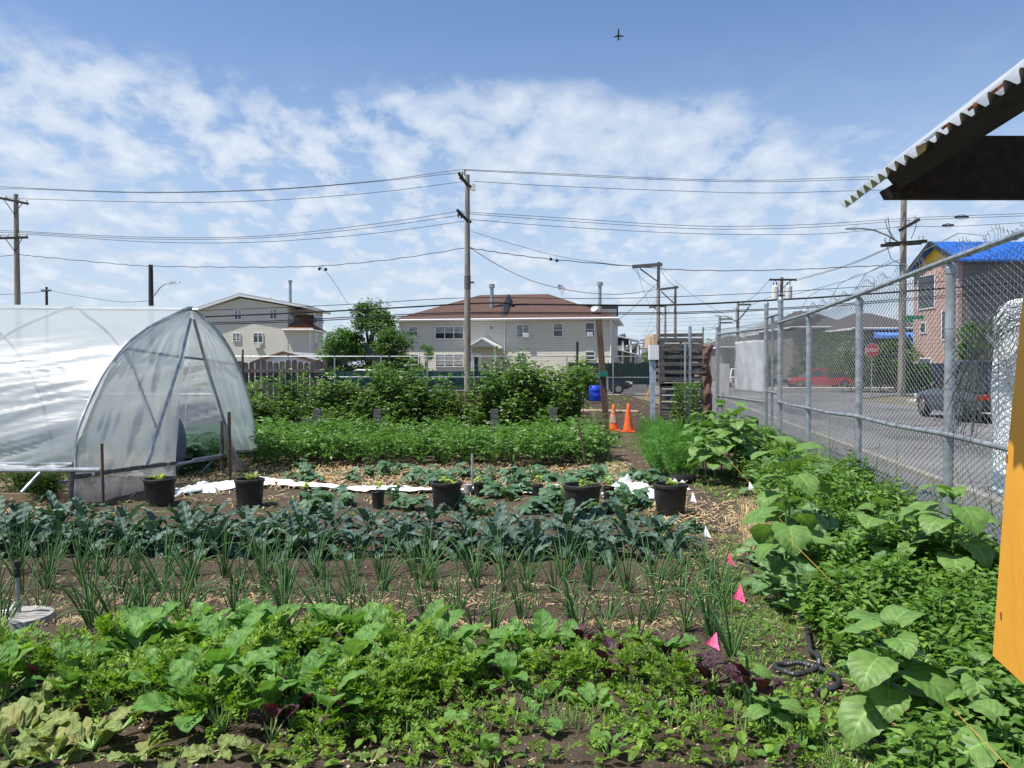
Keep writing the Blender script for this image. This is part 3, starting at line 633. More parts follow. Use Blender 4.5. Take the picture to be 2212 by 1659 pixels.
# ---- house end right of the central one with porches
HY=82; xo=XW(1286,HY); S3=lambda x:XW(x,HY)-xo; Z3=lambda y:W(1106,y,HY).z
H=thing('house',(xo,HY,0),'grey brown house with dark porches showing past the right end of the long beige house','house')
m=MB(); m.box(S3(1262),S3(1333),0,10,0,Z3(700)); m.build('wall',mt['sidinggrey'],H)
m=MB(); m.prism([(S3(1250),0,Z3(700)),(S3(1335),0,Z3(700)),(S3(1335),0,Z3(660)),(S3(1258),0,Z3(660))],None,(0,10,0)); m.build('roof',mt['roofdark'],H)
m=MB(); m.box(S3(1290),S3(1331),-.3,-.02,Z3(697),Z3(668)); m.build('dormer_wall',mt['roofgrey'],H)
m=MB(); m.box(S3(1321),S3(1351),-2.4,-.02,Z3(746),Z3(731)); m.build('balcony',mt['blackmetal'],H)
m=MB(); m.hexa([(S3(1320),-2.6,Z3(728)),(S3(1372),-2.6,Z3(739)),(S3(1372),0,Z3(739)),(S3(1320),0,Z3(722)),(S3(1320),-2.6,Z3(725)),(S3(1372),-2.6,Z3(736)),(S3(1372),0,Z3(736)),(S3(1320),0,Z3(719))]); m.build('porch_roof',mt['whitetrim'],H)
m=MB(); m.hexa([(S3(1325),-2.8,Z3(757)),(S3(1370),-2.8,Z3(768)),(S3(1370),0,Z3(768)),(S3(1325),0,Z3(757)),(S3(1325),-2.8,Z3(755)),(S3(1370),-2.8,Z3(766)),(S3(1370),0,Z3(766)),(S3(1325),0,Z3(755))]); m.build('lower_porch_roof',mt['whitetrim'],H)
for q in (1336,1353,1368): m=MB(); m.box(S3(q),S3(q)+.18,-2.5,-2.3,0,Z3(738)); m.build('porch_post',mt['whitetrim'],H)
m=MB(); m.box(S3(1322),S3(1366),-1.5,0,0,Z3(760)); m.build('porch_wall',mt['sidingtan'],H)
# distant houses down the street
far=[(1346,1352,720,150,'sidingtan','narrow tan chimney like house end above the porches'),(1371,1382,741,150,'sidinggrey','tiny grey house far down the street beside the porch'),(1400,1424,762,210,'sidingtan','tiny tan house far down the street behind the pallets'),(1384,1399,772,260,'sidinggrey','smallest grey house at the far end of the street')]
for (a,b,y,Y,mm,lb) in far:
    x0=XW(a,Y);x1=XW(b,Y);zt=W(1106,y,Y).z
    H=thing('house',((x0+x1)/2,Y,0),lb,'house'); h=(x1-x0)/2
    m=MB(); m.box(-h,h,0,12,0,zt*.8); m.build('wall',mt[mm],H)
    m=MB(); m.prism([(-h-.3,-.2,zt*.8),(h+.3,-.2,zt*.8),(0,-.2,zt)],None,(0,12.4,0)); m.build('roof',mt['roofdark'],H)
    for s_ in (-.5,.3): m=MB(); m.box(h*s_,h*s_+h*.3,-.04,0,zt*.4,zt*.55); m.build('window',mt['glass'],H)
# ---- pink building with blue roof
Y1=55.5; X1=XW(2067,Y1); Yr=58.4; Y2=61.6
H=thing('building',(X1,Y1,0),'pink three storey building with bright blue metal roof and yellow gable beyond the fence','building')
zE=9.1; zR=10.6; xl=20
m=MB(); m.prism([(0,.0,0),(0,Y2-Y1,0),(0,Y2-Y1,zE),(0,.0,zE)],None,(.3,0,0)); m.build('end_wall',mt['sidingpink'],H)
m=MB(); m.prism([(.02,0,zE),(.02,Y2-Y1,zE),(.02,Yr-Y1,zR-.15)],None,(.3,0,0)); m.build('gable',mt['yellowwall'],H)
m=MB(); m.box(.3,xl,.02,Y2-Y1,0,zE); m.build('side_wall',mt['sidingslate'],H)
m=MB(); m.hexa([(-.5,-.6,zE-.25),(xl,-.6,zE-.25),(xl,Yr-Y1,zR),(-.5,Yr-Y1,zR),(-.5,-.6,zE-.1),(xl,-.6,zE-.1),(xl,Yr-Y1,zR+.15),(-.5,Yr-Y1,zR+.15)])
m.hexa([(-.5,Yr-Y1,zR),(xl,Yr-Y1,zR),(xl,Y2-Y1+.6,zE-.5),(-.5,Y2-Y1+.6,zE-.5),(-.5,Yr-Y1,zR+.15),(xl,Yr-Y1,zR+.15),(xl,Y2-Y1+.6,zE-.35),(-.5,Y2-Y1+.6,zE-.35)])
for k in range(36): x=-.4+k*.56; m.beam((x,-.6,zE-.08),(x,Yr-Y1,zR+.17),.04,.06)
m.build('roof',mt['blueroof'],H)
m=MB(); m.beam((-.52,-.6,zE-.2),(-.52,Yr-Y1,zR+.05),.06,.3); m.beam((-.52,Yr-Y1,zR+.05),(-.52,Y2-Y1+.6,zE-.45),.06,.3); m.build('verge_board',mt['blackmetal'],H)
def ew(v0_,v1_,z0,z1,nm='window'):
    m=MB(); f=.08; m.box(-.07,-.01,v0_-f,v1_+f,z1,z1+f); m.box(-.07,-.01,v0_-f,v1_+f,z0-f,z0);m.box(-.07,-.01,v0_-f,v0_,z0,z1);m.box(-.07,-.01,v1_,v1_+f,z0,z1); o=m.build(nm,mt['whitetrim'],H)
    m=MB(); m.box(-.05,-.02,v0_,v1_,z0,z1); m.build('pane',mt['glass'],o)
ew(3.0,5.3,6.0,8.4); ew(1.2,1.9,3.6,5.6); ew(4.2,4.9,4.2,4.9); ew(3.4,5.2,.2,2.2,'door')
m=MB(); 
for k in range(8): m.box(1.0+k*2.3,1.9+k*2.3,-.03,.0,3.6,5.2)
m.build('windows_row',mt['glass'],H)
# ---- tan long building behind, with awnings
def simplehouse(x0,x1,Y,ytop,dep,mm,rm,lb,over=.4,rise=1.2,wins=((.2,.3,.45,.65),(.5,.6,.45,.65),(.75,.85,.45,.65)),cat='building',nm='building'):
    a=XW(x0,Y); b=XW(x1,Y); zt=W(1106,ytop,Y).z; H=thing(nm,(a,Y,0),lb,cat); Wd=b-a; ze=zt-rise
    m=MB(); m.box(0,Wd,0,dep,0,ze); m.build('wall',mt[mm],H)
    hiproof(H,0,Wd,0,dep,ze+.05,rise-.05,mt[rm],inset=min(dep,Wd)/2*.9,over=over)
    for (p,q,r,s_) in wins: window(H,Wd*p,Wd*q,ze*r,ze*s_,cols=2,sash=False)
    return H,Wd,ze
simplehouse(1845,1992,66,668,10,'sidinggrey','roofdark','dark grey low building with blue awnings beside the pink building',rise=1.6)
H,Wd,ze=simplehouse(1712,1840,72,664,10,'sidingtan','roofdark','tan sided house behind the red car seen through the fence',rise=1.8)
simplehouse(1560,1665,92,722,12,'sidingtan','roofdark','low grey house behind the white sheet on the fence gate',rise=1.5)
simplehouse(1672,1705,95,690,12,'siding2','roofgrey','narrow pale house behind the fence gate post',rise=1.5,wins=())
def awning(x0,x1,y0,y1,Y,mm,lb):
    a=XW(x0,Y); b=XW(x1,Y); zt=W(1106,y0,Y).z; zb=W(1106,y1,Y).z; m=MB()
    m.hexa([(0,0,zb),(b-a,0,zb),(b-a,1.4,zb+.1),(0,1.4,zb+.1),(0,.02,zb+.25),(b-a,.02,zb+.25),(b-a,1.4,zt),(0,1.4,zt)])
    return tag(m.build('awning',mt[mm],loc=(a,Y,0)),lb,'awning')
awning(1903,1968,716,731,64.2,'blueawn','wide bright blue awning left of the pink building')
awning(1968,1990,716,748,64.0,'blueawn','deeper blue awning touching the pink building')
awning(1966,1990,685,697,63,'teal','small teal green awning on upper floor beside pole')
# ================================================================== POLES AND WIRES
def pole(x,ytop,Y,r=.15,mat='polewood',lb='',arms=(),ybase=None,ins=True,lean=0):
    X_=XW(x,Y); zt=W(x,ytop,Y).z; T=thing('utility_pole',(X_,Y,0),lb,'utility pole')
    m=MB(); m.tube([(0,0,-.3),(lean*.5,0,zt*.5),(lean,0,zt)],[r*1.15,r,r*.78],12); m.build('pole',mt[mat],T,smooth=False)
    for (xa,ya,xb,yb,w_) in arms:
        a=W(xa,ya,Y)-Vector((X_,Y,0)); b=W(xb,yb,Y)-Vector((X_,Y,0)); a.y=b.y=-r-.05; a.z; m=MB(); m.beam(a,b,w_,w_*1.1)
        for q in (a,b):
            if abs(q.x)>.5: m.tube([q+(Vector((0,0,a.z))-q)*.35 if False else (q.x*.62,q.y,q.z+(0-q.z+ (a.z+b.z)/2)*.3), (0,-r-.02,(a.z+b.z)/2-.75)],.022,5)
        c=m.build('crossarm',mt['greywood' if mat!='polewood' else 'poledark'],T)
        if ins:
            k=MB()
            for t in (.04,.3,.7,.96):
                p=a.lerp(b,t)
                if abs(p.x)<.25: continue
                k.lathe([(.02,w_*.5),(.05,w_*.5+.05),(.03,w_*.5+.09),(.05,w_*.5+.13),(.02,w_*.5+.18)],8,c=tuple(p))
            if k.v: k.build('insulator',mt['acwhite'],c)
    return T,Vector((X_,Y,0)),zt
def lamp_arm(T,O,pts,Y,lb=None):
    P_=[W(x,y,Y)-O for x,y in pts]
    m=MB(); m.tube(P_,.045,6); a=m.build('lamp_arm',mt['galv'],T)
    d=(P_[-1]-P_[-2]).normalized(); m=MB(); e=P_[-1]; m.hexa([e+Vector((0,-.12,-.07)),e+d*.62+Vector((0,-.09,-.04)),e+d*.62+Vector((0,.09,-.04)),e+Vector((0,.12,-.07)),e+Vector((0,-.1,.07)),e+d*.6+Vector((0,-.06,.03)),e+d*.6+Vector((0,.06,.03)),e+Vector((0,.1,.07))])
    m.build('lamp_head',mt['galv'],a)
def transformer(T,p,r=.25,h=.9):
    m=MB(); m.lathe([(r*.9,0),(r,.05),(r,h*.9),(r*.85,h),(r*.2,h+.05)],14,c=p); t=m.build('transformer',mt['acwhite'],T)
    m=MB(); m.tube([(p[0]-r*.4,p[1],p[2]+h),(p[0]-r*.4,p[1],p[2]+h+.3)],.04,6); m.tube([(p[0]+r*.4,p[1],p[2]+h),(p[0]+r*.4,p[1],p[2]+h+.3)],.04,6); m.build('bushing',mt['greywood'],t)
YL=44.5
T,O,zt=pole(40,420,YL,.155,lb='tall wooden utility pole with two crossarms at the left edge',arms=((-2,428,66,442,.11),(4,516,65,514,.11)))
T,O,zt=pole(1010,378,43,.165,lb='tallest wooden utility pole standing in front of the long beige house',arms=())
m=MB()
for (xa,ya,xb,yb) in ((993,383,1012,404),(990,461,1012,480)):
    a=W(xa,ya,43)-O; b=W(xb,yb,43)-O; a.y-=1.0; b.y=-.2; m.beam(a,b,.1,.12); b2=b+Vector((.15,.3,0)); a2=a+Vector((0,1.0,0)); m.beam(a2,b2,.1,.12)
m.build('crossarm',mt['poledark'],T)
m=MB()
for x,y in ((994,372),(999,370),(1004,366),(1023,398),(990,457),(996,459)):
    p=W(x,y,43)-O; m.tube([p+Vector((0,0,-.35)),p],.02,5); 
    for k in range(4): m.lathe([(.02,0),(.07,.02),(.02,.06)],8,c=(p.x,p.y,p.z-.3+k*.08))
m.build('insulator',mt['greywood'],T)
m=MB(); p=W(1023,402,43)-O; m.box(p.x-.1,p.x+.1,-.1,.1,p.z-.25,p.z+.1); m.box(0,p.x,-.03,.03,p.z-.2,p.z-.14); m.build('fuse_cutout',mt['acwhite'],T)
m=MB(); p=W(1012,610,43)-O; m.box(.1,.36,-.08,.06,p.z-.05,p.z+.04); m.lathe([(.175,p.z-.35),(.175,p.z+.35)],12); m.build('cable_bracket',mt['greywood'],T)
T,O,zt=pole(1948,400,45,.19,lb='thick tall utility pole at the street corner below the shed roof',mat='polewood')
m=MB(); 
a=W(1937,500,45)-O; b=W(1980,476,45)-O; m.beam(a+Vector((0,-.3,0)),b+Vector((0,-.3,0)),.14,.16); a=W(1908,529,45)-O; b=W(1996,523,45)-O; m.beam(a+Vector((0,-.3,0)),b+Vector((0,-.3,0)),.14,.18); m.beam(a+Vector((0,.3,0)),b+Vector((0,.3,0)),.14,.18)
c=m.build('crossarm',mt['poledark'],T)
m=MB()
for x,y in ((1912,520),(1922,520),(1985,516),(1994,515),(1940,492),(1962,478),(1976,470)):
    p=W(x,y,44.7)-O
    for k in range(3): m.lathe([(.02,0),(.08,.03),(.02,.07)],8,c=(p.x,p.y,p.z+k*.09-.1))
m.build('insulator',mt['acwhite'],c)
lamp_arm(T,O,[(1940,522),(1915,508),(1890,498),(1865,494),(1850,494)],44.6)
m=MB()
for (x0,y0,x1,y1,x2,y2) in ((1918,470,1922,500,1932,516),(1912,474,1916,492,1930,520),(1980,470,1978,492,1968,516),(1915,530,1925,560,1946,570)):
    m.tube([W(x0,y0,44.5)-O,W(x1,y1,44.5)-O,W(x2,y2,44.5)-O],.02,4)
m.build('jumper_wire',mt['cable'],T)
T,O,zt=pole(328,572,50,.17,mat='poledark',lb='short black utility pole with curved street lamp behind the greenhouse')
lamp_arm(T,O,[(332,640),(345,622),(356,614),(368,612)],49.8)
T,O,zt=pole(103,620,88,.17,mat='poledark',lb='small distant utility pole above the left part of the greenhouse',arms=((92,628,113,628,.15),))
T,O,zt=pole(1421.5,566,66,.16,lb='wooden utility pole with one long arm to the left behind the pallets',arms=())
m=MB(); a=W(1365,577,66)-O; b=W(1429,572,66)-O; m.beam(a+Vector((0,-.25,0)),b+Vector((0,-.25,0)),.2,.28); m.beam(W(1381,581,66)-O+Vector((0,-.25,0)),W(1420,609,66)-O+Vector((0,-.2,0)),.07,.1); m.build('crossarm',mt['greywood'],T)
T,O,zt=pole(1458,617,90,.17,lb='slimmer utility pole with a left arm second behind the pallets')
m=MB(); m.beam(W(1423,626,90)-O+Vector((0,-.3,0)),W(1464,621,90)-O+Vector((0,-.3,0)),.2,.25); m.beam(W(1427,630,90)-O+Vector((0,-.3,0)),W(1455,656,90)-O+Vector((0,-.3,0)),.1,.12); m.build('crossarm',mt['greywood'],T)
T,O,zt=pole(1436.5,658,105,.17,lb='short utility pole between the two taller ones behind the pallets')
m=MB(); m.beam(W(1402,664,105)-O,W(1440,661,105)-O,.2,.22); m.beam(W(1412,664,105)-O,W(1432,681,105)-O,.1,.12); m.build('crossarm',mt['greywood'],T)
T,O,zt=pole(1687,599,70,.17,lb='utility pole carrying a pair of white transformers above the near fence',arms=((1660,605,1718,605,.15),))
for x in (1673,1702): p=W(x,648,70)-O; transformer(T,(p.x,-.1,p.z),.32,1.25)
m=MB(); p=W(1687,640,70)-O; m.box(-.8,.8,-.15,.1,p.z,p.z+.12); m.build('transformer_bracket',mt['greywood'],T)
T,O,zt=pole(1593,654,86,.17,lb='utility pole with single transformer above the left fence panel',arms=())
m=MB(); m.beam(W(1592,658,86)-O,W(1622,658,86)-O,.18,.2); m.beam(W(1597,690,86)-O,W(1618,662,86)-O,.08,.1); m.build('crossarm',mt['greywood'],T)
p=W(1588,693,86)-O; transformer(T,(p.x,-.1,p.z),.26,1.1); lamp_arm(T,O,[(1594,698),(1580,688),(1566,684),(1556,683)],85.6)
T,O,zt=pole(1554,683,110,.18,lb='short distant pole with two thin arms left of the single transformer pole')
m=MB(); 
for y in (689,697): m.beam(W(1552,y,110)-O,W(1582,y,110)-O,.18,.2)
m.build('crossarm',mt['greywood'],T)
T,O,zt=pole(1518,706,120,.15,lb='tiny lamp pole just right of the pallet stack top'); lamp_arm(T,O,[(1520,712),(1526,706),(1540,708),(1549,713)],120)
# many small poles far along the street
k=0
for x,y,Y in ((1395,730,180),(1390,738,230),(1399,742,260),(1381,745,300),(1387,750,340),(1376,752,400),(1393,752,440)):
    pos=XW(x,Y); z=W(x,y,Y).z; T=thing('utility_pole',(pos,Y,0),'tiny distant pole down the far street between porch house and pallets','utility pole',group='distant poles down the far street')
    m=MB(); m.tube([(0,0,0),(0,0,z)],.2,6); m.build('pole',mt['polewood'],T); m=MB(); m.beam((-1.3,0,z-.5),(1.3,0,z-.5),.2,.25); m.build('crossarm',mt['greywood'],T)
def wire(pts,Y,r,lb,mat='thin',sub=10,group=None,wob=0,name='overhead_wire'):
    """pts: picture points (x,y[,depth]); smooth catmull line through them"""
    P_=[W(p[0],p[1],p[2] if len(p)>2 else Y) for p in pts]
    if len(P_)>2:
        out=[]; Q=[P_[0]*2-P_[1]]+P_+[P_[-1]*2-P_[-2]]
        for i in range(1,len(Q)-2):
            for k in range(sub):
                t=k/sub; a,b,c,d=Q[i-1],Q[i],Q[i+1],Q[i+2]
                out.append(.5*((2*b)+(c-a)*t+(2*a-5*b+4*c-d)*t*t+(3*b-a-3*c+d)*t**3))
        out.append(P_[-1])
    else: out=P_
    if wob:
        for i,p in enumerate(out): p.z+=wob*sin(i*1.7)
    m=MB(); m.tube([p-out[0] for p in out],r,4); return tag(m.build(name,mt[mat],loc=out[0]),lb,'wire',group)
tw=.016
g1='upper wires left span'; 
wire([(-40,400),(34,405),(300,415,44.2),(560,410,43.8),(800,392,43.4),(1000,366,43)],YL,tw,'topmost wire from left pole to the tall centre pole')
wire([(-40,412),(40,408),(300,416.5,44.3),(560,411.5,43.9),(800,393.5,43.5),(994,373,43)],YL,tw,'second topmost wire just under the top one left of centre pole')
wire([(-40,424),(66,430),(350,437,44.2),(560,434,43.8),(800,417,43.4),(998,393,43)],YL,tw,'third high wire left of the centre pole')
wire([(-30,505),(4,498),(300,512,44.2),(560,510,43.8),(800,485,43.4),(990,457,43)],YL,tw,'upper of three middle wires left of centre pole')
wire([(-30,508),(30,502),(300,516,44.2),(560,514,43.8),(800,492,43.4),(996,465,43)],YL,tw,'middle of three middle wires left of centre pole')
wire([(-30,513),(62,507),(330,523,44.2),(560,523,43.8),(800,505,43.4),(1003,478,43)],YL,tw,'lowest of three middle wires left of centre pole')
wire([(1000,366,43),(1200,375),(1450,386),(1650,389.5),(1880,382),(2250,376)],44.5,tw,'topmost wire right of the tall centre pole')
wire([(1004,368,43),(1200,378),(1450,389),(1650,393),(1880,387),(2250,380)],44.5,tw,'second topmost wire right of the tall centre pole')
wire([(1023,392,43),(1200,402),(1450,412),(1650,417),(1850,412),(2250,402)],44.5,tw,'third high wire right of the tall centre pole')
wire([(990,457,43),(1200,470),(1450,486),(1600,489),(1770,484),(1950,472),(2060,467),(2250,460)],44.5,tw,'upper of three middle wires right of centre pole')
wire([(996,461,43),(1200,476),(1450,492),(1600,495),(1770,490),(1950,477),(2060,472),(2250,465)],44.5,tw,'middle of three middle wires right of centre pole')
wire([(1003,473,43),(1200,489),(1450,503),(1640,507),(1800,504),(1950,490),(2060,489),(2250,479)],44.5,tw,'lowest of three middle wires right of centre pole')
wire([(40,550,44.5),(100,556),(240,569,44.2),(330,575),(480,577),(600,577),(700,574),(850,560),(1010,535,43)],44,.02,'sagging twisted service cable left of centre pole','thin',wob=.02)
wire([(-60,560),(40,550,44.5)],44.5,.018,'cable end leaving the left pole to the picture edge')
wire([(1010,535,43),(1080,546),(1180,559),(1350,574),(1500,584),(1700,583),(1850,576),(1948,573,45)],43.6,.024,'sagging twisted service cable right of centre pole','thin',wob=.02)
wire([(1018,500,43),(1100,525),(1200,552),(1300,568),(1365,575,66)],45,.014,'thin wire dropping from centre pole to the long armed pole')
wire([(1016,536,43),(1080,575),(1150,607),(1230,627),(1300,635),(1360,634),(1421,625,66)],46,.018,'deeply sagging cable from centre pole to the long armed pole')
wire([(690,575,44),(715,600,52),(752,657,60)],50,.014,'thin service drop running down to the leafy tree')
wire([(400,686,46),(600,678),(800,668),(1008,656.5,43),(1090,655,43),(1110,662),(1135,657.5),(1440,659,44),(1728,645,45),(1833,638,45),(1948,630,45),(2250,606,46)],44,.05,'thick black bundled cable crossing in front of the house roofs','cable')
wire([(400,699,46),(600,693),(800,683),(1008,675,43),(1440,675,44),(1728,663,45),(1948,646,45),(2250,622,46)],44,.032,'lower thin black cable, upper one of its pair','cable')
wire([(400,702,46),(600,696.5),(800,687),(1008,678,43),(1440,678,44),(1728,666,45),(1948,650,45),(2250,626,46)],44,.032,'lower thin black cable, lower one of its pair','cable')
wire([(400,672,46),(620,664),(800,655),(1008,643.5,43),(1267,645,44),(1440,641.5,44),(1661,632,45),(1948,614,45),(2250,596)],44,.022,'single thin black cable above the thick bundle','cable')
wire([(-40,640,88),(92,630),(103,628)],88,.03,'short far wire left of the small distant pole')
wire([(108,628,88),(180,641),(260,652),(330,650,60)],85,.025,'far sagging wire right of the small distant pole')
wire([(1425,575,66),(1500,640,66),(1600,700,80)],66,.015,'thin guy wire down right from the long armed pole')
for i,(a,b) in enumerate((((1365,577,66),(1423,626,90)),((1375,577,66),(1405,664,105)),((1421,570,66),(1458,620,90)),((1423,626,90),(1404,664,105)),((1458,640,90),(1390,735,200)),((1421,610,66),(1300,718,75)),((1421,640,66),(1385,745,220)),((1458,650,90),(1395,730,200)),
   ((1662,605,70),(1597,660,86)),((1712,605,70),(1620,660,86)),((1597,670,86),(1556,692,110)),((1622,660,86),(1580,698,110)),((1556,692,110),(1518,715,150)),((1930,530,45),(1712,606,70)),((1936,530,45),(1718,607,70)),((1946,560,45),(1700,640,70)))):
    wire([a,((a[0]+b[0])/2,(a[1]+b[1])/2+7,(a[2]+b[2])/2),b],66,.02,'thin street wire running away along the poles behind pallets and fence gate',group='receding street wires')
for i,y in enumerate((686,694,701,712,722,734)):
    wire([(1372,y+4,120),(1520,y,120),(1700,y-9,120)],120,.022,'faint level far wire behind pallets and transformer poles',group='faint far cross street wires')
# splice bundles on the right wires
m=MB(); o=W(2080,466,44.5)
for (x0,x1,y,h) in ((2062,2092,470,6),(2035,2060,488,5)):
    m.tube([W(x0+(x1-x0)*t/8,y-h*sin(pi*t/8),44.3)-o for t in range(9)],.018,4); m.tube([W(x0,y-1,44.3)-o,W(x1,y-2,44.3)-o],.05,5)
    m.tube([W(x0+(x1-x0)*t/8,y+h*.6*sin(pi*t/8),44.3)-o for t in range(9)],.014,4)
tag(m.build('wire_splice',mt['cable'],loc=o),'looped black wire splice on the wires at the right edge','wire splice')
m=MB(); o=W(1190,562,43.6)
for (x,y) in ((1187,560),(1200,563)): 
    m.tube([W(x,y-8,43.6)-o,W(x+3,y-1,43.6)-o],.015,4); m.sphere(W(x+3,y,43.6)-o,.09,.09,.09,6,4)
tag(m.build('cable_clamp',mt['cable'],loc=o),'pair of small black clamps hanging under the cable right of centre pole','cable clamp')
m=MB(); o=W(697,582,44)
for (x,y) in ((690,580),(704,581)):
    m.tube([W(697,575,44)-o,W(x,y,44)-o],.015,4); m.sphere(W(x,y+1,44)-o,.09,.09,.09,6,4)
tag(m.build('cable_clamp',mt['cable'],loc=o),'pair of small black clamps hanging above the leafy tree','cable clamp')
# ---- airliner
Yp=2300; o=W(1337,71,Yp); T=thing('airliner',tuple(o),'tiny dark airliner flying in the clear blue sky','airplane')
rr=lambda x,y:((x-410)/1659*80*.576/1720*Yp,0,-(y-900)/1659*80*.576/1720*Yp)
def pp(x,y,d=0): a=Vector(rr(x,y)); a.y=d; return a
m=MB(); m.tube([pp(375,560,0),pp(385,600,2),pp(420,930,14),pp(465,1210,26)],[.6,2.1,2.3,.8],8); m.build('fuselage',mt['plane'],T)
for (a,b,c,d) in (((400,880),(400,1010),(60,1055),(60,1020)),((440,880),(450,1000),(910,990),(910,965))):
    m=MB(); m.prism([pp(*a,14),pp(*b,18),pp(*c,20),pp(*d,18)],None,(0,.5,.4)); m.build('wing',mt['plane'],T)
m=MB(); m.prism([pp(330,1180,25),pp(455,1120,24),pp(470,1120,24),pp(640,1150,25),pp(640,1165,26),pp(470,1170,26),pp(330,1195,26)],None,(0,.4,.2)); m.build('tailplane',mt['plane'],T)
for x in (365,545): m=MB(); m.tube([pp(x,1040,18),pp(x+8,1110,20)],1.1,8); m.build('engine',mt['plane'],T)
# ================================================================== CHAIN LINK FENCES
def chain(m,p0,p1,z0,z1,r=.0028,a=.06,sag=0.0):
    p0=Vector(p0); p1=Vector(p1); d=(p1-p0); Ln=d.length; d/=Ln; nn=Vector((d.y,-d.x,0)); h=a/2
    nw=int(Ln/a); ns=int((z1-z0)/h)
    for j in range(nw):
        st=len(m.v)
        for i in range(ns+1):
            z=z0+i*h; s=(j+.5)*a+(a/2)*(1 if (i+j)%2 else -1); o=.012*noise.noise(Vector((s*.9,z*1.2,p0.y)))*2
            q=p0+d*s+nn*(o+.004*(1 if (i+j)%2 else -1)); 
            for k in range(3):
                t=2*pi*k/3; m.v.append((q.x+d.x*r*cos(t)+nn.x*r*sin(t),q.y+d.y*r*cos(t)+nn.y*r*sin(t),z))
            if i:
                A=st+(i-1)*3;B=A+3
                for k in range(3): m.face(A+k,A+(k+1)%3,B+(k+1)%3,B+k)
def fpost(par,x,y,z,r=.038,cap=True):
    m=MB(); m.tube([(x,y,-.1),(x,y,z)],r,14)
    if cap: m.lathe([(r*1.15,z-.06),(r*1.15,z-.01),(r*.8,z+.03),(r*.3,z+.045)],14,c=(x,y,0))
    for zz in (.45,1.02,1.5,2.05):
        if zz<z-.2: m.lathe([(r*1.08,zz-.012),(r*1.08,zz+.012)],14,c=(x,y,0))
    m.build('post',mt['galv'],par,smooth=False)
FT=2.6; FM=1.02
Fn=thing('chain_link_fence',(0,0,0),'tall galvanised chain link fence running away along the right side of the garden','fence')
ys=[-1.6,1.4,4.35,7.3,10.25,13.2,15.8]; tops=[2.75,2.72,2.69,2.66,2.60,2.55,2.55]; mids=[1.1,1.1,1.09,1.07,1.05,1.0,.99]
for i,y in enumerate(ys):
    if i==6: fpost(Fn,FX(y),y,3.02,.05)
    else: fpost(Fn,FX(y),y,tops[i]-.06,.045 if i>1 else .04)
for i in range(6):
    a=(FX(ys[i]),ys[i]); b=(FX(ys[i+1]),ys[i+1])
    m=MB(); m.tube([(a[0]-.035,a[1],tops[i]),(b[0]-.035,b[1],tops[i+1])],.027,10); m2=MB()
    m2.tube([(a[0]-.03,a[1],mids[i]),((a[0]+b[0])/2-.03,(a[1]+b[1])/2,(mids[i]+mids[i+1])/2-.02),(b[0]-.03,b[1],mids[i+1])],.024,10)
    for k in range(1,7):
        for zz0,zz1,rr_ in ((tops[i],tops[i+1],.034),(mids[i],mids[i+1],.03)):
            t=k/7+.02*sin(k*3); q=Vector((a[0]+(b[0]-a[0])*t-.033,a[1]+(b[1]-a[1])*t,zz0+(zz1-zz0)*t)); dd=Vector((b[0]-a[0],b[1]-a[1],0)).normalized(); (m if rr_>.032 else m2).tube([q-dd*.006,q+dd*.006],rr_,10)
    m.build('top_rail',mt['galv'],Fn); m2.build('middle_rail',mt['galv'],Fn)
    m=MB(); chain(m,(a[0]+.012,a[1],0),(b[0]+.012,b[1],0),.03,2.62 if i<4 else 2.56,r=.0035); 
    # twisted barbs standing above the top rail
    n_=int(3/.0707)
    for k in range(n_):
        t=(k+.5)/n_; x=a[0]+(b[0]-a[0])*t+.012; y=a[1]+(b[1]-a[1])*t; z=2.6+ (tops[i]-2.6); 
        if i>=2: 
            l=.10+.05*sin(k*.7); m.tube([(x,y,z-.03),(x+.012,y+.02*sin(k),z+l*.5),(x-.01,y,z+l)],.0028,3); m.tube([(x-.018,y,z+l*.72),(x+.018,y+.02,z+l*.8)],.0026,3)
    m.build('wire_mesh',mt['wire'],Fn)
m=MB()
for y in (6.5,8.4,9.6,11.5):
    x=FX(y); m.tube([(x,y,2.62),(x+.05,y+.15,2.78),(x+.02,y+.5,2.86),(x-.02,y+1.0,2.78),(x,y+1.3,2.63)],.004,4)
m.build('loose_wire',mt['wire'],Fn)
# gate part
Gt=thing('fence_gate',(0,0,0),'chain link gate section with the white sheet, beyond the near fence run','gate')
E=(5.42,17.0); Fp=(6.06,23.5); D_=(FX(15.8),15.8)
fpost(Gt,E[0],E[1],3.03,.045); fpost(Gt,E[0]+.02,E[1]-.35,2.72,.03); fpost(Gt,Fp[0],Fp[1],2.86,.055); fpost(Gt,6.14,24.7,2.4,.035)
m=MB(); m.tube([(E[0],E[1],2.72),(D_[0],D_[1],2.73)],.025,8); m.build('top_rail',mt['galv'],Gt); m=MB(); m.tube([(E[0],E[1],1.17),(D_[0],D_[1],1.14)],.025,8); m.build('rail',mt['galv'],Gt)
m=MB(); m.tube([(Fp[0],Fp[1],2.62),(E[0],E[1],2.5)],.027,8); m.build('top_rail',mt['galv'],Gt); m=MB(); m.tube([(Fp[0],Fp[1],.82),(E[0],E[1],.92)],.025,8); m.build('rail',mt['galv'],Gt)
m=MB(); chain(m,(D_[0],D_[1],0),(E[0],E[1],0),.03,2.7,.0032); chain(m,(E[0],E[1],0),(Fp[0],Fp[1],0),.03,2.6,.0034)
for k in range(88):
    t=k/88; x=E[0]+(Fp[0]-E[0])*t; y=E[1]+(Fp[1]-E[1])*t; z=2.5+.12*t; m.tube([(x,y,z),(x,y+.02,z+.1),(x-.02,y,z+.14)],.0035,3)
m.build('wire_mesh',mt['wire'],Gt)
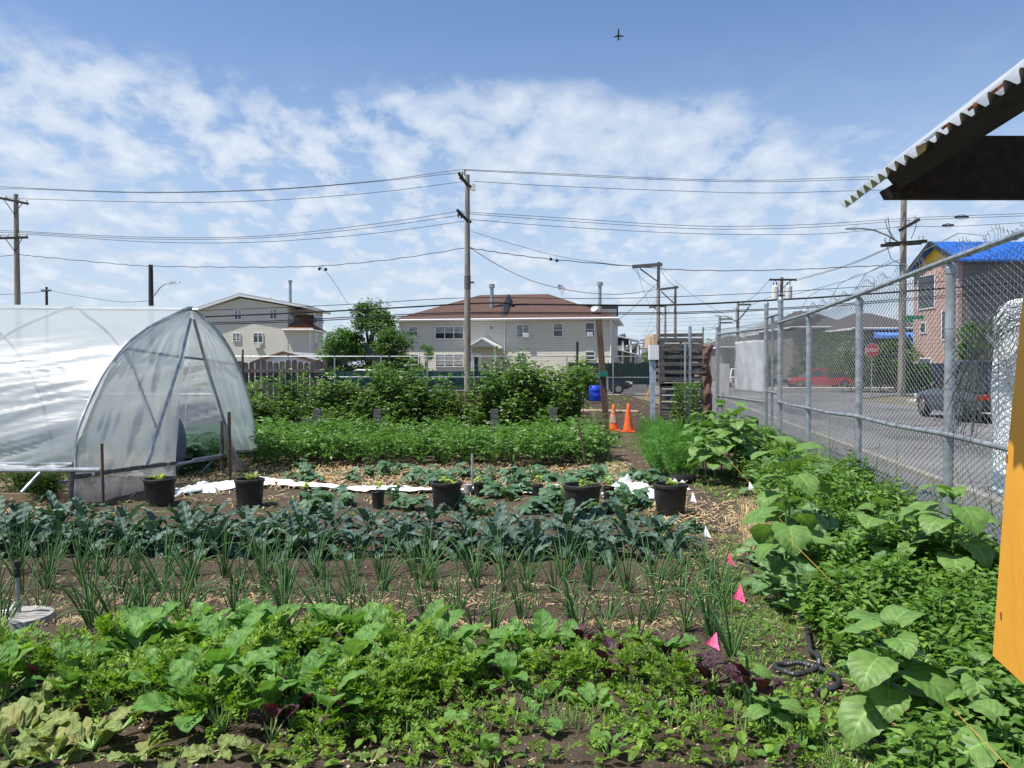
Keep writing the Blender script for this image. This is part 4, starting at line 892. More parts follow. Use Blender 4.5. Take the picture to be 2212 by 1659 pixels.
# white sheet and board on the gate panel
def on_line(x,p,q):                       # parameter where picture column x meets segment p-q
    k=(x-1106)/1720; return (k*p[1]-p[0])/((q[0]-p[0])-k*(q[1]-p[1]))
def sheet(lb,nm,pts_top,pts_bot,p,q,off,mat,nx=24,nz=20,amp=.03,cat='sheet'):
    m=MB(); n=len(pts_top)
    def itp(P_,t): 
        f=t*(n-1); i=min(int(f),n-2); g=f-i; return P_[i][0]*(1-g)+P_[i+1][0]*g,P_[i][1]*(1-g)+P_[i+1][1]*g
    for i in range(nx+1):
        xt,yt=itp(pts_top,i/nx); xb,yb=itp(pts_bot,i/nx)
        for k in range(nz+1):
            x=xt+(xb-xt)*k/nz; y=yt+(yb-yt)*k/nz; t=on_line(x,p,q); Y=p[1]+(q[1]-p[1])*t; w_=W(x,y,Y)
            m.v.append((w_.x+off+amp*noise.noise(Vector((w_.y*3,w_.z*3,1))),w_.y,w_.z))
    for i in range(nx):
        for k in range(nz): a=i*(nz+1)+k; m.face(a,a+1,a+nz+2,a+nz+1)
    o=m.build(nm,mat,smooth=True); s=o.modifiers.new('thickness','SOLIDIFY'); s.thickness=.004; return tag(o,lb,cat)
sheet('creased white plastic sheet tied to the outside of the far fence gate','plastic_sheet',[(1584,739),(1600,737),(1625,735),(1654,734)],[(1583,845),(1605,846),(1630,849),(1655,850)],E,Fp,.05,mt['tarp'])
m=MB(); p=W(1554,785,23.2); q=W(1575,853,22.6); m.hexa([W(1554,849,23.3),W(1575,853,22.5),W(1575,853,22.5)+Vector((.02,.02,0)),W(1554,849,23.3)+Vector((.02,.02,0)),W(1554,785,23.3),W(1575,786,22.5),W(1575,786,22.5)+Vector((.02,.02,0)),W(1554,785,23.3)+Vector((.02,.02,0))])
tag(m.build('sign_board',mt['board']),'blank white board fixed low beside the round topped gate post','sign')
# white banner on the near fence, outside
p=(FX(3.5),3.5); q=(FX(8),8)
sheet('tall white plastic banner hanging outside the near chain link fence by the yellow panel','banner',[(2119,735),(2122,690),(2135,662),(2160,648),(2212,640),(2290,640)],[(2119,1062),(2140,1075),(2165,1095),(2190,1106),(2230,1125),(2300,1160)],p,q,.09,mt['tarp'],40,30,.02,'banner')
# coil of loose wire hung on the fence
m=MB(); rng=random.Random(5)
for k in range(46):
    y0=6.55+rng.uniform(-.22,.3); x0=FX(y0)-.03; y1=y0-rng.uniform(.35,1.5) if k%3 else y0+rng.uniform(.1,.6); z1=rng.uniform(1.15,1.7); top=2.02+rng.uniform(-.12,.10)
    ym=6.3+rng.uniform(-.15,.12)
    m.tube([(FX(y0+.2)-.05,y0+.15+rng.uniform(0,.25),rng.uniform(1.0,1.3)),(FX(y0)-.06,y0+.05,1.65),(FX(y0)-.07,y0-.1,top-.12),(FX(ym-.2)-.08,ym-.25,top+.05),(FX(ym-.6)-.07,ym-.7,top+rng.uniform(-.05,.12)),(FX(ym-1.1)-.06,ym-1.15,top-.05+rng.uniform(-.1,.1))] if k<26 else
           [(FX(ym)-.06,ym+rng.uniform(-.1,.1),top),(FX(y1)-.07,(ym+y1)/2,top-.2),(FX(y1)-.05,y1,z1)],.0032,3)
tag(m.build('wire_coil',mt['wire']),'bundle of loose grey wire hanging on the near fence beside the banner','wire coil')
# far chain link fence along the street
Ff=thing('chain_link_fence',(0,46,0),'low far chain link fence along the street behind the brambles','fence')
zt=2.23
m=MB(); m.tube([(-16,0,zt),(7.9,0,zt)],.03,6); m.build('top_rail',mt['galv'],Ff); m=MB(); m.tube([(-16,0,1.05),(7.9,0,1.02)],.026,6); m.build('rail',mt['galv'],Ff)
x=-15.6
while x<8:
    m=MB(); m.tube([(x,0,0),(x,0,zt+.04)],.04,8); m.build('post',mt['galv'],Ff); x+=2.68
m=MB(); chain(m,(-16,.03,0),(7.9,.03,0),.03,zt,.0028,.14); m.build('wire_mesh',mt['wire'],Ff)
m=MB()
k=-11.5
while k<-1.3: m.box(k,k+.3,.06+.02*sin(k*9),.09+.02*sin(k*9),.3,1.38); k+=.3
m.build('privacy_screen',mt['screen2'],Ff)
# green slat fence on a low wall across
Fg=thing('privacy_fence',(0,50.5,0),'dark green slatted privacy fence standing on a low grey wall by the long beige house','fence')
m=MB(); m.box(-2,8.7,0,.25,0,.5); m.build('base_wall',mt['wallconc'],Fg)
m=MB(); x=3.6
while x<8.65: m.box(x,x+.085,.05+.02*(int(x*11)%2),.1,.5,1.88+.03*sin(x*7)); x+=.09
m.build('slats',mt['screen'],Fg)
for x in (3.6,6.1,8.6): m=MB(); m.tube([(x,.02,.4),(x,.02,1.95)],.035,6); m.build('post',mt['blackmetal'],Fg)

# ================================================================== GREENHOUSE
Lf=Vector((-5.28,9.6,0)); Rf=Vector((-4.36,13.6,0)); ga=atan2(4.0,.92); GF=Fac(Lf,ga)
q1=lambda x,y:(x/1.746*.57604,(1000+y/1.746)*.57604)
def gp(x,y,off=0):
    X_,Y_=q1(x,y); u,z=GF.hit(X_,Y_,off); return GF.p+GF.d*u+GF.n*off+Vector((0,0,z))
lpts=[(487,1340),(488,1240),(505,1120),(530,1020),(568,930),(625,800),(700,670),(810,530),(900,450),(1000,385),(1110,330),(1250,272)]
rpts=[(1250,272),(1330,335),(1420,420),(1500,535),(1560,660),(1605,790),(1640,930),(1660,1060),(1674,1150),(1678,1240)]
prof_=[gp(*a) for a in lpts]+[gp(*a) for a in rpts[1:]]
def catm(P_,sub):
    out=[]; Q=[P_[0]*2-P_[1]]+P_+[P_[-1]*2-P_[-2]]
    for i in range(1,len(Q)-2):
        for k in range(sub):
            t=k/sub; a,b,c,d=Q[i-1],Q[i],Q[i+1],Q[i+2]; out.append(.5*((2*b)+(c-a)*t+(2*a-5*b+4*c-d)*t*t+(3*b-a-3*c+d)*t**3))
    out.append(P_[-1]); return out
arch=catm(prof_,7)
GH=thing('greenhouse',tuple(Lf),'white plastic hoop greenhouse with peaked end and curtain doors at the left','greenhouse')
inv=Vector(Lf)
ED=Vector((-1,.05,.012)); ED.normalize(); NA=len(arch); apx=max(range(NA),key=lambda i:arch[i].z)
LEN=9.0; NS=170
m=MB(); cen=(Lf+Rf)/2
lo=next(i for i in range(NA) if arch[i].z>.42)
for s in range(NS+1):
    d=LEN*(s/NS)**1.15
    for i in range(lo,NA):
        p=arch[i]; side=1 if i<=apx else -1
        h=(p.z)/2.55; amp=.0
        sag=-.05*abs(sin(pi*((d/1.8)%1)))*(1 if d>.02 else 0)*min(1,1.3-h)*.8
        c=p.z*1.0+d*(.10+.22*(1-h)) ; 
        wr=.8*noise.noise(Vector((c*5.5,d*.28,side*3)))+.6*(.5-abs(noise.noise(Vector((c*11,d*.4,side*5)))))*1.2+.35*noise.noise(Vector((c*24,d*.8,side)))
        fade=min(1,d/.5)*max(0,min(1,(.95-h)*2.4)); amp=.075*wr*fade
        nrm=(p-Vector((cen.x+(p.x-cen.x)*0,cen.y,.6))); nrm.z*=.6; nrm.normalize()
        q=p+ED*d+nrm*(amp+sag*fade)+nrm*.03
        if side>0: q.y-= .10*(1-h)*min(1,d*1.2)*(1-h)
        m.v.append(tuple(q-inv))
K=NA-lo
for s in range(NS):
    for i in range(K-1): a=s*K+i; m.face(a,a+1,a+K+1,a+K)
film=FILM('greenhouse_film',transp=.4,bump=.25,sc_=2.5,stretch=(.35,1,2.2),gloss=.12,rough=.34,fres=.22,tl=.6,col=(.72,.77,.81))
fend=FILM('greenhouse_end_film',transp=.36,tl=.78,bump=.15,sc_=7,stretch=(1.5,1.5,.4),gloss=.08,rough=.4,fres=.25,col=(.9,.92,.93))
fdirty=FILM('greenhouse_skirt_film',transp=.25,bump=.3,sc_=6,gloss=.05,rough=.45,fres=.3,col=(.45,.41,.41))
m.build('cover_film',film,GH,smooth=True)
def hoop(d,nm='hoop',r=.022):
    m=MB(); m.tube([p+ED*d-inv for p in arch],r,7); return m.build(nm,mt['galv'],GH,smooth=True)
hoop(0,'end_hoop',.03)
for k in range(1,6): hoop(1.8*k)
m=MB(); m.tube([arch[apx]-inv+ED*-.12+Vector((0,0,-.02)),arch[apx]-inv+ED*LEN+Vector((0,0,-.02))],.025,7); m.build('ridge_pole',mt['galv'],GH)
def tb(nm,pts,r,mat='galv',off=0,n=8,par=None):
    m=MB(); m.tube([gp(x,y,off)-inv for x,y in pts],r,n); return m.build(nm,mt[mat],par or GH)
tb('cross_bar',[(820,535),(1160,588),(1330,606),(1440,625),(1550,640)],.02)
tb('brace',[(820,540),(1020,1050)],.018)
tb('door_pole',[(1250,340),(1180,620),(960,1300)],.024,'galv',.06)
tb('door_pole',[(1270,345),(1340,600),(1480,1050)],.024,'galv',.06)
tb('door_pole',[(1122,798),(1095,1000),(1078,1250)],.03,'fencewood',-.06)
tb('base_bar',[(490,1378),(760,1335),(1150,1283)],.03,'greywood',.04)
tb('base_bar',[(1150,1296),(1470,1240)],.022,'galv',0); tb('base_bar',[(1265,1262),(1470,1232)],.016,'galv',.03)
tb('base_bar',[(1530,1218),(1680,1216)],.03,'greywood',0)
tb('base_bar',[(1200,1212),(1440,1216)],.015,'galv',-1.0)
for x,y0,y1,r in ((470,1330,1545,.04),(1455,1010,1400,.03),(1672,1210,1340,.03)): tb('stake',[(x,y0),(x,y1)],r,'greywood',0)
tb('strut',[(140,1480),(260,1350)],.018,'galv',.3); tb('strut',[(1310,1350),(1440,1225)],.012,'galv',-.2)
tb('string',[(1230,620),(1245,660),(1215,790),(1218,900),(1212,1060)],.006,'cloth',-.3,4)
# roll bars at the lower edge of the side cover
m=MB(); a=gp(480,1292); m.tube([a-inv+Vector((0,-.02,0)),a-inv+Vector((-6,0,.05))],.02,8); m.build('hip_rail',mt['galv'],GH)
m=MB(); a=W(218,1015,9.25); m.tube([a-inv,a-inv+Vector((-3,0,-.02)),a-inv+Vector((-7,0,-.01))],.028,8); m.build('roll_bar',mt['galv'],GH)
m=MB(); m.tube([W(220,958,9.2)-inv,W(223,1085,9.2)-inv],.018,8); m.build('stake',mt['brownwood'],GH)
m=MB(); m.tube([W(495,890,12.0)-inv,W(497,1040,12.0)-inv],.026,8); m.build('stake',mt['brownwood'],GH)
# film between hip rail and roll bar
m=MB(); 
for s in range(31):
    for k in range(4):
        a=gp(480,1292)+Vector((-6*s/30,0,.05*s/30)); b=W(218,1015,9.25)+Vector((-.75-6*s/30,0,0)); q=a.lerp(b,k/3); q.z+=.02*sin(s*2+k)-.03*sin(pi*k/3); m.v.append(tuple(q-inv))
for s in range(30):
    for k in range(3): a=s*4+k; m.face(a,a+1,a+5,a+4)
m.build('side_skirt',film,GH,smooth=True)
def panel(nm,rows,mat,nx=26,off=.03,fold=.04,seed=0,ff=9,conv=0):
    """rows: (y, xl, xr) in picture; pleated curtain on the end plane"""
    m=MB(); R_=[]; n=(len(rows)-1)*7
    for i in range(n+1):
        f=i/7; k=min(int(f),len(rows)-2); g=f-k; R_.append([rows[k][j]*(1-g)+rows[k+1][j]*g for j in range(3)])
    for i,(y,xl,xr) in enumerate(R_):
        for j in range(nx+1):
            t=j/nx; o=off+fold*(noise.noise(Vector((t*ff,i*.06,seed)))+.5*noise.noise(Vector((t*ff*2.6,i*.1,seed+3))))
            m.v.append(tuple(gp(xl+(xr-xl)*t,y,o)-inv))
    for i in range(n):
        for j in range(nx): a=i*(nx+1)+j; m.face(a,a+1,a+nx+2,a+nx+1)
    return m.build(nm,mat,GH,smooth=True)
panel('left_curtain',[(290,1225,1252),(335,1100,1248),(400,985,1240),(500,850,1225),(620,735,1207),(760,655,1195),(930,575,1178),(1080,520,1166),(1200,492,1155),(1290,486,1150),(1370,488,1150)],fend,40,.04,.05,1)
panel('skirt',[(1375,490,1150),(1450,485,1140),(1545,480,1120)],fdirty,40,.05,.04,4)
panel('right_curtain',[(290,1256,1275),(345,1272,1350),(420,1290,1425),(535,1325,1500),(660,1345,1562),(790,1370,1610),(930,1420,1645),(1010,1455,1660),(1060,1470,1668),(1130,1500,1682),(1200,1545,1695)],fend,30,.05,.05,7,7)
panel('gathered_curtain_tail',[(1040,1462,1500),(1100,1460,1508),(1180,1470,1530),(1250,1490,1560),(1330,1510,1650),(1365,1530,1760)],fdirty,20,.12,.06,9,7)
# barrel-backed grey container inside and plants
m=MB(); p=gp(1118,1180,-.4); m.sphere((0,0,.5),.22,.24,.48,16,12); tag(m.build('water_tank',M('blue_grey_tank',(.09,.11,.15),rough=.5),loc=(p.x,p.y,.02),smooth=True),'blue grey rounded tank half hidden by the greenhouse curtain','tank')

# ================================================================== SHED WITH CORRUGATED ROOF
SHD=thing('shed',(1.8,1.5,0),'yellow panelled shed with steep corrugated metal roof at the right edge','shed'); so_=Vector((1.8,1.5,0))
EX0,EK,EZ=1.04,.083,2.35
eave=lambda y,dz=0: Vector((EX0+EK*y,y,EZ+dz+(2.5-y)*.032))
ed=Vector((EK,1,-.032)).normalized(); up_=Vector((cos(radians(38.5)),-EK*cos(radians(38.5)),sin(radians(38.5)))); up_=(up_-ed*up_.dot(ed)).normalized(); nr=ed.cross(up_); nr=nr if nr.z>0 else -nr
YE=3.17; tot=(YE+1.2)/ed.y; PT=.072
m=MB(); n=int(tot/PT*10); NU=6
for i in range(n+1):
    s=i/n*tot; b=eave(YE)-ed*s; wv=cos(2*pi*s/PT); wv=wv*(1.15-.15*abs(wv))
    for k in range(NU+1):
        jag=.006*sin(s*3.1)+(.03 if .72<s<.80 else 0); q=b+up_*(.95*k/NU-jag*(1-k/NU))+nr*(.0145+.003*noise.noise(Vector((s*3,k*.4,2))))*wv+nr*.006*noise.noise(Vector((s*5,k,7)))+Vector((0,0,.01*sin(s*1.3))); m.v.append(tuple(q-so_))
for i in range(n):
    for k in range(NU): a=i*(NU+1)+k; m.face(a,a+1,a+NU+2,a+NU+1)
r_=m.build('corrugated_roof',mt['roofing'],SHD,smooth=True); r_.modifiers.new('t','SOLIDIFY').thickness=.0015
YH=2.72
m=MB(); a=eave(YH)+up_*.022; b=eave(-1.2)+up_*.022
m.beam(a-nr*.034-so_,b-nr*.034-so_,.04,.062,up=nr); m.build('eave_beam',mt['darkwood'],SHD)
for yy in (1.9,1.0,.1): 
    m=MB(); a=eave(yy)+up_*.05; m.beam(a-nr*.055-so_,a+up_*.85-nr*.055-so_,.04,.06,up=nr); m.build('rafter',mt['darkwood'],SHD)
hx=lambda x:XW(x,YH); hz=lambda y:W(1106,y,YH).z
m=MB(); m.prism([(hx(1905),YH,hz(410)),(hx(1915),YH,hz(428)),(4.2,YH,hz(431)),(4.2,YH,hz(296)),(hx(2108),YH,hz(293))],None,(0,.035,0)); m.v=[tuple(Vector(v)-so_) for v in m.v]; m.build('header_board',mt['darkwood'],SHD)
PX0=1.44
def pl(x,y):
    a,b,c=ray(x,y); k=a/b; Y=PX0/(k-EK); return Vector((PX0+EK*Y,Y,EYE+c/b*Y))
P1=[pl(2144,1416),pl(2160,1190),pl(2177,968),pl(2212,612),pl(2229,440)]; zt_=2.27
pr=pl(2212,1479); dz=(pr.z-P1[0].z)/(P1[0].y-pr.y); yn=-1.2
P1+= [Vector((PX0+EK*1.9,1.9,zt_)),Vector((PX0+EK*yn,yn,zt_)),Vector((PX0+EK*yn,yn,P1[0].z+dz*(P1[0].y-yn)))]
m=MB(); m.prism([p-so_ for p in P1],None,(.018,-.0015,0)); m.build('side_panel',mt['yellow'],SHD)
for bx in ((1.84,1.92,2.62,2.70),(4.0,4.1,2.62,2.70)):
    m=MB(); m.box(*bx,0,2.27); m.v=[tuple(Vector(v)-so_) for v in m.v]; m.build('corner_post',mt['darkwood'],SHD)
for (x,y) in ((2168,990),(2155,1330)): 
    q=pl(x+8,y); m=MB(); m.box(-.003,.001,-.003,.003,-.012,.012); m.v=[tuple(Vector(v)+q-so_) for v in m.v]; m.build('nail',mt['rust'],SHD)
for (y,l,nm,mm) in ((2.38,.07,'roof_clip','galv'),(2.25,.03,'rust_patch','rust'),(2.1,.02,'rust_patch','rust'),(1.98,.02,'rust_patch','rust')):
    m=MB(); a=eave(y)+nr*.017-up_*.004; m.beam(a-so_,a-so_+up_*l,.03,.008,up=nr); m.build(nm,mt[mm],SHD)

# ================================================================== PALLETS, POSTS, CONES, BARREL
def pallet(loc,rz,lb,w_=1.16,h=1.2,seed=0,group=None,zl=None):
    T=thing('pallet',loc,lb,'pallet',group,rz); r=random.Random(seed)
    m=MB()
    for x in (0,w_/2-.02,w_-.04): m.box(x,x+.04,.02,.11,0,h)
    m.build('stringer',mt['greywood'],T)
    for k,z in enumerate(zl or [.02+k*(h-.12)/6+r.uniform(-.02,.02) for k in range(7)]):
        m=MB(); a=r.uniform(-.012,.012)*(.5 if zl else 1); m.hexa([(0,0,z+a),(w_,0,z-a),(w_,.018,z-a),(0,.018,z+a),(0,0,z+.095+a),(w_,0,z+.095-a),(w_,.018,z+.095-a),(0,.018,z+.095+a)]); m.build('slat',mt['greywood'],T)
    m=MB()
    for k in range(7): z=.02+k*(h-.14)/6; m.box(0,w_,.112,.128,z,z+.13)
    m.build('back_slats',mt['greywood'],T); return T
px0=XW(1424,22); 
pallet((px0,22,1.25),0,'upper grey wooden pallet of the upright stack with blue lettering behind it',w_=1.2,seed=1,zl=[EYE-((1000+q/2.37)*.57604-790)/1720*22-1.25-.0 for q in (625,665,712,750,818,882,952,1018,1062)])
pallet((px0+.03,22,0),0,'lower grey wooden pallet half hidden by the dark shrub',w_=1.2,seed=2)
pallet((px0,23.3,1.22),0,'rear grey pallet seen edge on behind the upper pallet',w_=1.2,seed=3)
T=pallet((px0-.02,23.2,1.15),-pi/2*.98,'upright side pallet turned edge on at the left of the pallet stack',w_=1.2,seed=4)
m=MB(); 
for (x0,x1,y0,y1,Y) in ((1404,1411,751,727,22.2),(1411,1420,745,722,22.0)):
    a=W(x0,y0,Y);b=W(x1,y1,Y); m.box(a.x,b.x,Y,Y+.9,a.z,b.z)
tag(m.build('planks',mt['lumber']),'pale wooden planks resting on top left of the pallet stack','plank')
# sign board with lettering
Y=22.2; z0=W(1435,802,Y).z; z1=W(1435,788,Y).z; x0=XW(1436,Y); x1=XW(1500,Y)
T=thing('sign',(x0,Y,z0),'navy blue sign with white capital lettering behind the pallet slats','sign')
m=MB(); m.box(0,x1-x0,0,.01,-.3,z1-z0); m.build('panel',mt['navy'],T); m=MB(); m.box(-.04,0,-.01,.01,-.1,z1-z0); m.box(x1-x0,x1-x0+.2,-.005,.01,-.1,z1-z0); m.build('edge_strip',mt['white'],T)
def text_mesh(body,size,cent=False,sp=1.08):
    fc=bpy.data.curves.new('t','FONT'); fc.body=body; fc.size=size; fc.extrude=.002; fc.space_character=sp
    if cent: fc.align_x='CENTER'; fc.align_y='CENTER'
    fo=bpy.data.objects.new('t',fc); me=bpy.data.meshes.new_from_object(fo); bpy.data.objects.remove(fo); o=bpy.data.objects.new('lettering',me); COL.objects.link(o); return o
fo=text_mesh('CALLAHEAD',.135); fo.parent=T; fo.location=(.03,-.004,.045); fo.rotation_euler=(pi/2,0,0); fo.data.materials.append(mt['white'])
# white bags inside the pallet stack
m=MB(); m.sphere((.55,.1,0),.5,.3,.05,14,6); tag(m.build('white_bag',mt['cloth'],loc=(px0,22.5,W(1450,742,22.5).z)),'flat white bag lying inside the upper pallet','bag')
m=MB(); m.hexa([(0,0,0),(.25,0,0),(.25,.2,0),(0,.2,0),(0,0,.4),(.25,0,.4),(.25,.2,.4),(0,.2,.4)]); tag(m.build('plastic_box',mt['board'],loc=(XW(1403,21.6),21.6,W(1403,777,21.6).z)),'white plastic cap standing on the leaning metal sheets','plastic box')
m=MB()
for k in range(5):
    x=XW(1404+k*3.2,21.5); m.beam((x-.02*k,21.3,0),(x+.03,21.75,2.15-.06*k),.035,.02)
tag(m.build('metal_sheets',mt['galv']),'narrow galvanised sheets leaning upright against the pallets','metal sheet')
m=MB(); m.tube([(0,0,0),(0,0,W(1488,705,21.5).z)],.043,12); tag(m.build('steel_post',mt['galv'],loc=(XW(1490,21.5),21.5,0)),'tall bare steel post in front of the pallet stack','post')
m=MB(); m.tube([(0,0,0),(0,0,W(1480,738,21.45).z)],.03,10); tag(m.build('steel_post',mt['galv'],loc=(XW(1480,21.45),21.45,0)),'slightly shorter steel post clamped beside the tall bare one','post')
m=MB()
nr_=26
for i in range(nr_+1):
    for j in range(16):
        t=2*pi*j/16; z=i*2.3/nr_; r0=.17*(1+.45*noise.noise(Vector((cos(t)*1.5,sin(t)*1.5,z*3.2)))+.2*noise.noise(Vector((cos(t)*4,sin(t)*4,z*11)))); m.v.append((r0*cos(t)+.04*sin(z*3),r0*sin(t),z+.03*sin(j)))
for i in range(nr_):
    for j in range(16): m.face(i*16+j,i*16+(j+1)%16,(i+1)*16+(j+1)%16,(i+1)*16+j)
m.face(*[nr_*16+j for j in range(16)])
tag(m.build('burlap_roll',mt['brick'],loc=(XW(1524,24),24,0)),'lumpy brown bundle stacked between pallets and fence post','bundle')
m=MB(); a=W(1311,932,19.8); b=W(1293,690,19.8); m.beam(Vector((0,0,0)),b-Vector((a.x,a.y,0)),.15,.09,up=(0,1,0)); T=tag(m.build('wooden_post',mt['brownwood'],loc=(a.x,19.8,0)),'leaning brown wooden post beside the orange cones','post')
m=MB(); c=W(1302,805,19.8)-Vector((a.x,19.8,0)); m.box(c.x-.1,c.x+.11,-.08,.09,c.z-.1,c.z+.03); tag(m.build('bottle_holder',mt['teal'],loc=(a.x,19.7,0)),'clear greenish container strapped to the leaning brown post','container')
m=MB(); m.box(0,.05,-.1,-.09,c.z-.42,c.z-.12); tag(m.build('gauge_strip',mt['white'],loc=(a.x-.03,19.8,0)),'small white strip fixed to the leaning brown post','gauge')
m=MB(); m.tube([(0,0,0),(0,0,W(1250,738,19).z)],.03,8); tag(m.build('fence_stake',mt['blackmetal'],loc=(XW(1247,19),19,0)),'tall thin black stake at the right end of the brambles','stake')
m=MB(); m.tube([(0,0,0),(0,0,W(858,765,20).z)],.022,8); tag(m.build('fence_stake',mt['blackmetal'],loc=(XW(841,20),20,0)),'thin black stake standing among the brambles left of the tall pole','stake')
m=MB(); m.tube([(0,0,0),(0,0,W(533,755,19.5).z)],.022,8); tag(m.build('fence_stake',mt['blackmetal'],loc=(XW(525,19.5),19.5,0)),'thin black stake by the dark plank fence near the greenhouse','stake')
m=MB(); m.box(-.13,.13,-.1,.1,0,W(1,845,18.5).z); tag(m.build('wooden_post',mt['fencewood'],loc=(XW(1242,18.6),18.6,0)),'short dark square post below the tall black stake','post')
for x,Y,yt,lb in ((685,16.9,884,'leftmost grey post stub at the back of the potato bed'),(815,16.9,884,'second grey post stub from the left behind the potato bed'),(1068,17.0,884,'third grey post stub from the left behind the potato bed'),(1195,17.0,880,'rightmost grey post stub behind the potato bed')):
    m=MB(); z=W(1,yt,Y).z; m.hexa([(-.085,-.06,0),(.085,-.06,0),(.085,.06,0),(-.085,.06,0),(-.08,-.055,z),(.08,-.055,z+.02),(.08,.055,z+.01),(-.08,.055,z)]); tag(m.build('post_stub',mt['greywood'],loc=(XW(x,Y),Y,0)),lb,'post',group='grey post stubs behind the potato bed')
# cones
def cone(x,yt,yb,lb,band):
    g=G(x,yb); Y=g.y; H_=W(x,yt,Y).z-.0; T=thing('traffic_cone',(g.x,Y,0),lb,'traffic cone',group='orange cones at the end of the path')
    m=MB(); m.hexa([(-.17,-.17,0),(.17,-.17,0),(.17,.17,0),(-.17,.17,0),(-.165,-.165,.035),(.165,-.165,.035),(.165,.165,.035),(-.165,.165,.035)]); m.build('base',mt['orange'],T)
    m=MB(); m.lathe([(.135,.035),(.13,.06),(.09,H_*.42),(.045,H_*.86),(.032,H_),(.02,H_+.005)],18); m.build('body',mt['orange'],T,smooth=True)
    if band: m=MB(); m.lathe([(.112,H_*.30),(.074,H_*.62)],18); m.lathe([(.066,H_*.68),(.056,H_*.8)],18); m.v=[(a*1.02,b*1.02,c) for a,b,c in m.v]; m.build('reflective_band',mt['orangegrey'],T)
cone(1325,874,930,'left orange traffic cone with worn grey band',True); cone(1357,872,933,'right orange traffic cone without a band',False)
m=MB(); g=G(1286,861); 
m.lathe([(.26,0),(.28,.04),(.28,.25),(.29,.27),(.28,.29),(.28,.5),(.29,.52),(.28,.54),(.27,.72),(.24,.74)],18); m.v=[(a,b,c*.95) for a,b,c in m.v]
o=tag(m.build('barrel',mt['blueplastic'],loc=(XW(1286,36),36,.1),smooth=True),'blue plastic barrel left of the leaning brown post','barrel')
m=MB(); a=G(1253,890); 
for k in range(3): m.beam((0,k*.14,.05+.02*k),(2.05,-.55+k*.12,.05+.01*k),.1,.03)
tag(m.build('lumber_pieces',mt['lumber'],loc=(a.x,a.y,0)),'pale lumber lengths lying on bare soil behind the cones','plank')
m=MB(); m.beam((0,0,0),(.35,0,1.15),.09,.05); m.beam((0,.1,0),(.37,.1,1.1),.05,.04); tag(m.build('yellow_plank',mt['string'],loc=(XW(1396,40),40,0)),'yellow brown board leaning by the far fence behind the metal sheets','plank')
m=MB(); m.sphere((0,0,.03),.14,.1,.04,10,5); m.sphere((.18,.04,.03),.1,.08,.04,10,5); tag(m.build('red_bag',mt['redplastic'],loc=(XW(1270,19),19,.02)),'small red scrap lying on soil left of the leaning post','scrap')
# stockade fence
SF=thing('plank_fence',(XW(512,22.5),22.5,0),'dark dog eared plank fence between the greenhouse and the brambles','fence')
o_=XW(512,22.5); k=0; x=0
while x<2.5:
    zt=1.83-.04*sin(k*1.3); m=MB(); m.prism([(x,0,.1),(x+.145,0,.1),(x+.145,0,zt-.05),(x+.11,0,zt),(x+.035,0,zt),(x,0,zt-.05)],None,(0,.02,0)); m.build('plank',mt['fencewood'],SF); x+=.172; k+=1
m=MB(); 
for z in (.4,1.5): m.box(0,2.5,-.05,-.002,z,z+.1)
m.build('rail',mt['greywood'],SF)
# brown low boarding behind brambles
m=MB(); 
x=0
while x<5.7:
    m.box(x,x+.19,0,.02,0,1.05+.03*sin(x*5)); x+=.2
tag(m.build('low_board_fence',mt['brownwood'],loc=(-4.4,20.2,0)),'low brown board fence seen in gaps between the bramble bushes','fence')
m=MB(); m.beam((0,0,.5),(.6,0,.5),.04,.09); tag(m.build('bed_board',mt['greywood'],loc=(XW(650,17.2),17.2,0)),'grey board edging behind the left of the potato bed','plank')

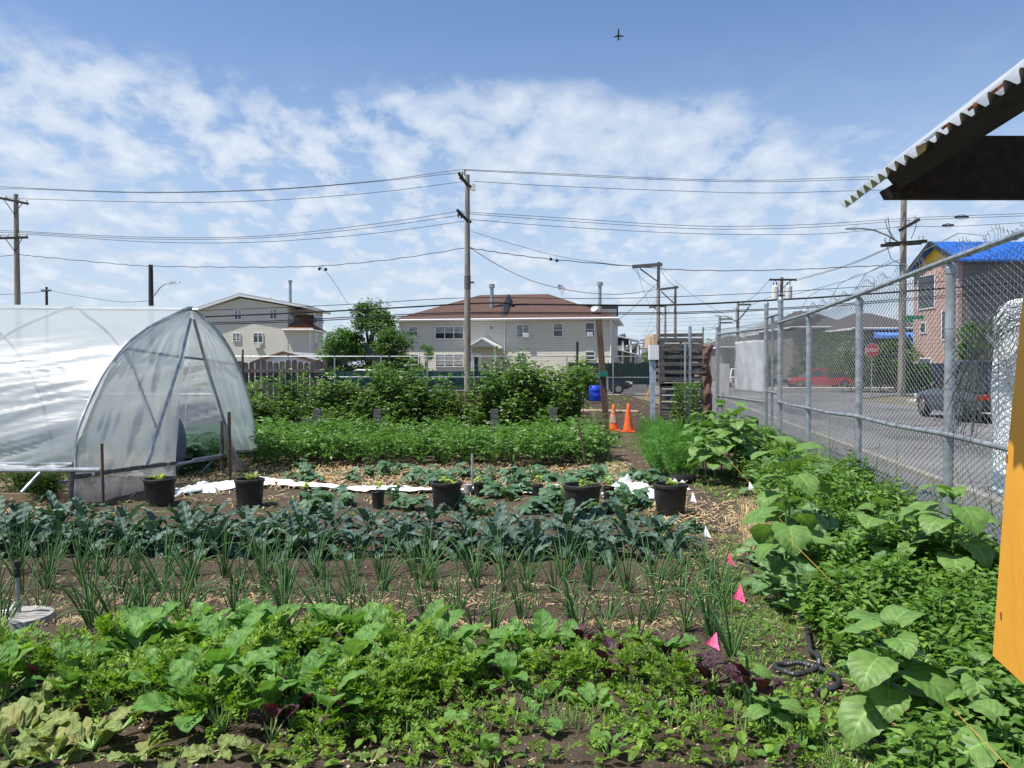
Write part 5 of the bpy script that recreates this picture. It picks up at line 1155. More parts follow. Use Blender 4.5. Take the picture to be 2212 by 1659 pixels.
# ================================================================== CARS
def car(loc,rz,col,lb,Ln=4.6,Wd=1.8,Ht=1.45,suv=False,cat='car'):
    T=thing('parked_car',loc,lb,cat,rz=rz); w=Wd/2; h=Ln/2; b=.92 if suv else .82
    m=MB(); st=[(-h,.55,.45,.8),(-h+.12,.32,b*.92,.93),(-h+.9,.26,b*1.0,1),(-.6,.24,b*1.05,1),(h-1.6,.24,b*1.04,1),(h-1.1,.26,b*.98,.99),(h-.25,.32,b*.86,.93),(h,.5,.62,.82)]
    for x,z0,z1,f in st:
        for y,z in ((-w*f*.93,z0),(-w*f,z0+.18),(-w*f,z1-.2),(-w*f*.93,z1),(w*f*.93,z1),(w*f,z1-.2),(w*f,z0+.18),(w*f*.93,z0)): m.v.append((x,y,z))
    for i in range(len(st)-1):
        for j in range(8): a=i*8; m.face(a+j,a+8+j,a+8+(j+1)%8,a+(j+1)%8)
    m.face(*range(7,-1,-1)); e=(len(st)-1)*8; m.face(*range(e,e+8)); body=m.build('body',mt[col],T,smooth=False)
    r0=-h+ (.25 if suv else .75); r1=-h+(.45 if suv else 1.35); r2=h-2.1; r3=h-1.25
    m=MB(); P=[(r0,.86*w,b*.98),(r1,.68*w,Ht-.04),(r2,.68*w,Ht-.03),(r3,.86*w,b*.99)]
    m.v=[(x,-y,z) for x,y,z in P]+[(x,y,z) for x,y,z in P]; m.face(0,3,2,1); m.face(4,5,6,7); m.face(0,1,5,4); m.face(2,3,7,6); m.face(1,2,6,5); m.build('window_glass',mt['carglass'],T)
    m=MB(); m.hexa([(r1-.05,-.69*w,Ht-.04),(r2+.05,-.69*w,Ht-.03),(r2+.05,.69*w,Ht-.03),(r1-.05,.69*w,Ht-.04),(r1+.1,-.6*w,Ht+.02),(r2-.05,-.6*w,Ht+.02),(r2-.05,.6*w,Ht+.02),(r1+.1,.6*w,Ht+.02)])
    for s in (-1,1):
        for (xa,xb) in ((r0,r1),(r3,r2),((r0+r3)/2+.1,(r1+r2)/2+.1)): m.beam((xa,s*.868*w,b*.98),(xb,s*.69*w,Ht-.02),.07,.05)
    m.build('roof',mt[col],T)
    for x in (-h+.85,h-.85):
        for s in (-1,1):
            R0=.37 if suv else .32; m=MB(); m.tube([(x,s*(w-.2),R0),(x,s*(w-.17),R0),(x,s*(w-.01),R0),(x,s*(w+.01),R0)],[R0*.9,R0,R0,R0*.9],20); wh=m.build('wheel',mt['tyre'],T)
            m=MB(); m.tube([(x,s*(w-.02),R0),(x,s*(w+.02),R0)],[R0*.62,R0*.58],14); m.build('rim',mt['rim'],wh)
    for s in (-1,1):
        m=MB(); m.box(-h+.0,-h+.16,s*w*.7-.16,s*w*.7+.16,b*.72,b*.9); m.build('tail_lamp',mt['lampred'],T); m=MB(); m.box(h-.16,h-.02,s*w*.68-.2,s*w*.68+.2,.6,.74); m.build('headlight',mt['lampwhite'],T)
    m=MB(); m.box(-h-.04,-h+.12,-w*.8,w*.8,.32,.52); m.build('bumper',mt['blackmetal'],T)
    return T
car((XW(1770,60),60.3,0),pi,'carred','red car parked across the street seen through the fence',Ln=5.0)
car((XW(1925,62),62,0),0,'cardark','dark car parked left of the pink building behind the stop sign',Ln=4.4)
car((XW(2020,58),56.8,0),0.1,'cardark','dark sport utility vehicle parked in front of the pink building',Ln=4.7,Ht=1.85,suv=True)
car((14.7,25.6,0),1.5,'cargrey','grey blue sport utility vehicle parked near, rear end partly behind the white banner',Ln=4.3,Ht=1.85,suv=True)
car((XW(1567,70),66,0),1.4,'whitetrim','white car seen past the edge of the white sheet on the gate',Ln=4.4)
car((XW(1283,49),48.3,0),0,'cardark','black car end showing right of the brambles by the far sidewalk',Ln=4.3,Ht=1.4)
car((XW(815,53),50.5,0),.0,'acwhite','pale silver car mostly hidden behind the brambles and far fence',Ln=4.4)
# stop sign
sx_=XW(1883,44); z=W(1883,757,44).z; T=thing('stop_sign',(sx_,44,0),'red octagonal stop sign seen through the chain link','stop sign')
m=MB(); m.prism([(.38*cos(pi/8+k*pi/4),-.03,z+.38*sin(pi/8+k*pi/4)) for k in range(8)],None,(0,.01,0)); m.build('sign_face',mt['stopred'],T)
m=MB(); m.prism([(.4*cos(pi/8+k*pi/4),-.018,z+.4*sin(pi/8+k*pi/4)) for k in range(8)],None,(0,.006,0)); m.build('sign_border',mt['white'],T)
m=MB(); m.tube([(0,.02,0),(0,.02,z+.4)],.03,6); m.build('post',mt['galv'],T)
fo=text_mesh('STOP',.27,True,1); fo.parent=T; fo.location=(0,-.034,z); fo.rotation_euler=(pi/2,0,0); fo.data.materials.append(mt['white'])
m=MB(); p=W(2000,689,45); m.box(-.5,.5,-.01,.01,0,.22)
tag(m.build('street_name_sign',M('green_sign',(.01,.2,.08),rough=.5),loc=(XW(1975,44.6),44.6,W(1975,690,44.6).z)),'small green street name blade beside the thick corner pole','sign')

# ================================================================== POTS ETC
def pot(xc,yt,yb,wd,lb,big,plants=3,seed=0):
    g=G(xc,yb,.0); Y=g.y+.001; r=wd/1720*Y/2; h=W(xc,yt,Y).z*1.0; rr=random.Random(seed)
    T=thing('plant_pot',(g.x,Y+r*.9,.0),lb,'plant pot',group='large black nursery pots' if big else 'small black nursery pots')
    m=MB(); m.lathe([(r*.80,0),(r*.82,.02),(r*.97,h*.9),(r*1.03,h*.9),(r*1.03,h*.99),(r*1.0,h),(r*.92,h),(r*.90,h*.86),(.001,h*.85)],28); m.build('pot',mt['blackplastic'],T)
    m=MB(); m.lathe([(r*.9,h*.84),(r*.5,h*.88),(.01,h*.885)],20); m.build('soil',mt['soil'],T)
    tag(T)
    P=thing('seedling',(g.x,Y+r*.9,h*.87),'pale seedling in the '+' '.join(lb.split()[:10]),'seedling',group=None)
    m=MB(); s=MB()
    for k in range(plants):
        a=rr.uniform(0,6.28); d=rr.uniform(0,r*.5); x=d*cos(a); y=d*sin(a); hh=rr.uniform(.06,.13) if not big else rr.uniform(.03,.09)
        s.tube([(x,y,0),(x+rr.uniform(-.02,.02),y,hh)],.004,4)
        for j in range(5): leaf(m,(x,y,hh*(.6+.1*j)),rr.uniform(0,6.28),rr.uniform(.2,.9),rr.uniform(.05,.09),.04,1.0,'oval',4)
    s.build('stem',mt['stem'],P); m.build('foliage',mt['seedl'],P)
    return T
bigs=[(332.5,1037,1096,69,'leftmost large black pot standing against the greenhouse curtain'),(530,1038,1101,64,'large black pot right of the greenhouse stake with a wire on its side'),(962,1045,1106,68,'large black pot left of the pale beige bucket'),(1261,1051.5,1118,84,'widest large black pot with a wire stake in front'),(1455,1049.6,1118,74,'rightmost large black pot beside the crumpled white cover')]
for i,(a,b,c,d,l) in enumerate(bigs): pot(a,b,c,d,l,True,4,i)
smalls=[(657,1064,1095,28,'small black pot alone in front of the white cover strip'),(814.5,1063,1101,29,'small black pot standing nearest the kale row'),(1034,1045,1072,25,'small black pot right beside the pale beige bucket'),(1162,1049,1079,26,'small black pot before the little white peak of cover'),(1316,1053,1085,26,'small black pot tucked against the widest large pot')]
for i,(a,b,c,d,l) in enumerate(smalls): pot(a,b,c,d,l,False,3,i+20)
g=G(1011,1067); m=MB(); m.lathe([(.056,0),(.06,.02),(.06,.125),(.052,.13)],20); o=tag(m.build('bucket',mt['disc'],loc=tuple(g),smooth=False),'pale beige round bucket between two black pots','bucket')
for (x0,y0,x1,y1,r,mm,lb) in ((1020,980,1020,1052,.018,'galv','grey pipe stake beside the beige bucket'),(1247,900,1267,1012,.016,'brownwood','thin leaning brown stake in front of the potato bed'),(1262,1038,1262,1116,.004,'wire','thin wire stake in front of the widest pot'),(331,1036,334,1095,.004,'wire','thin wire stake in front of the leftmost large pot'),(529,1046,527,1100,.004,'wire','thin wire stake before the pot by the greenhouse stake'),(1415,1052,1415,1086,.012,'greywood','short wooden peg left of the rightmost large pot'),(1484,1072,1484,1100,.008,'lumber','short pale peg right of the rightmost large pot'),(1247,985,1249,1020,.008,'brownwood','short twig stake near the potato bed end')):
    g=G(x1,y1); m=MB(); a=W(x0,y0,g.y)-Vector((g.x,g.y,0)); m.tube([(0,0,0),a],r,6); tag(m.build('stake',mt[mm],loc=tuple(g)),lb,'stake')
# flags
def flag(xs,ys,base,mm,lb,grp):
    g=G(*base); m=MB(); tip=W(ys[0],ys[1],g.y)-g; xc=sum(q[0] for q in xs)/3; yc=sum(q[1] for q in xs)/3; xs=[(xc+(q[0]-xc)*1.25,yc+(q[1]-yc)*1.2) for q in xs]
    a=W(xs[0][0],xs[0][1],g.y+.045)-g; b=W(xs[1][0],xs[1][1],g.y-.02)-g; c=W(xs[2][0],xs[2][1],g.y+.05)-g
    T=thing('marker_flag',tuple(g),lb,'marker flag',group=grp); m.tube([(0,0,0),tip],.0022,4); m.build('wire',mt['wire'],T)
    m=MB(); st=0; n=5
    for i in range(n+1):
        t=i/n; p=a.lerp(b,t); q=a.lerp(c,t); w_=.012*sin(t*4); m.v+= [(p.x,p.y+w_,p.z),(q.x,q.y-w_,q.z)]
    for i in range(n): m.face(i*2,i*2+1,i*2+3,i*2+2)
    o=m.build('flag',mt[mm],T); o.modifiers.new('t','SOLIDIFY').thickness=.001
flag([(1524,1388),(1551,1402),(1547,1370)],(1549,1370),(1556,1432),'pink','pink marker flag lowest in view beside a leaning scallion clump','pink marker flags')
flag([(1583,1290),(1607,1299),(1600,1266)],(1600,1266),(1604,1330),'pink','pink marker flag in the middle of the three','pink marker flags')
flag([(1566,1212),(1587,1221),(1572,1191)],(1575,1191),(1580,1258),'pink','pink marker flag furthest away and most crumpled','pink marker flags')
flag([(1518,1156),(1534,1160),(1525,1139)],(1526,1139),(1527,1180),'flagwhite','white marker flag just right of the last kale plant','white marker flags')
flag([(1615,1058),(1628,1056),(1620,1042)],(1621,1042),(1622,1085),'flagwhite','white marker flag standing in the dry straw by the sunflowers','white marker flags')
flag([(1490,1082),(1503,1084),(1497,1064)],(1497,1064),(1500,1100),'flagwhite','bluish white marker flag right of the rightmost pot','white marker flags')
# hose
hp=[(1590,1094),(1596,1128),(1581,1149),(1610,1166),(1607,1200),(1617,1224),(1634,1254),(1651,1264),(1690,1290),(1729,1329),(1743,1367),(1750,1411),(1767,1431),(1763,1452),(1718,1466),(1680,1452),(1676,1438),(1707,1435),(1742,1440),(1784,1456),(1811,1480),(1801,1499),(1763,1503)]
P_=[G(x,y,.02) for x,y in hp]; P_=catm(P_,10); P_hose=P_[::4]
m=MB()
for i,p in enumerate(P_): p.z=.034+ .022*(1 if 100<i<125 else 0)+zsoil(p.x,p.y)*.6
m.tube(P_,[.016 if i%2 else .0138 for i in range(len(P_))],8); tag(m.build('hose',mt['hose'],smooth=False),'black corrugated hose looping along the weedy path','hose')
# twine
m=MB(); a=W(1700,1160,5.6); b=W(2180,1659,2.6); c=W(1690,1130,7); m.tube([a-Vector((0,0,0)),W(1850,1310,4.5),W(1990,1460,3.6),b,W(2300,1790,2.0)],.0014,4); tag(m.build('twine',mt['string']),'orange twine stretched diagonally over the front weeds','string')
m=MB(); m.tube([W(1545,960,11),W(1625,1050,8.5),W(1700,1140,6.2)],.0014,4); tag(m.build('twine',mt['string']),'thin pale twine further back beside the sunflowers','string')
# sprinkler
g=G(42,1352); T=thing('sprinkler',tuple(g),'grey riser pipe sprinkler with dark head on a round concrete base','sprinkler')
m=MB(); m.lathe([(.20,-.02),(.21,.03),(.2,.075),(.12,.09),(.001,.09)],22); m.build('base',mt['disc'],T)
m=MB(); zt=W(36,1240,g.y).z; m.tube([(0,0,.08),(-.012,0,zt)],.013,10); m.build('riser',mt['galv'],T)
m=MB(); m.lathe([(.017,zt-.02),(.021,zt),(.019,zt+.04),(.014,zt+.05),(.019,zt+.06),(.02,zt+.085),(.001,zt+.088)],12,c=(-.012,0,0)); m.build('head',mt['blackplastic'],T)
m=MB(); m.tube([(-.02,-.01,.16),(-.05,-.03,.1),(-.12,-.06,.09),(-.2,-.09,.08),(-.2,-.02,.09),(-.06,.02,.1),(.03,0,.13),(0,.01,.17)],.006,5); m.build('cord',mt['cloth'],T)
# white row cover
m=MB(); path=[(378,1076),(420,1066),(470,1058),(540,1052),(600,1051),(680,1056),(760,1060),(850,1062),(950,1063),(1060,1064),(1130,1068),(1190,1070)]; C=catm([G(x,y) for x,y in path],8); K=9
for i,p in enumerate(C):
    wd=.13+.07*noise.noise(Vector((i*.12,3,1)))+(.12 if i<30 else 0)
    for k in range(K):
        t=k/(K-1)-.5; z=.045+.05*noise.noise(Vector((i*.13,k*.45,2)))+.03*noise.noise(Vector((i*.6,k*1.3,5)))+(.06 if i<36 else 0)*(1-4*t*t); m.v.append((p.x+.03*noise.noise(Vector((i*.5,k,8))),p.y+t*wd*2+.04*noise.noise(Vector((i*.3,k,4))),max(.012,z)))
for i in range(len(C)-1):
    for k in range(K-1): a=i*K+k; m.face(a,a+1,a+K+1,a+K)
tag(m.build('row_cover',mt['cloth'],smooth=True),'long crumpled strip of white row cover fabric on the soil','row cover')
def puff(x0,x1,yb,yt,lb,seed):
    a=G(x0,yb); b=G(x1,yb); wd=b.x-a.x; H_=W(x0,yt,a.y).z; m=MB(); n=34
    for i in range(n+1):
        for j in range(n+1):
            u=i/n-.5; v=j/n-.5; r=min(1,2*max(abs(u),abs(v))*.6+ .8*sqrt(u*u+v*v)); e=max(0,1-r**2.2)
            z=H_*e*(.62+.55*noise.noise(Vector((u*5,v*4,seed)))+.35*noise.noise(Vector((u*12,v*9,seed)))); m.v.append((wd*(u+.5)+.05*noise.noise(Vector((u*7,v*7,seed+4))),v*wd*.7,max(.006,z)))
    for i in range(n):
        for j in range(n): q=i*(n+1)+j; m.face(q,q+1,q+n+2,q+n+1)
    tag(m.build('row_cover',mt['cloth'],loc=(a.x,a.y+wd*.3,0.01),smooth=True),lb,'row cover')
puff(1310,1428,1078,1026,'big crumpled heap of white row cover between two large pots',1); puff(1178,1215,1076,1044,'small white peak of row cover fabric left of the widest pot',5); puff(1440,1490,1060,1036,'bit of white row cover behind the rightmost large pot',9); puff(395,470,1066,1040,'bunched white cover end close to the greenhouse',12)
m=MB(); m.sphere((0,0,.06),.17,.12,.07,12,6); m.sphere((.15,.1,.05),.13,.1,.07,10,6); g=G(1467,1043); tag(m.build('dark_bundle',mt['blackthing'],loc=tuple(g)),'small dark bundle lying behind the rightmost large pot','bundle')
# toys / tools left inside the side opening
g=G(133,1048); m=MB(); m.tube([(-.16,0,.03),(-.05,.02,.04)],[.05,.04],10); m.tube([(-.05,.02,.04),(.16,.06,.04)],.018,8); m.sphere((.2,.07,.05),.035,.035,.045,8,6); tag(m.build('blue_toy',mt['blueplastic'],loc=tuple(g)),'blue plastic toy lying on straw under the greenhouse side','toy')
g=G(105,1082); m=MB(); rr=random.Random(3)
for k in range(16): a=rr.uniform(0,6.28); b=rr.uniform(-.6,1.2); d=Vector((cos(a)*cos(b),sin(a)*cos(b),sin(b))); c=Vector((0,0,.12))+d*.045; e=d.orthogonal()*.03; f=d.cross(e).normalized()*.03; m.quad(c+e,c+f,c-e+d*.03,c-f+d*.02)
m.tube([(-.1,0,.2),(.12,0,.02)],.012,6); tag(m.build('red_rosette',mt['redplastic'],loc=tuple(g)),'red plastic rosette with handle left of the greenhouse skirt','toy')
m=MB(); m.box(0,1.3,0,.04,0,.1); g=G(-20,1083); tag(m.build('bed_board',mt['lumber'],loc=tuple(g)),'pale board at the foot of the greenhouse side opening','plank')
# ================================================================== PLANTS
def place(variants,x,y,z,rz,s,names,rootname,lb,cat,grp,tilt=0):
    """variants: list of dict part->(mesh); single part -> one mesh object"""
    v=variants
    if len(v)==1:
        k=list(v)[0]; o=inst(rootname,v[k],None,(x,y,z),rz,s); tag(o,lb,cat,grp)
    else:
        o=thing(rootname,(x,y,z),lb,cat,grp,rz,s)
        for k in v: inst(k,v[k],o)
    if tilt: o.rotation_euler=(U(-tilt,tilt),U(-tilt,tilt),rz)
    return o
# ---- kale
def kale_v():
    f=MB(); s=MB(); n=random.randint(13,17); H_=U(.1,.17)
    s.tube([(0,0,-.03),(.01,0,H_)],[.02,.013],6)
    for k in range(n):
        t=k/n; a=k*2.4+U(-.3,.3); e=1.35-1.05*(1-t)+U(-.15,.1); L_=U(.27,.4)*(1 if t<.85 else .7); zb=H_*(.35+.65*t)
        p=Vector((.01*cos(a),.01*sin(a),zb)); d=Vector((cos(a)*cos(e),sin(a)*cos(e),sin(e))); q=p+d*L_*.3
        s.tube([p,q],[.007,.005],4,cap=False); leaf(f,q,a,e-.1,L_*.95,U(.075,.115),U(1.0,2.1) if t<.8 else U(.2,.7),'strap',9,.32,wav=.07)
    return {'stem':s.data('kale_stem',mt['kalestem']),'foliage':f.data('kale_foliage',mt['kale'])}
KV=[kale_v() for _ in range(8)]
def row(n,x0,x1,y0,y1,jx,jy): 
    for i in range(n): t=(i+.5)/n; yield x0+(x1-x0)*t+U(-jx,jx), y0+(y1-y0)*t+U(-jy,jy)
def inview(x,y,m_=.12): return abs(x/max(y,.1))<.643+m_
gk='dark blue green kale plants in the kale row'
for r_,(yl,yr,n) in enumerate(((7.75,7.5,22),(7.3,6.95,22))):
    for x,y in row(n,-5.2,1.55,yl,yr,.07,.07):
        place(random.choice(KV),x,y,zsoil(x,y),U(0,6.3),U(.75,1.0),None,'kale_plant','dark blue green crinkled kale plant in the kale row','kale',gk,.1)
# ---- scallions
def scal_v():
    f=MB(); n=random.randint(9,16)
    for k in range(n):
        a=U(0,6.28); r0=U(0,.03); p=Vector((r0*cos(a),r0*sin(a),-.01)); e=U(1.05,1.54); L_=U(.26,.44); dr=U(0,.45) if R()<.8 else U(.9,2.0); pts=[p.copy()]; m_=6; rad=[.0045]
        for i in range(m_):
            t=(i+1)/m_; ee=e-dr*t*t; p=p+Vector((cos(a)*cos(ee),sin(a)*cos(ee),sin(ee)))*(L_/m_); pts.append(p.copy()); rad.append(.0048*(1-t)**.5+.0008)
        f.tube(pts,rad,4,cap=False)
    return {'s':f.data('scallion',mt['scallion'],smooth=True)}
SV=[scal_v() for _ in range(10)]
gs='green scallion clumps in the scallion rows'
for (yl,yr,xl,xr,n) in ((5.0,4.98,-3.5,1.38,22),(5.42,5.35,-3.7,1.45,16),(5.95,5.85,-4.0,1.6,25),(6.5,6.35,-4.4,1.7,25)):
    for x,y in row(n,xl,xr,yl,yr,.07,.05):
        if yl<5.1 and x<-1.2 and R()<.35: continue
        place(random.choice(SV),x,y,zsoil(x,y),U(0,6.3),U(.9,1.3),None,'scallion_clump','thin green scallion clump standing in the scallion rows','scallion',gs,.08)
for (x,y) in ((1582,1412),(1560,1310),(1545,1272)):
    g=G(x,y); place(SV[2],g.x,g.y,0,U(0,6),1.1,None,'scallion_clump','tall thick scallion clump at a row end beside the pink flags','scallion','end scallion clumps',.05)
# ---- mixed mustard bed
def miz_v():
    f=MB(); s=MB(); n=random.randint(24,30)
    for k in range(n):
        a=U(0,6.28); e=U(.55,1.5); L_=U(.15,.27); p=Vector((U(-.02,.02),U(-.02,.02),0)); q=p+Vector((cos(a)*cos(e),sin(a)*cos(e),sin(e)))*L_*.4
        s.tube([p,q],.0028,3,cap=False); frill(f,q,a,e-.15,L_*.75,U(.055,.085),U(.7,1.8),9)
    return {'stems':s.data('mizuna_stems',mt['palestem']),'foliage':f.data('mizuna_foliage',mt['mizuna'])}
MV=[miz_v() for _ in range(7)]
def broad_v(mat,n0=6,n1=9,lo=.12,hi=.21,wd=.58,stem='palestem'):
    f=MB(); s=MB()
    for k in range(random.randint(n0,n1)):
        a=U(0,6.28); e=U(.7,1.45); L_=U(lo,hi); p=Vector((U(-.015,.015),U(-.015,.015),0)); st=U(.06,.15); q=p+Vector((cos(a)*cos(e),sin(a)*cos(e),sin(e)))*st
        s.tube([p,q],[.005,.0035],4,cap=False); leaf(f,q,a,e-.05,L_,L_*U(wd*.85,wd*1.15),U(.5,1.6),'oval',8,.22,wav=.035,roll=U(-.3,.3))
    return {'stems':s.data('stems',mt[stem]),'foliage':f.data('foliage',mt[mat])}
BV=[broad_v('broad') for _ in range(6)]; PV=[broad_v('purple',5,8,.09,.15,.6) for _ in range(5)]
def inbed(x,y):
    if x<-2.35 and y>4.4: return False
    if x<-1.2 and y<3.75+.15*sin(x*6): return False
    if x>.85 and (x-1.08)**2+(y-4.4)**2<.09: return False
    if (x>.95 and y<4.75 and R()<.8) or y>(4.78 if x<-.4 else 4.6) or not -3.25<x<1.2: return False
    if x<-.9: fr=3.5+.13*noise.noise(Vector((x*2,0,0)))+(.35 if x<-1.9 else 0)+(.15 if x<-2.1 else 0)
    elif x<-.3: fr=3.5+(x+.9)*.9
    else: fr=4.12+.05*sin(x*5)
    return y>fr
pts=[]; tries=0
while len(pts)<185 and tries<9000:
    tries+=1; x=U(-3.25,1.2); y=U(3.4,4.78)
    if inbed(x,y) and all((x-a)**2+(y-b)**2>(.145 if x<-.9 else .125)**2 for a,b,_ in pts): pts.append((x,y,R()))
for x,y,k in pts:
    lf=x<-.9
    pb=.42 if y>4.3 else .27; pp_=.14 if lf else .18
    if x>.2: pb=.15
    if k<pp_: place(random.choice(PV),x,y,0,U(0,6.3),U(.75,1.0),None,'purple_mustard_plant','dark purple leaved mustard plant in the front salad bed','mustard plant','purple mustards in the front bed',.15)
    elif k<pp_+pb: place(random.choice(BV),x,y,0,U(0,6.3),U(.9,1.2)*(.85 if x>-.3 else 1.08),None,'broadleaf_mustard_plant','smooth broad leaved green mustard plant in the front salad bed','mustard plant','broad leaved mustards in the front bed',.15)
    else: place(random.choice(MV),x,y,0,U(0,6.3),U(.8,1.2)*(.8 if x>-.3 else 1)*(1.2 if x<-.9 else 1),None,'frilly_mustard_plant','bright green frilly leaved mustard plant in the front salad bed','mustard plant','frilly mustards in the front bed',.15)
# individual eye-catching purple plant
g=G(1632,1560); o=place(PV[0],g.x,g.y,0,1.0,1.25,None,'purple_mustard_plant','lone purple mustard plant at the lower right of the salad bed','mustard plant',None)
g=G(1440,1440); o=place(PV[2],g.x,g.y,0.0,2.0,1.1,None,'purple_mustard_plant','tall purple mustard near the lowest pink flag','mustard plant',None)
# ---- cut stubble and regrowth in front
f=MB(); s=MB()
for k in range(1300):
    x=U(-.65,1.4); y=U(3.62,4.12)+.05*sin(x*4)
    if R()>.5+.9*noise.noise(Vector((x*2.2,y*5,1))): continue
    s.tube([(x,y,0),(x+U(-.015,.015),y+U(-.015,.015),U(.03,.075))],.0032,4)
for k in range(1200):
    x=U(-1.0,1.6); y=U(3.3,4.15); a=U(0,6.28); z=U(.005,.06)
    if R()>.6+.9*noise.noise(Vector((x*2.2,y*3,5))): continue
    if R()<.45: frill(f,(x,y,z),a,U(.2,1.2),U(.07,.14),.06,U(.5,1.5),6)
    else: leaf(f,(x,y,z),a,U(.2,1.2),U(.04,.09),U(.025,.055),U(.5,1.5),'oval',5,.2,.02)
tag(s.build('cut_stems',mt['palestem']),'pale green cut mustard stems in the harvested strip','stubble',kind='stuff'); tag(f.build('regrowth',mt['mizuna']),'small frilly green regrowth leaves over the harvested strip','regrowth',kind='stuff')
for k in range(24):
    x=U(-.8,1.4); y=U(3.35,4.0); v=random.choice(BV if R()<.75 else PV); pu=v in PV
    place(v,x,y,-.01,U(0,6.3),U(.35,.55),None,'young_mustard_plant',('small purple' if pu else 'small green')+' young mustard plant in the harvested front strip','mustard plant',('purple' if pu else 'green')+' young mustards in the harvested strip',.3)
# wilted plants bottom left
def wilt_v():
    f=MB(); s=MB()
    for k in range(random.randint(6,9)):
        a=U(0,6.28); e=U(.1,1.2); L_=U(.1,.2); st=U(.03,.1); q=Vector((cos(a)*cos(e),sin(a)*cos(e),sin(e)))*st
        s.tube([(0,0,0),q],[.008,.006],5,cap=False); leaf(f,q,a,e,L_,L_*U(.5,.7),U(.8,2.0),'oval',8,.2,wav=.06,roll=U(-.5,.5))
    return {'stems':s.data('stems',mt['palestem']),'foliage':f.data('foliage',mt['wilt'])}
WV=[wilt_v() for _ in range(4)]
for (x,y) in [(60,1600),(130,1560),(200,1620),(20,1640),(110,1650),(260,1580),(300,1650),(380,1650),(560,1655),(640,1660),(60,1540),(1030,1640),(800,1655),(470,1640)]:
    g=G(x,y); place(random.choice(WV),g.x,g.y,0,U(0,6),U(.7,1.1) if x<350 else U(.45,.7),None,'wilting_mustard_plant','yellowing wilted mustard plant at the bottom edge of the bed','mustard plant','wilting mustards at the bottom edge',.2)
# ---- potato bed
def pot_v():
    f=MB(); 
    for k in range(46):
        a=U(0,6.28); r_=U(0,.2); z=U(.12,.45)*(1-.45*(r_/.25)**2)+.05; compound(f,(r_*cos(a)*.9,r_*sin(a)*.9,z),a+U(-.7,.7),U(-.2,.8),U(.12,.2),U(.07,.1),2)
    s=MB(); 
    for k in range(7): a=U(0,6.28); s.tube([(0,0,0),(.1*cos(a),.1*sin(a),.2),(.2*cos(a),.2*sin(a),.34)],.006,4,cap=False)
    return {'stems':s.data('stems',mt['stem']),'foliage':f.data('foliage',mt['potato'])}
POV=[pot_v() for _ in range(8)]
n_=0; y=13.4
while y<17.0:
    x=-5.6
    while x<1.7-(.25 if y<14.2 else 0)+ (.15 if y>15 else 0):
        xx=x+U(-.08,.08); yy=y+U(-.1,.1)
        place(random.choice(POV),xx,yy,.0,U(0,6.3),U(.78,1.25),None,'potato_plant','leafy mid green potato plant in the dense potato bed','potato plant','potato plants in the bed',.08); x+=.4
    y+=.46
f=MB()
for k in range(70):
    x=U(-5,1.3); y=U(13.4,16.8); z=U(.5,.62); 
    for j in range(4): leaflet(f,(x+U(-.03,.03),y,z+U(0,.03)),U(0,6.28),U(0,1),.022,.02)
tag(f.build('potato_blossom',mt['flower']),'scattered pale lilac blossoms over the potato bed','blossom',kind='stuff')
# ---- brambles
def bramble_v(Hh,Wd,n=26,den=16):
    f=MB(); s=MB()
    for k in range(n):
        a=U(0,6.28); r0=U(0,Wd*.45); x0=r0*cos(a); y0=r0*sin(a)*.6; lean=U(.05,.5); a2=a+U(-.8,.8); top=Hh*U(.5,1); arc=U(0,.9)
        pts=[]; 
        for i in range(9):
            t=i/8; pts.append(Vector((x0+cos(a2)*lean*t*t*Wd*.8,y0+sin(a2)*lean*t*t*Wd*.5,top*(t-arc*.25*t**3))))
        s.tube(pts,[.012*(1-.7*i/8) for i in range(9)],4,cap=False)
        for i in range(int(den*top/1.0)):
            t=U(.12,1)**.8; j=min(7,int(t*8)); p=pts[j].lerp(pts[j+1],t*8-j if j<8 else 0); aa=U(0,6.28); sp=U(.03,.16); p=p+Vector((cos(aa)*sp,sin(aa)*sp,U(-.05,.05)))
            e=U(-.5,.6); ls=U(.06,.105)
            for q in (-1.1,0,1.1): leaflet(f,p,aa+q,e+U(-.3,.3),ls*(1.2 if q==0 else .9),ls*.62,U(-.5,.5))
    return {'canes':s.data('canes',mt['cane']),'foliage':f.data('foliage',mt['bramble'])}
BR=[bramble_v(1.9,1.1,30,26),bramble_v(1.6,1.2,30,26),bramble_v(2.2,.9,26,24),bramble_v(1.3,1.2,30,26)]
def bush(x,Y,ht,v,lb,sx=1): 
    h0=(1.9,1.6,2.2,1.3)[v]; zt=W(x,ht,Y).z; o=place(BR[v],XW(x,Y),Y,0,U(0,6.3),zt/h0*1.02,None,'bramble_bush',lb,'bramble','bramble bushes behind the potato bed'); return o
bl='tangled green bramble bush in the row behind the potato bed'
for x,Y,ht,v in ((522,18.6,790,0),(548,17.8,830,3),(520,17.6,870,3),(580,18.4,872,3),(622,18.8,775,2),(640,17.9,840,3),(690,18.4,800,0),(730,18.8,790,1),(770,18.3,830,1),(800,18.7,805,0),(843,18.4,755,0),(870,18.2,800,1),(900,18.8,780,1),(935,18.4,815,3),(975,18.6,822,1),(1010,18.5,850,3),(1058,18.2,780,0),(1085,18.9,735,2),(1120,18.3,740,2),(1150,18.6,770,0),(1185,18.2,790,1),(1215,18.4,750,0),(1100,17.8,830,3),(1180,17.7,850,3),(1040,17.7,860,3),(860,17.8,850,3),(760,17.8,868,3),(700,17.7,865,3),(950,17.7,880,3)):
    bush(x,Y,ht,v,bl)
bush(1268,39,775,1,'small bright green bush overhanging right of the black stake'); 

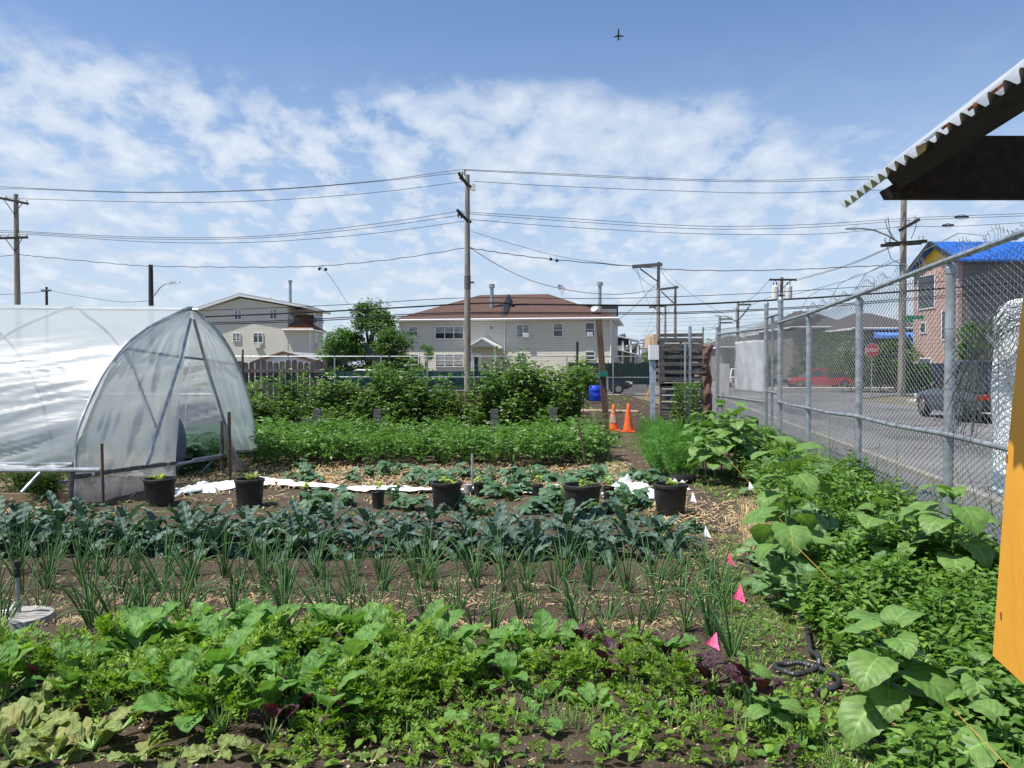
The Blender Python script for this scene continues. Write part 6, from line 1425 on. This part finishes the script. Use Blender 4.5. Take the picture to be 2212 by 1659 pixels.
# ---- trees
def tree(loc,Hh,Wd,lb,mat='tree',nclump=26,nleaf=150,ls=.16,trunk=.14,base=.25,seed=0,cat='tree',grp=None,nm='tree'):
    rr=random.Random(seed); T=thing(nm,loc,lb,cat,grp); s=MB(); f=MB(); s.tube([(0,0,-.2),(.05,0,Hh*.3),(-.05,.1,Hh*.62)],[trunk,trunk*.8,trunk*.4],8)
    for k in range(nclump):
        a=rr.uniform(0,6.28); t=rr.uniform(0,1); zz=Hh*(base+(1-base)*t*.93); R_=Wd/2*(sin(pi*min(1,.12+t*.82))**.75)*rr.uniform(.35,1.0); c=Vector((R_*cos(a),R_*sin(a),zz)); cr=Wd*rr.uniform(.09,.2)
        s.tube([(0,0,Hh*min(.55,(base*.9+t*.35))),c*.55+Vector((0,0,zz*.35)),c],[trunk*.35,trunk*.18,.02],5,cap=False)
        for j in range(nleaf):
            u=rr.gauss(0,1);v=rr.gauss(0,1);w_=rr.gauss(0,1); l=sqrt(u*u+v*v+w_*w_)+1e-6; q=cr*rr.uniform(.45,1.15)/l; p=c+Vector((u*q,v*q,w_*q*.8)); leaflet(f,p,rr.uniform(0,6.28),rr.uniform(-.6,.7),ls*rr.uniform(.7,1.3),ls*.55,rr.uniform(-.8,.8))
    s.build('trunk',mt['bark'],T); f.build('crown',mt[mat],T); return T
tree((XW(800,60),60,0),6.5,5.5,'leafy green tree between the gabled house and the long beige house',seed=1,nclump=50,nleaf=190,ls=.26,base=.05)
tree((XW(735,58),58,0),4.4,3.6,'smaller round lower crown left of the leafy tree',seed=2,mat='treelight',nclump=40,nleaf=170,ls=.22,base=.05)
tree((XW(842,56),57,0),4.2,3.4,'olive green bushy tree against the left corner of the long beige house',seed=3,nclump=40,nleaf=170,ls=.22,base=.05)
tree((XW(910,50),52.5,0),3.1,1.7,'small upright evergreen before the beige house windows',seed=4,mat='treelight',nclump=18,nleaf=130,ls=.13,trunk=.06)
for i,(x,Y,h,w_,lb) in enumerate(((1860,52,3.6,5.5,'wide dark green tree behind the stop sign'),(1800,64,4.6,5,'green tree beside the tan sided house through the fence'),(1935,50.5,3.2,3.5,'dark green shrub left of the thick corner pole'),(2105,48,4.4,3.2,'bright green tree seen under the wire coil'),(1740,66,2.6,3,'low shrub behind the red car'),(1990,52,1.6,2.4,'low shrub on the verge by the dark vehicle'),(1640,60,3.0,3,'small tree right of the white sheet'))):
    tree((XW(x,Y),Y,0),h,w_,lb,seed=10+i,nclump=20,nleaf=110,ls=.24,base=.08,mat='treelight' if i==3 else 'tree')
for i,(x,Y,h,w_,lb) in enumerate(((700,100,4.5,7,'far dark tree behind the garage roof'),(1410,160,5,6,'far tree at the street end behind the metal sheets'),(1550,130,6,9,'far tree mass left of the gate'),(1900,110,7,12,'far trees behind the blue awnings'))):
    tree((XW(x,Y),Y,0),h,w_,lb,seed=30+i,nclump=16,nleaf=70,ls=.5,base=.05)
# dark shrub by pallets
f=MB(); s=MB()
for k in range(1500):
    a=U(0,6.28); t=R(); r_=.48*sqrt(R())*(1-.35*t); leaflet(f,(r_*cos(a),r_*sin(a),.1+1.15*t),a+U(-.9,.9),U(-.5,.9),U(.06,.1),.045,U(-.6,.6))
for k in range(8): a=U(0,6.28); s.tube([(0,0,0),(.2*cos(a),.2*sin(a),.6),(.3*cos(a),.3*sin(a),1.1)],.012,4,cap=False)
o=thing('shrub',(XW(1484,20.6),20.6,0),'dark green dense shrub in front of the pallet stack','shrub'); s.build('stems',mt['cane'],o); f.build('foliage',mt['bramble'],o)
# ---- dill / fennel
def dill_v():
    f=MB(); s=MB()
    for k in range(26):
        a=U(0,6.28); lean=U(0,.3); H_=U(.35,.72); b=Vector((U(-.12,.12),U(-.12,.12),0)); top=b+Vector((cos(a)*lean,sin(a)*lean,H_)); s.tube([b,top],[.006,.003],4,cap=False)
        for j in range(60):
            t=U(.3,1.05); p=b.lerp(top,t); aa=U(0,6.28); e=U(-.3,1.2); l=U(.05,.13); d=Vector((cos(aa)*cos(e),sin(aa)*cos(e),sin(e))); q=p+d*l; sd_=d.orthogonal().normalized()*.0035; f.tri(p+sd_,p-sd_,q)
            f.tri(p+d*l*.5+sd_,p+d*l*.5-sd_,p+d*l*.7+Vector((U(-.03,.03),U(-.03,.03),U(-.01,.04))))
    return {'stems':s.data('stems',mt['stem']),'foliage':f.data('foliage',mt['dill'])}
DV=[dill_v() for _ in range(3)]
for (x,Y) in ((1405,14.4),(1430,13.6),(1455,14.6),(1440,15.8),(1415,16.4),(1470,13.4),(1490,14.5),(1470,16.2),(1500,15.6),(1418,13.0),(1450,12.6),(1485,12.8),(1430,12.3),(1465,12.0),(1490,12.0),(1410,13.6),(1445,13.2),(1400,15.2)):
    place(random.choice(DV),XW(x,Y),Y,0,U(0,6),U(.8,1.05),None,'dill_plant','feathery bright green dill plant right of the dirt path','dill','feathery dill plants right of the path',.1)
# ---- squash
def squash_v():
    f=MB(); s=MB()
    for k in range(random.randint(8,12)):
        a=U(0,6.28); e=U(.5,1.3); l=U(.10,.24); q=Vector((cos(a)*cos(e),sin(a)*cos(e),sin(e)))*l; s.tube([(0,0,0),q*.6+Vector((0,0,.02)),q],.005,4,cap=False); lobed(f,q,a,U(-.4,.7),U(.075,.125),U(.2,.7),5,U(-.4,.4))
    return {'stems':s.data('stems',mt['stem']),'foliage':f.data('foliage',mt['squash'])}
QV=[squash_v() for _ in range(6)]
qz=lambda x,y:((1200+x/1.4747)*.57604,(1700+y/1.4747)*.57604)
for (x,y) in ((300,115),(370,90),(420,110),(560,160),(620,130),(760,130),(820,130),(930,190),(990,230),(1040,160),(1110,210),(1130,150),(1250,150),(1180,130),(830,300),(900,320),(60,280),(110,290),(20,250),(1180,320),(1230,300),(1280,320),(1400,180),(1440,160),(1500,150),(1560,140),(1700,250),(1760,290),(1650,310),(1800,160),(1860,170),(1750,130),(400,240),(1500,340),(1650,190),(480,300),(180,140),(700,180),(-90,80),(-180,150),(-60,150),(1360,150),(1320,230),(1330,300),(950,130),(1020,240),(2080,420),(-40,310)):
    X_,Y_=qz(x,y+12); g=G(X_,Y_); place(random.choice(QV),g.x,g.y,0,U(0,6.3),U(.75,1.2),None,'squash_plant','sprawling grey green squash plant in the pot and straw strip','squash plant','squash plants among the pots',.12)
m=MB()
for (x,y) in ((597,1050),(1212,1018),(8+700,1038)):
    g=G(x,y+14); 
    for k in range(6): leaf(m,(g.x,g.y,.1),k*1.05,1.15,.07,.03,.5,'oval',3)
tag(m.build('squash_blossom',mt['yflower']),'few yellow orange squash blossoms in the pot strip','blossom',kind='stuff')
# plants inside greenhouse
for (x,y,s_) in ((1225,1330,1.6),(1270,1180,1.9),(1210,1420,1.4)):
    p=gp(x,y+150,-.6); place(random.choice(QV),p.x,p.y,0,U(0,6),s_*1.5,None,'cucumber_plant','big leaved green plant growing in the greenhouse doorway','cucumber plant','plants in the greenhouse doorway')
for k in range(34):
    x=U(-12,-5.4); y=U(10.6,14.5); place(random.choice(POV),x,y,0,U(0,6),U(.6,1.0),None,'greenhouse_crop_plant','green crop plant growing inside the greenhouse behind the film','crop plant','crops inside the greenhouse')
for k in range(12):
    x=-5.35-U(.3,2.6); y=U(8.3,9.1) if k>5 else U(9.7,11); place(random.choice(BR[3:]),x,y,0,U(0,6),U(.25,.42),None,'weed_bush','low weedy green plant at the foot of the greenhouse side','weed','weeds at the greenhouse side')
# ---- sunflowers: every leaf a part
def sunflower(xb,yb,Y,ztop,n,Ls,lb,seed,top=True):
    rr=random.Random(seed); X_=XW(xb,Y); T=thing('sunflower_plant',(X_,Y,0),lb,'sunflower')
    s=MB(); s.tube([(0,0,0),(.01,.01,ztop*.5),(0,0,ztop)],[.012,.010,.006],8); s.build('stem',mt['stem'],T)
    for k in range(n):
        t=.35+.65*k/(n-1); a=k*2.4+rr.uniform(-.3,.3)+seed; z=ztop*t; e=rr.uniform(.15,.6)+(.5 if t>.93 else 0); pl_=Ls*rr.uniform(.35,.55)*(1.15-.55*t if t>.9 else 1); L_=Ls*rr.uniform(.8,1.1)*(1 if t<.9 else .75)
        d=Vector((cos(a)*cos(e),sin(a)*cos(e),sin(e))); m=MB(); m.cm=1; m.tube([(0,0,z),Vector((0,0,z))+d*pl_],[.005,.004],5,cap=False); m.cm=0
        heartleaf(m,Vector((0,0,z))+d*pl_,a,e-.35,L_,L_*rr.uniform(.82,1.0),rr.uniform(.7,1.7),.2,rr.uniform(-.3,.3)); m.build('leaf',[mt['sunfl'],mt['stem']],T,smooth=True)
    m=MB()
    for k in range(7): leaf(m,(0,0,ztop-.01),k*.9+seed,1.0+rr.uniform(-.2,.3),Ls*.3,Ls*.12,.6,'oval',5)
    m.build('bud',mt['sunfl'],T)
sunflower(1928,0,3.42,.56,15,.215,'big heart leaved sunflower plant closest to the camera at lower right',1)
sunflower(2062,0,5.7,.74,12,.29,'sunflower plant with broad leaves in front of the thick fence post',2)
sunflower(1706,0,6.8,1.0,11,.3,'tall single stemmed sunflower standing above the dry straw',3)
sunflower(2112,0,3.3,.46,11,.155,'sunflower plant at the lower right below the yellow panel',4)
sunflower(1700,0,5.9,.66,9,.27,'sunflower plant with pale lower leaves beside the borage',5)
sunflower(1618,0,3.85,.27,8,.09,'short young sunflower just right of the salad bed',6)
sunflower(1668,0,3.6,.17,8,.11,'smallest sunflower seedling near the lone purple mustard',13)
for i,(x,Y,h) in enumerate(((1520,12.4,.9),(1560,12.6,1.05),(1588,11.8,.95),(1545,11.2,.7),(1600,12.8,1.0),(1525,11.5,.7),(1545,12.0,.95),(1575,12.2,.9),(1612,12,.8),(1500,12.6,.75))):
    sunflower(x,0,Y,h,15,.25,('one of the crowded sunflowers by the fence behind the dill','' )[0],20+i)
for o in bpy.data.objects:
    if o.get('label')=='one of the crowded sunflowers by the fence behind the dill': o['group']='crowded sunflowers by the dill'
sunflower(1900,0,6.0,.62,11,.2,'sunflower plant among weeds left of the thick fence post',31)
sunflower(1985,0,5.8,.6,10,.17,'sunflower plant just left of the one at the thick post',32)
sunflower(2185,0,2.9,.36,9,.2,'sunflower leaves at the extreme lower right corner',33)
sunflower(2010,0,2.95,.22,9,.18,'low sunflower plant at the bottom right by the twine',34)
# ---- herb mass, borage, weeds along fence
def herb_v(Hh=.34,rad=.17,n=230,ls=.045,mat='herb'):
    f=MB(); s=MB()
    for k in range(14): a=U(0,6.28); r_=U(0,rad); s.tube([(r_*.5*cos(a),r_*.5*sin(a),0),(r_*cos(a),r_*sin(a),Hh*(.85-.45*(r_/rad)**2))],.003,3,cap=False)
    for k in range(n):
        a=U(0,6.28); r_=rad*sqrt(R()); z=Hh*(1-.5*(r_/rad)**2)*U(.25,1)**.6; leaflet(f,(r_*cos(a),r_*sin(a),z),U(0,6.28),U(-.4,.7),ls*U(.7,1.3),ls*.62,U(-.4,.4))
    return {'stems':s.data('stems',mt['stem']),'foliage':f.data('foliage',mt[mat])}
HV=[herb_v() for _ in range(4)]+[herb_v(.42,.18,200,.06) for _ in range(3)]
def inherb(x,y):
    xx=1106+1720*x/y; return x<FX(y)-.15 and xx>1880-(y-4)*78 and y>3.9
k=0
while k<120:
    y=U(4.0,6.2); x=U(1.6,3.8)
    if inherb(x,y): place(random.choice(HV),x,y,0,U(0,6),U(.85,1.2),None,'herb_plant','leafy bright green herb plant in the dense patch below the fence','herb','herbs in the dense patch below the fence',.1); k+=1
for k in range(26):
    y=U(2.7,4.0); x=y*U(.52,.66); place(random.choice(HV[4:]),x,y,0,U(0,6),U(.8,1.1),None,'herb_plant','loose leaved weed plant in the lower right corner','weed','weeds in the lower right corner',.1)
def borage_v():
    f=MB(); s=MB()
    for k in range(14):
        a=U(0,6.28); e=U(.3,1.3); st=U(.05,.25); L_=U(.12,.22); q=Vector((cos(a)*cos(e),sin(a)*cos(e),sin(e)))*st; s.tube([(0,0,0),q],.006,4,cap=False); leaf(f,q,a,e-.1,L_,L_*.62,U(.5,1.5),'oval',8,.15,wav=.04,roll=U(-.3,.3))
    return {'stems':s.data('stems',mt['stem']),'foliage':f.data('foliage',mt['borage'])}
OV=[borage_v() for _ in range(4)]
for (x,y) in ((1700,1230),(1740,1260),(1780,1220),(1720,1310),(1690,1270),(1760,1300),(1800,1270),(1830,1230),(1660,1230),(1750,1200),(1820,1180),(1700,1190),(1680,1290),(1730,1170),(1790,1330),(1850,1190),(1880,1240),(1820,1290),(1770,1180),(1840,1150),(1900,1180),(1740,1340),(1860,1300),(1930,1230)):
    g=G(x,y); place(random.choice(OV),g.x,g.y,0,U(0,6),U(.95,1.3),None,'borage_plant','grey green rough leaved borage plant left of the herb patch','borage','borage plants by the path',.15)
for k in range(95):
    y=U(6.2,12.5); e_=FX(y)-U(.1,1.25); 
    place(random.choice(HV+OV[:2]),e_,y,0,U(0,6),U(.9,1.5)*(1 if y<9 else 1.1),None,'weed_plant','green weed plant growing along the foot of the near fence','weed','weeds along the near fence',.1)
for k in range(24):
    y=U(12.5,20); place(random.choice(HV),FX(y)-U(.1,.8),y,0,U(0,6),U(1,1.5),None,'weed_plant','green weed plant growing along the foot of the near fence','weed','weeds along the near fence',.1)
for k in range(26):
    y=U(2.75,5.2); x=y*U(.5,.63); place(random.choice(BV),x,y,.08,U(0,6),U(.7,1.05),None,'broadleaf_weed','broad leaved weed among the herbs under the yellow panel','weed','broad leaved weeds in the lower right',.2)
# tall grasses at the fence
def grass_v(n,h,seedh=True):
    f=MB()
    for k in range(n):
        a=U(0,6.28); e=U(1.0,1.5); L_=h*U(.5,1); dr=U(.2,1.2); p=Vector((U(-.05,.05),U(-.05,.05),0)); st=len(f.v); m_=6
        for i in range(m_+1):
            t=i/m_; w_=.0045*(1-t)+.0006; f.v+=[(p.x-sin(a)*w_,p.y+cos(a)*w_,p.z),(p.x+sin(a)*w_,p.y-cos(a)*w_,p.z)]
            ee=e-dr*t; p=p+Vector((cos(a)*cos(ee),sin(a)*cos(ee),sin(ee)))*(L_/m_)
        for i in range(m_): q=st+i*2; f.face(q,q+1,q+3,q+2)
    return {'g':f.data('grass_tuft',mt['grass'])}
GV=[grass_v(12,.55) for _ in range(3)]+[grass_v(6,1.0) for _ in range(3)]; GS=[grass_v(16,.12) for _ in range(3)]
for k in range(110):
    y=U(3,14); x=FX(y)+U(-.3,.35); place(random.choice(GV),x,y,0,U(0,6),U(.8,1.25),None,'grass_tuft','tall thin grass tuft growing along the chain link fence','grass tuft','tall grass tufts at the near fence')
# ---- ground cover on path, straw
f=MB(); g_=MB()
def cov(x,y):
    xx=1106+1720*x/max(y,.1)
    if y<8 and 1.32<x<FX(y)-.1: return 1.1+.6*noise.noise(Vector((x*1.5,y*1.2,2)))-(.4 if 5.9<y<8 and x<2.0 else 0)
    if 13<y<20.5 and (1.35<x<1.85 or 2.4<x<2.9): return .8
    if 8<y<13: return .10+.3*noise.noise(Vector((x,y,4))) + (.7 if x>2.6 else 0)+ (.35 if y>12.2 else 0)
    if 5.3<y<6.3: return .13+.5*noise.noise(Vector((x*1.4,y*2,6)))
    if 3<y<5.3: return .05+.35*noise.noise(Vector((x*1.8,y*2,8)))
    return .04+.3*noise.noise(Vector((x,y,9)))
for k in range(75000):
    y=2.7+(U(0,1)**1.7)*17.5; x=U(-.68,.62)*y
    if x>FX(y)-.05 or R()>cov(x,y) or any((x-q.x)**2+(y-q.y)**2<.003 for q in P_hose): continue
    c=(x,y,zsoil(x,y)+.005); s_=1 if y<8 else 1.6
    if R()<.55:
        for j in range(3): leaflet(f,c,U(0,6.28),U(-.1,.9),U(.016,.036)*s_,U(.012,.02)*s_,U(-.3,.3))
    else:
        for j in range(3):
            a=U(0,6.28); e=U(.4,1.3); l=U(.03,.07)*s_; d=Vector((cos(a)*cos(e),sin(a)*cos(e),sin(e))); w_=Vector((-sin(a),cos(a),0))*.002*s_; p=Vector(c); g_.tri(p+w_,p-w_,p+d*l)
for k in range(9000):
    y=2.75+R()**1.3*5.2; x=U(1.25,2.75); xx=1106+1720*x/y
    if xx<1560 or xx>1900+(y<3.6)*100 or R()>.62+.7*noise.noise(Vector((x*2.2,y*2,21))) or any((x-q.x)**2+(y-q.y)**2<.0022 for q in P_hose): continue
    c=(x,y,zsoil(x,y)+.004)
    if R()<.4:
        for j in range(3): leaflet(f,c,U(0,6.28),U(0,.9),U(.014,.032),U(.01,.018),U(-.3,.3))
    else:
        for j in range(5):
            a=U(0,6.28); e=U(.2,1.3); l=U(.03,.075); d=Vector((cos(a)*cos(e),sin(a)*cos(e),sin(e))); w_=Vector((-sin(a),cos(a),0))*.0022; p=Vector(c); g_.tri(p+w_,p-w_,p+d*l)
tag(f.build('ground_weeds',mt['weed']),'low weeds scattered over the soil and path','ground cover',kind='stuff'); tag(g_.build('short_grass',mt['grass']),'short grass blades scattered over the soil and path','grass',kind='stuff')
s=MB()
def strawd(x,y):
    n1=noise.noise(Vector((x*1.1,y*1.6,11)))
    if 10.9<y<13.7 and x<2.0: return .95+n1*.8
    if 8.3<y<10.9 and x<-5.3: return .9
    if 9.8<y<10.9: return .12
    if 5.55<y<5.8 and x<1.45: return .9+n1
    if 5.05<y<5.3 and x<1.45: return 1.1+n1
    if 6.0<y<6.4: return .1+n1
    if 6.0<y<10.5 and 1.5<x<3.0: return .6+n1*.8
    if y<5.5 and 1.4<x<2.4: return .10
    if 13<y<20 and 1.8<x<2.5: return .05
    return .012
for k in range(120000):
    y=2.8+(R()**1.4)*13; x=U(-.7,.62)*y
    if x>FX(y)-.1 or R()>strawd(x,y): continue
    a=U(0,6.28); l=U(.02,.07)*(1 if y<8 else 1.6); w_=.0014 if y<8 else .005; z=zsoil(x,y)+U(.004,.03)*(1 if y<8 else 1.6); dz=U(-.012,.02); dx,dy=cos(a)*l/2,sin(a)*l/2; ex,ey=-sin(a)*w_,cos(a)*w_
    s.quad((x-dx-ex,y-dy-ey,z-dz),(x+dx-ex,y+dy-ey,z+dz),(x+dx+ex,y+dy+ey,z+dz+.002),(x-dx+ex,y-dy+ey,z-dz+.002))
tag(s.build('straw',mt['strawm']),'dry pale straw mulch spread between the rows','straw',kind='stuff')
s=MB()
for k in range(1300):
    y=2.9+R()**1.3*6; x=U(-.66,.5)*y
    if x>FX(y)-.2: continue
    r_=U(.003,.010); s.sphere((x,y,zsoil(x,y)+r_*.4),r_,r_*U(.7,1.2),r_*.7,6,4)
tag(s.build('pebbles',mt['stone']),'small pale pebbles on the dark soil','pebbles',kind='stuff')
# dry standing straw tufts by the sunflower
DG=[]
for _ in range(3):
    d=grass_v(26,.32); d['g'].materials.clear(); d['g'].materials.append(mt['strawm']); DG.append(d)
for k in range(46):
    y=U(6.7,9.6); x=U(.285,.36)*y; place(random.choice(DG),x,y,0,U(0,6),U(.7,1.1),None,'dry_grass_tuft','dry straw coloured grass tuft beside the tall sunflower','dry grass','dry grass tufts beside the tall sunflower',.3)
# weeds on far bare plot
f=MB()
for k in range(900):
    x=U(-3,6); y=U(23,45); 
    if R()>.5+noise.noise(Vector((x*.5,y*1.5,3))): continue
    for j in range(4): leaflet(f,(x,y,.03),U(0,6.28),U(.1,.9),.13,.05)
tag(f.build('seedling_rows',mt['weed']),'sparse small green seedlings on the bare plot behind the cones','ground cover',kind='stuff')
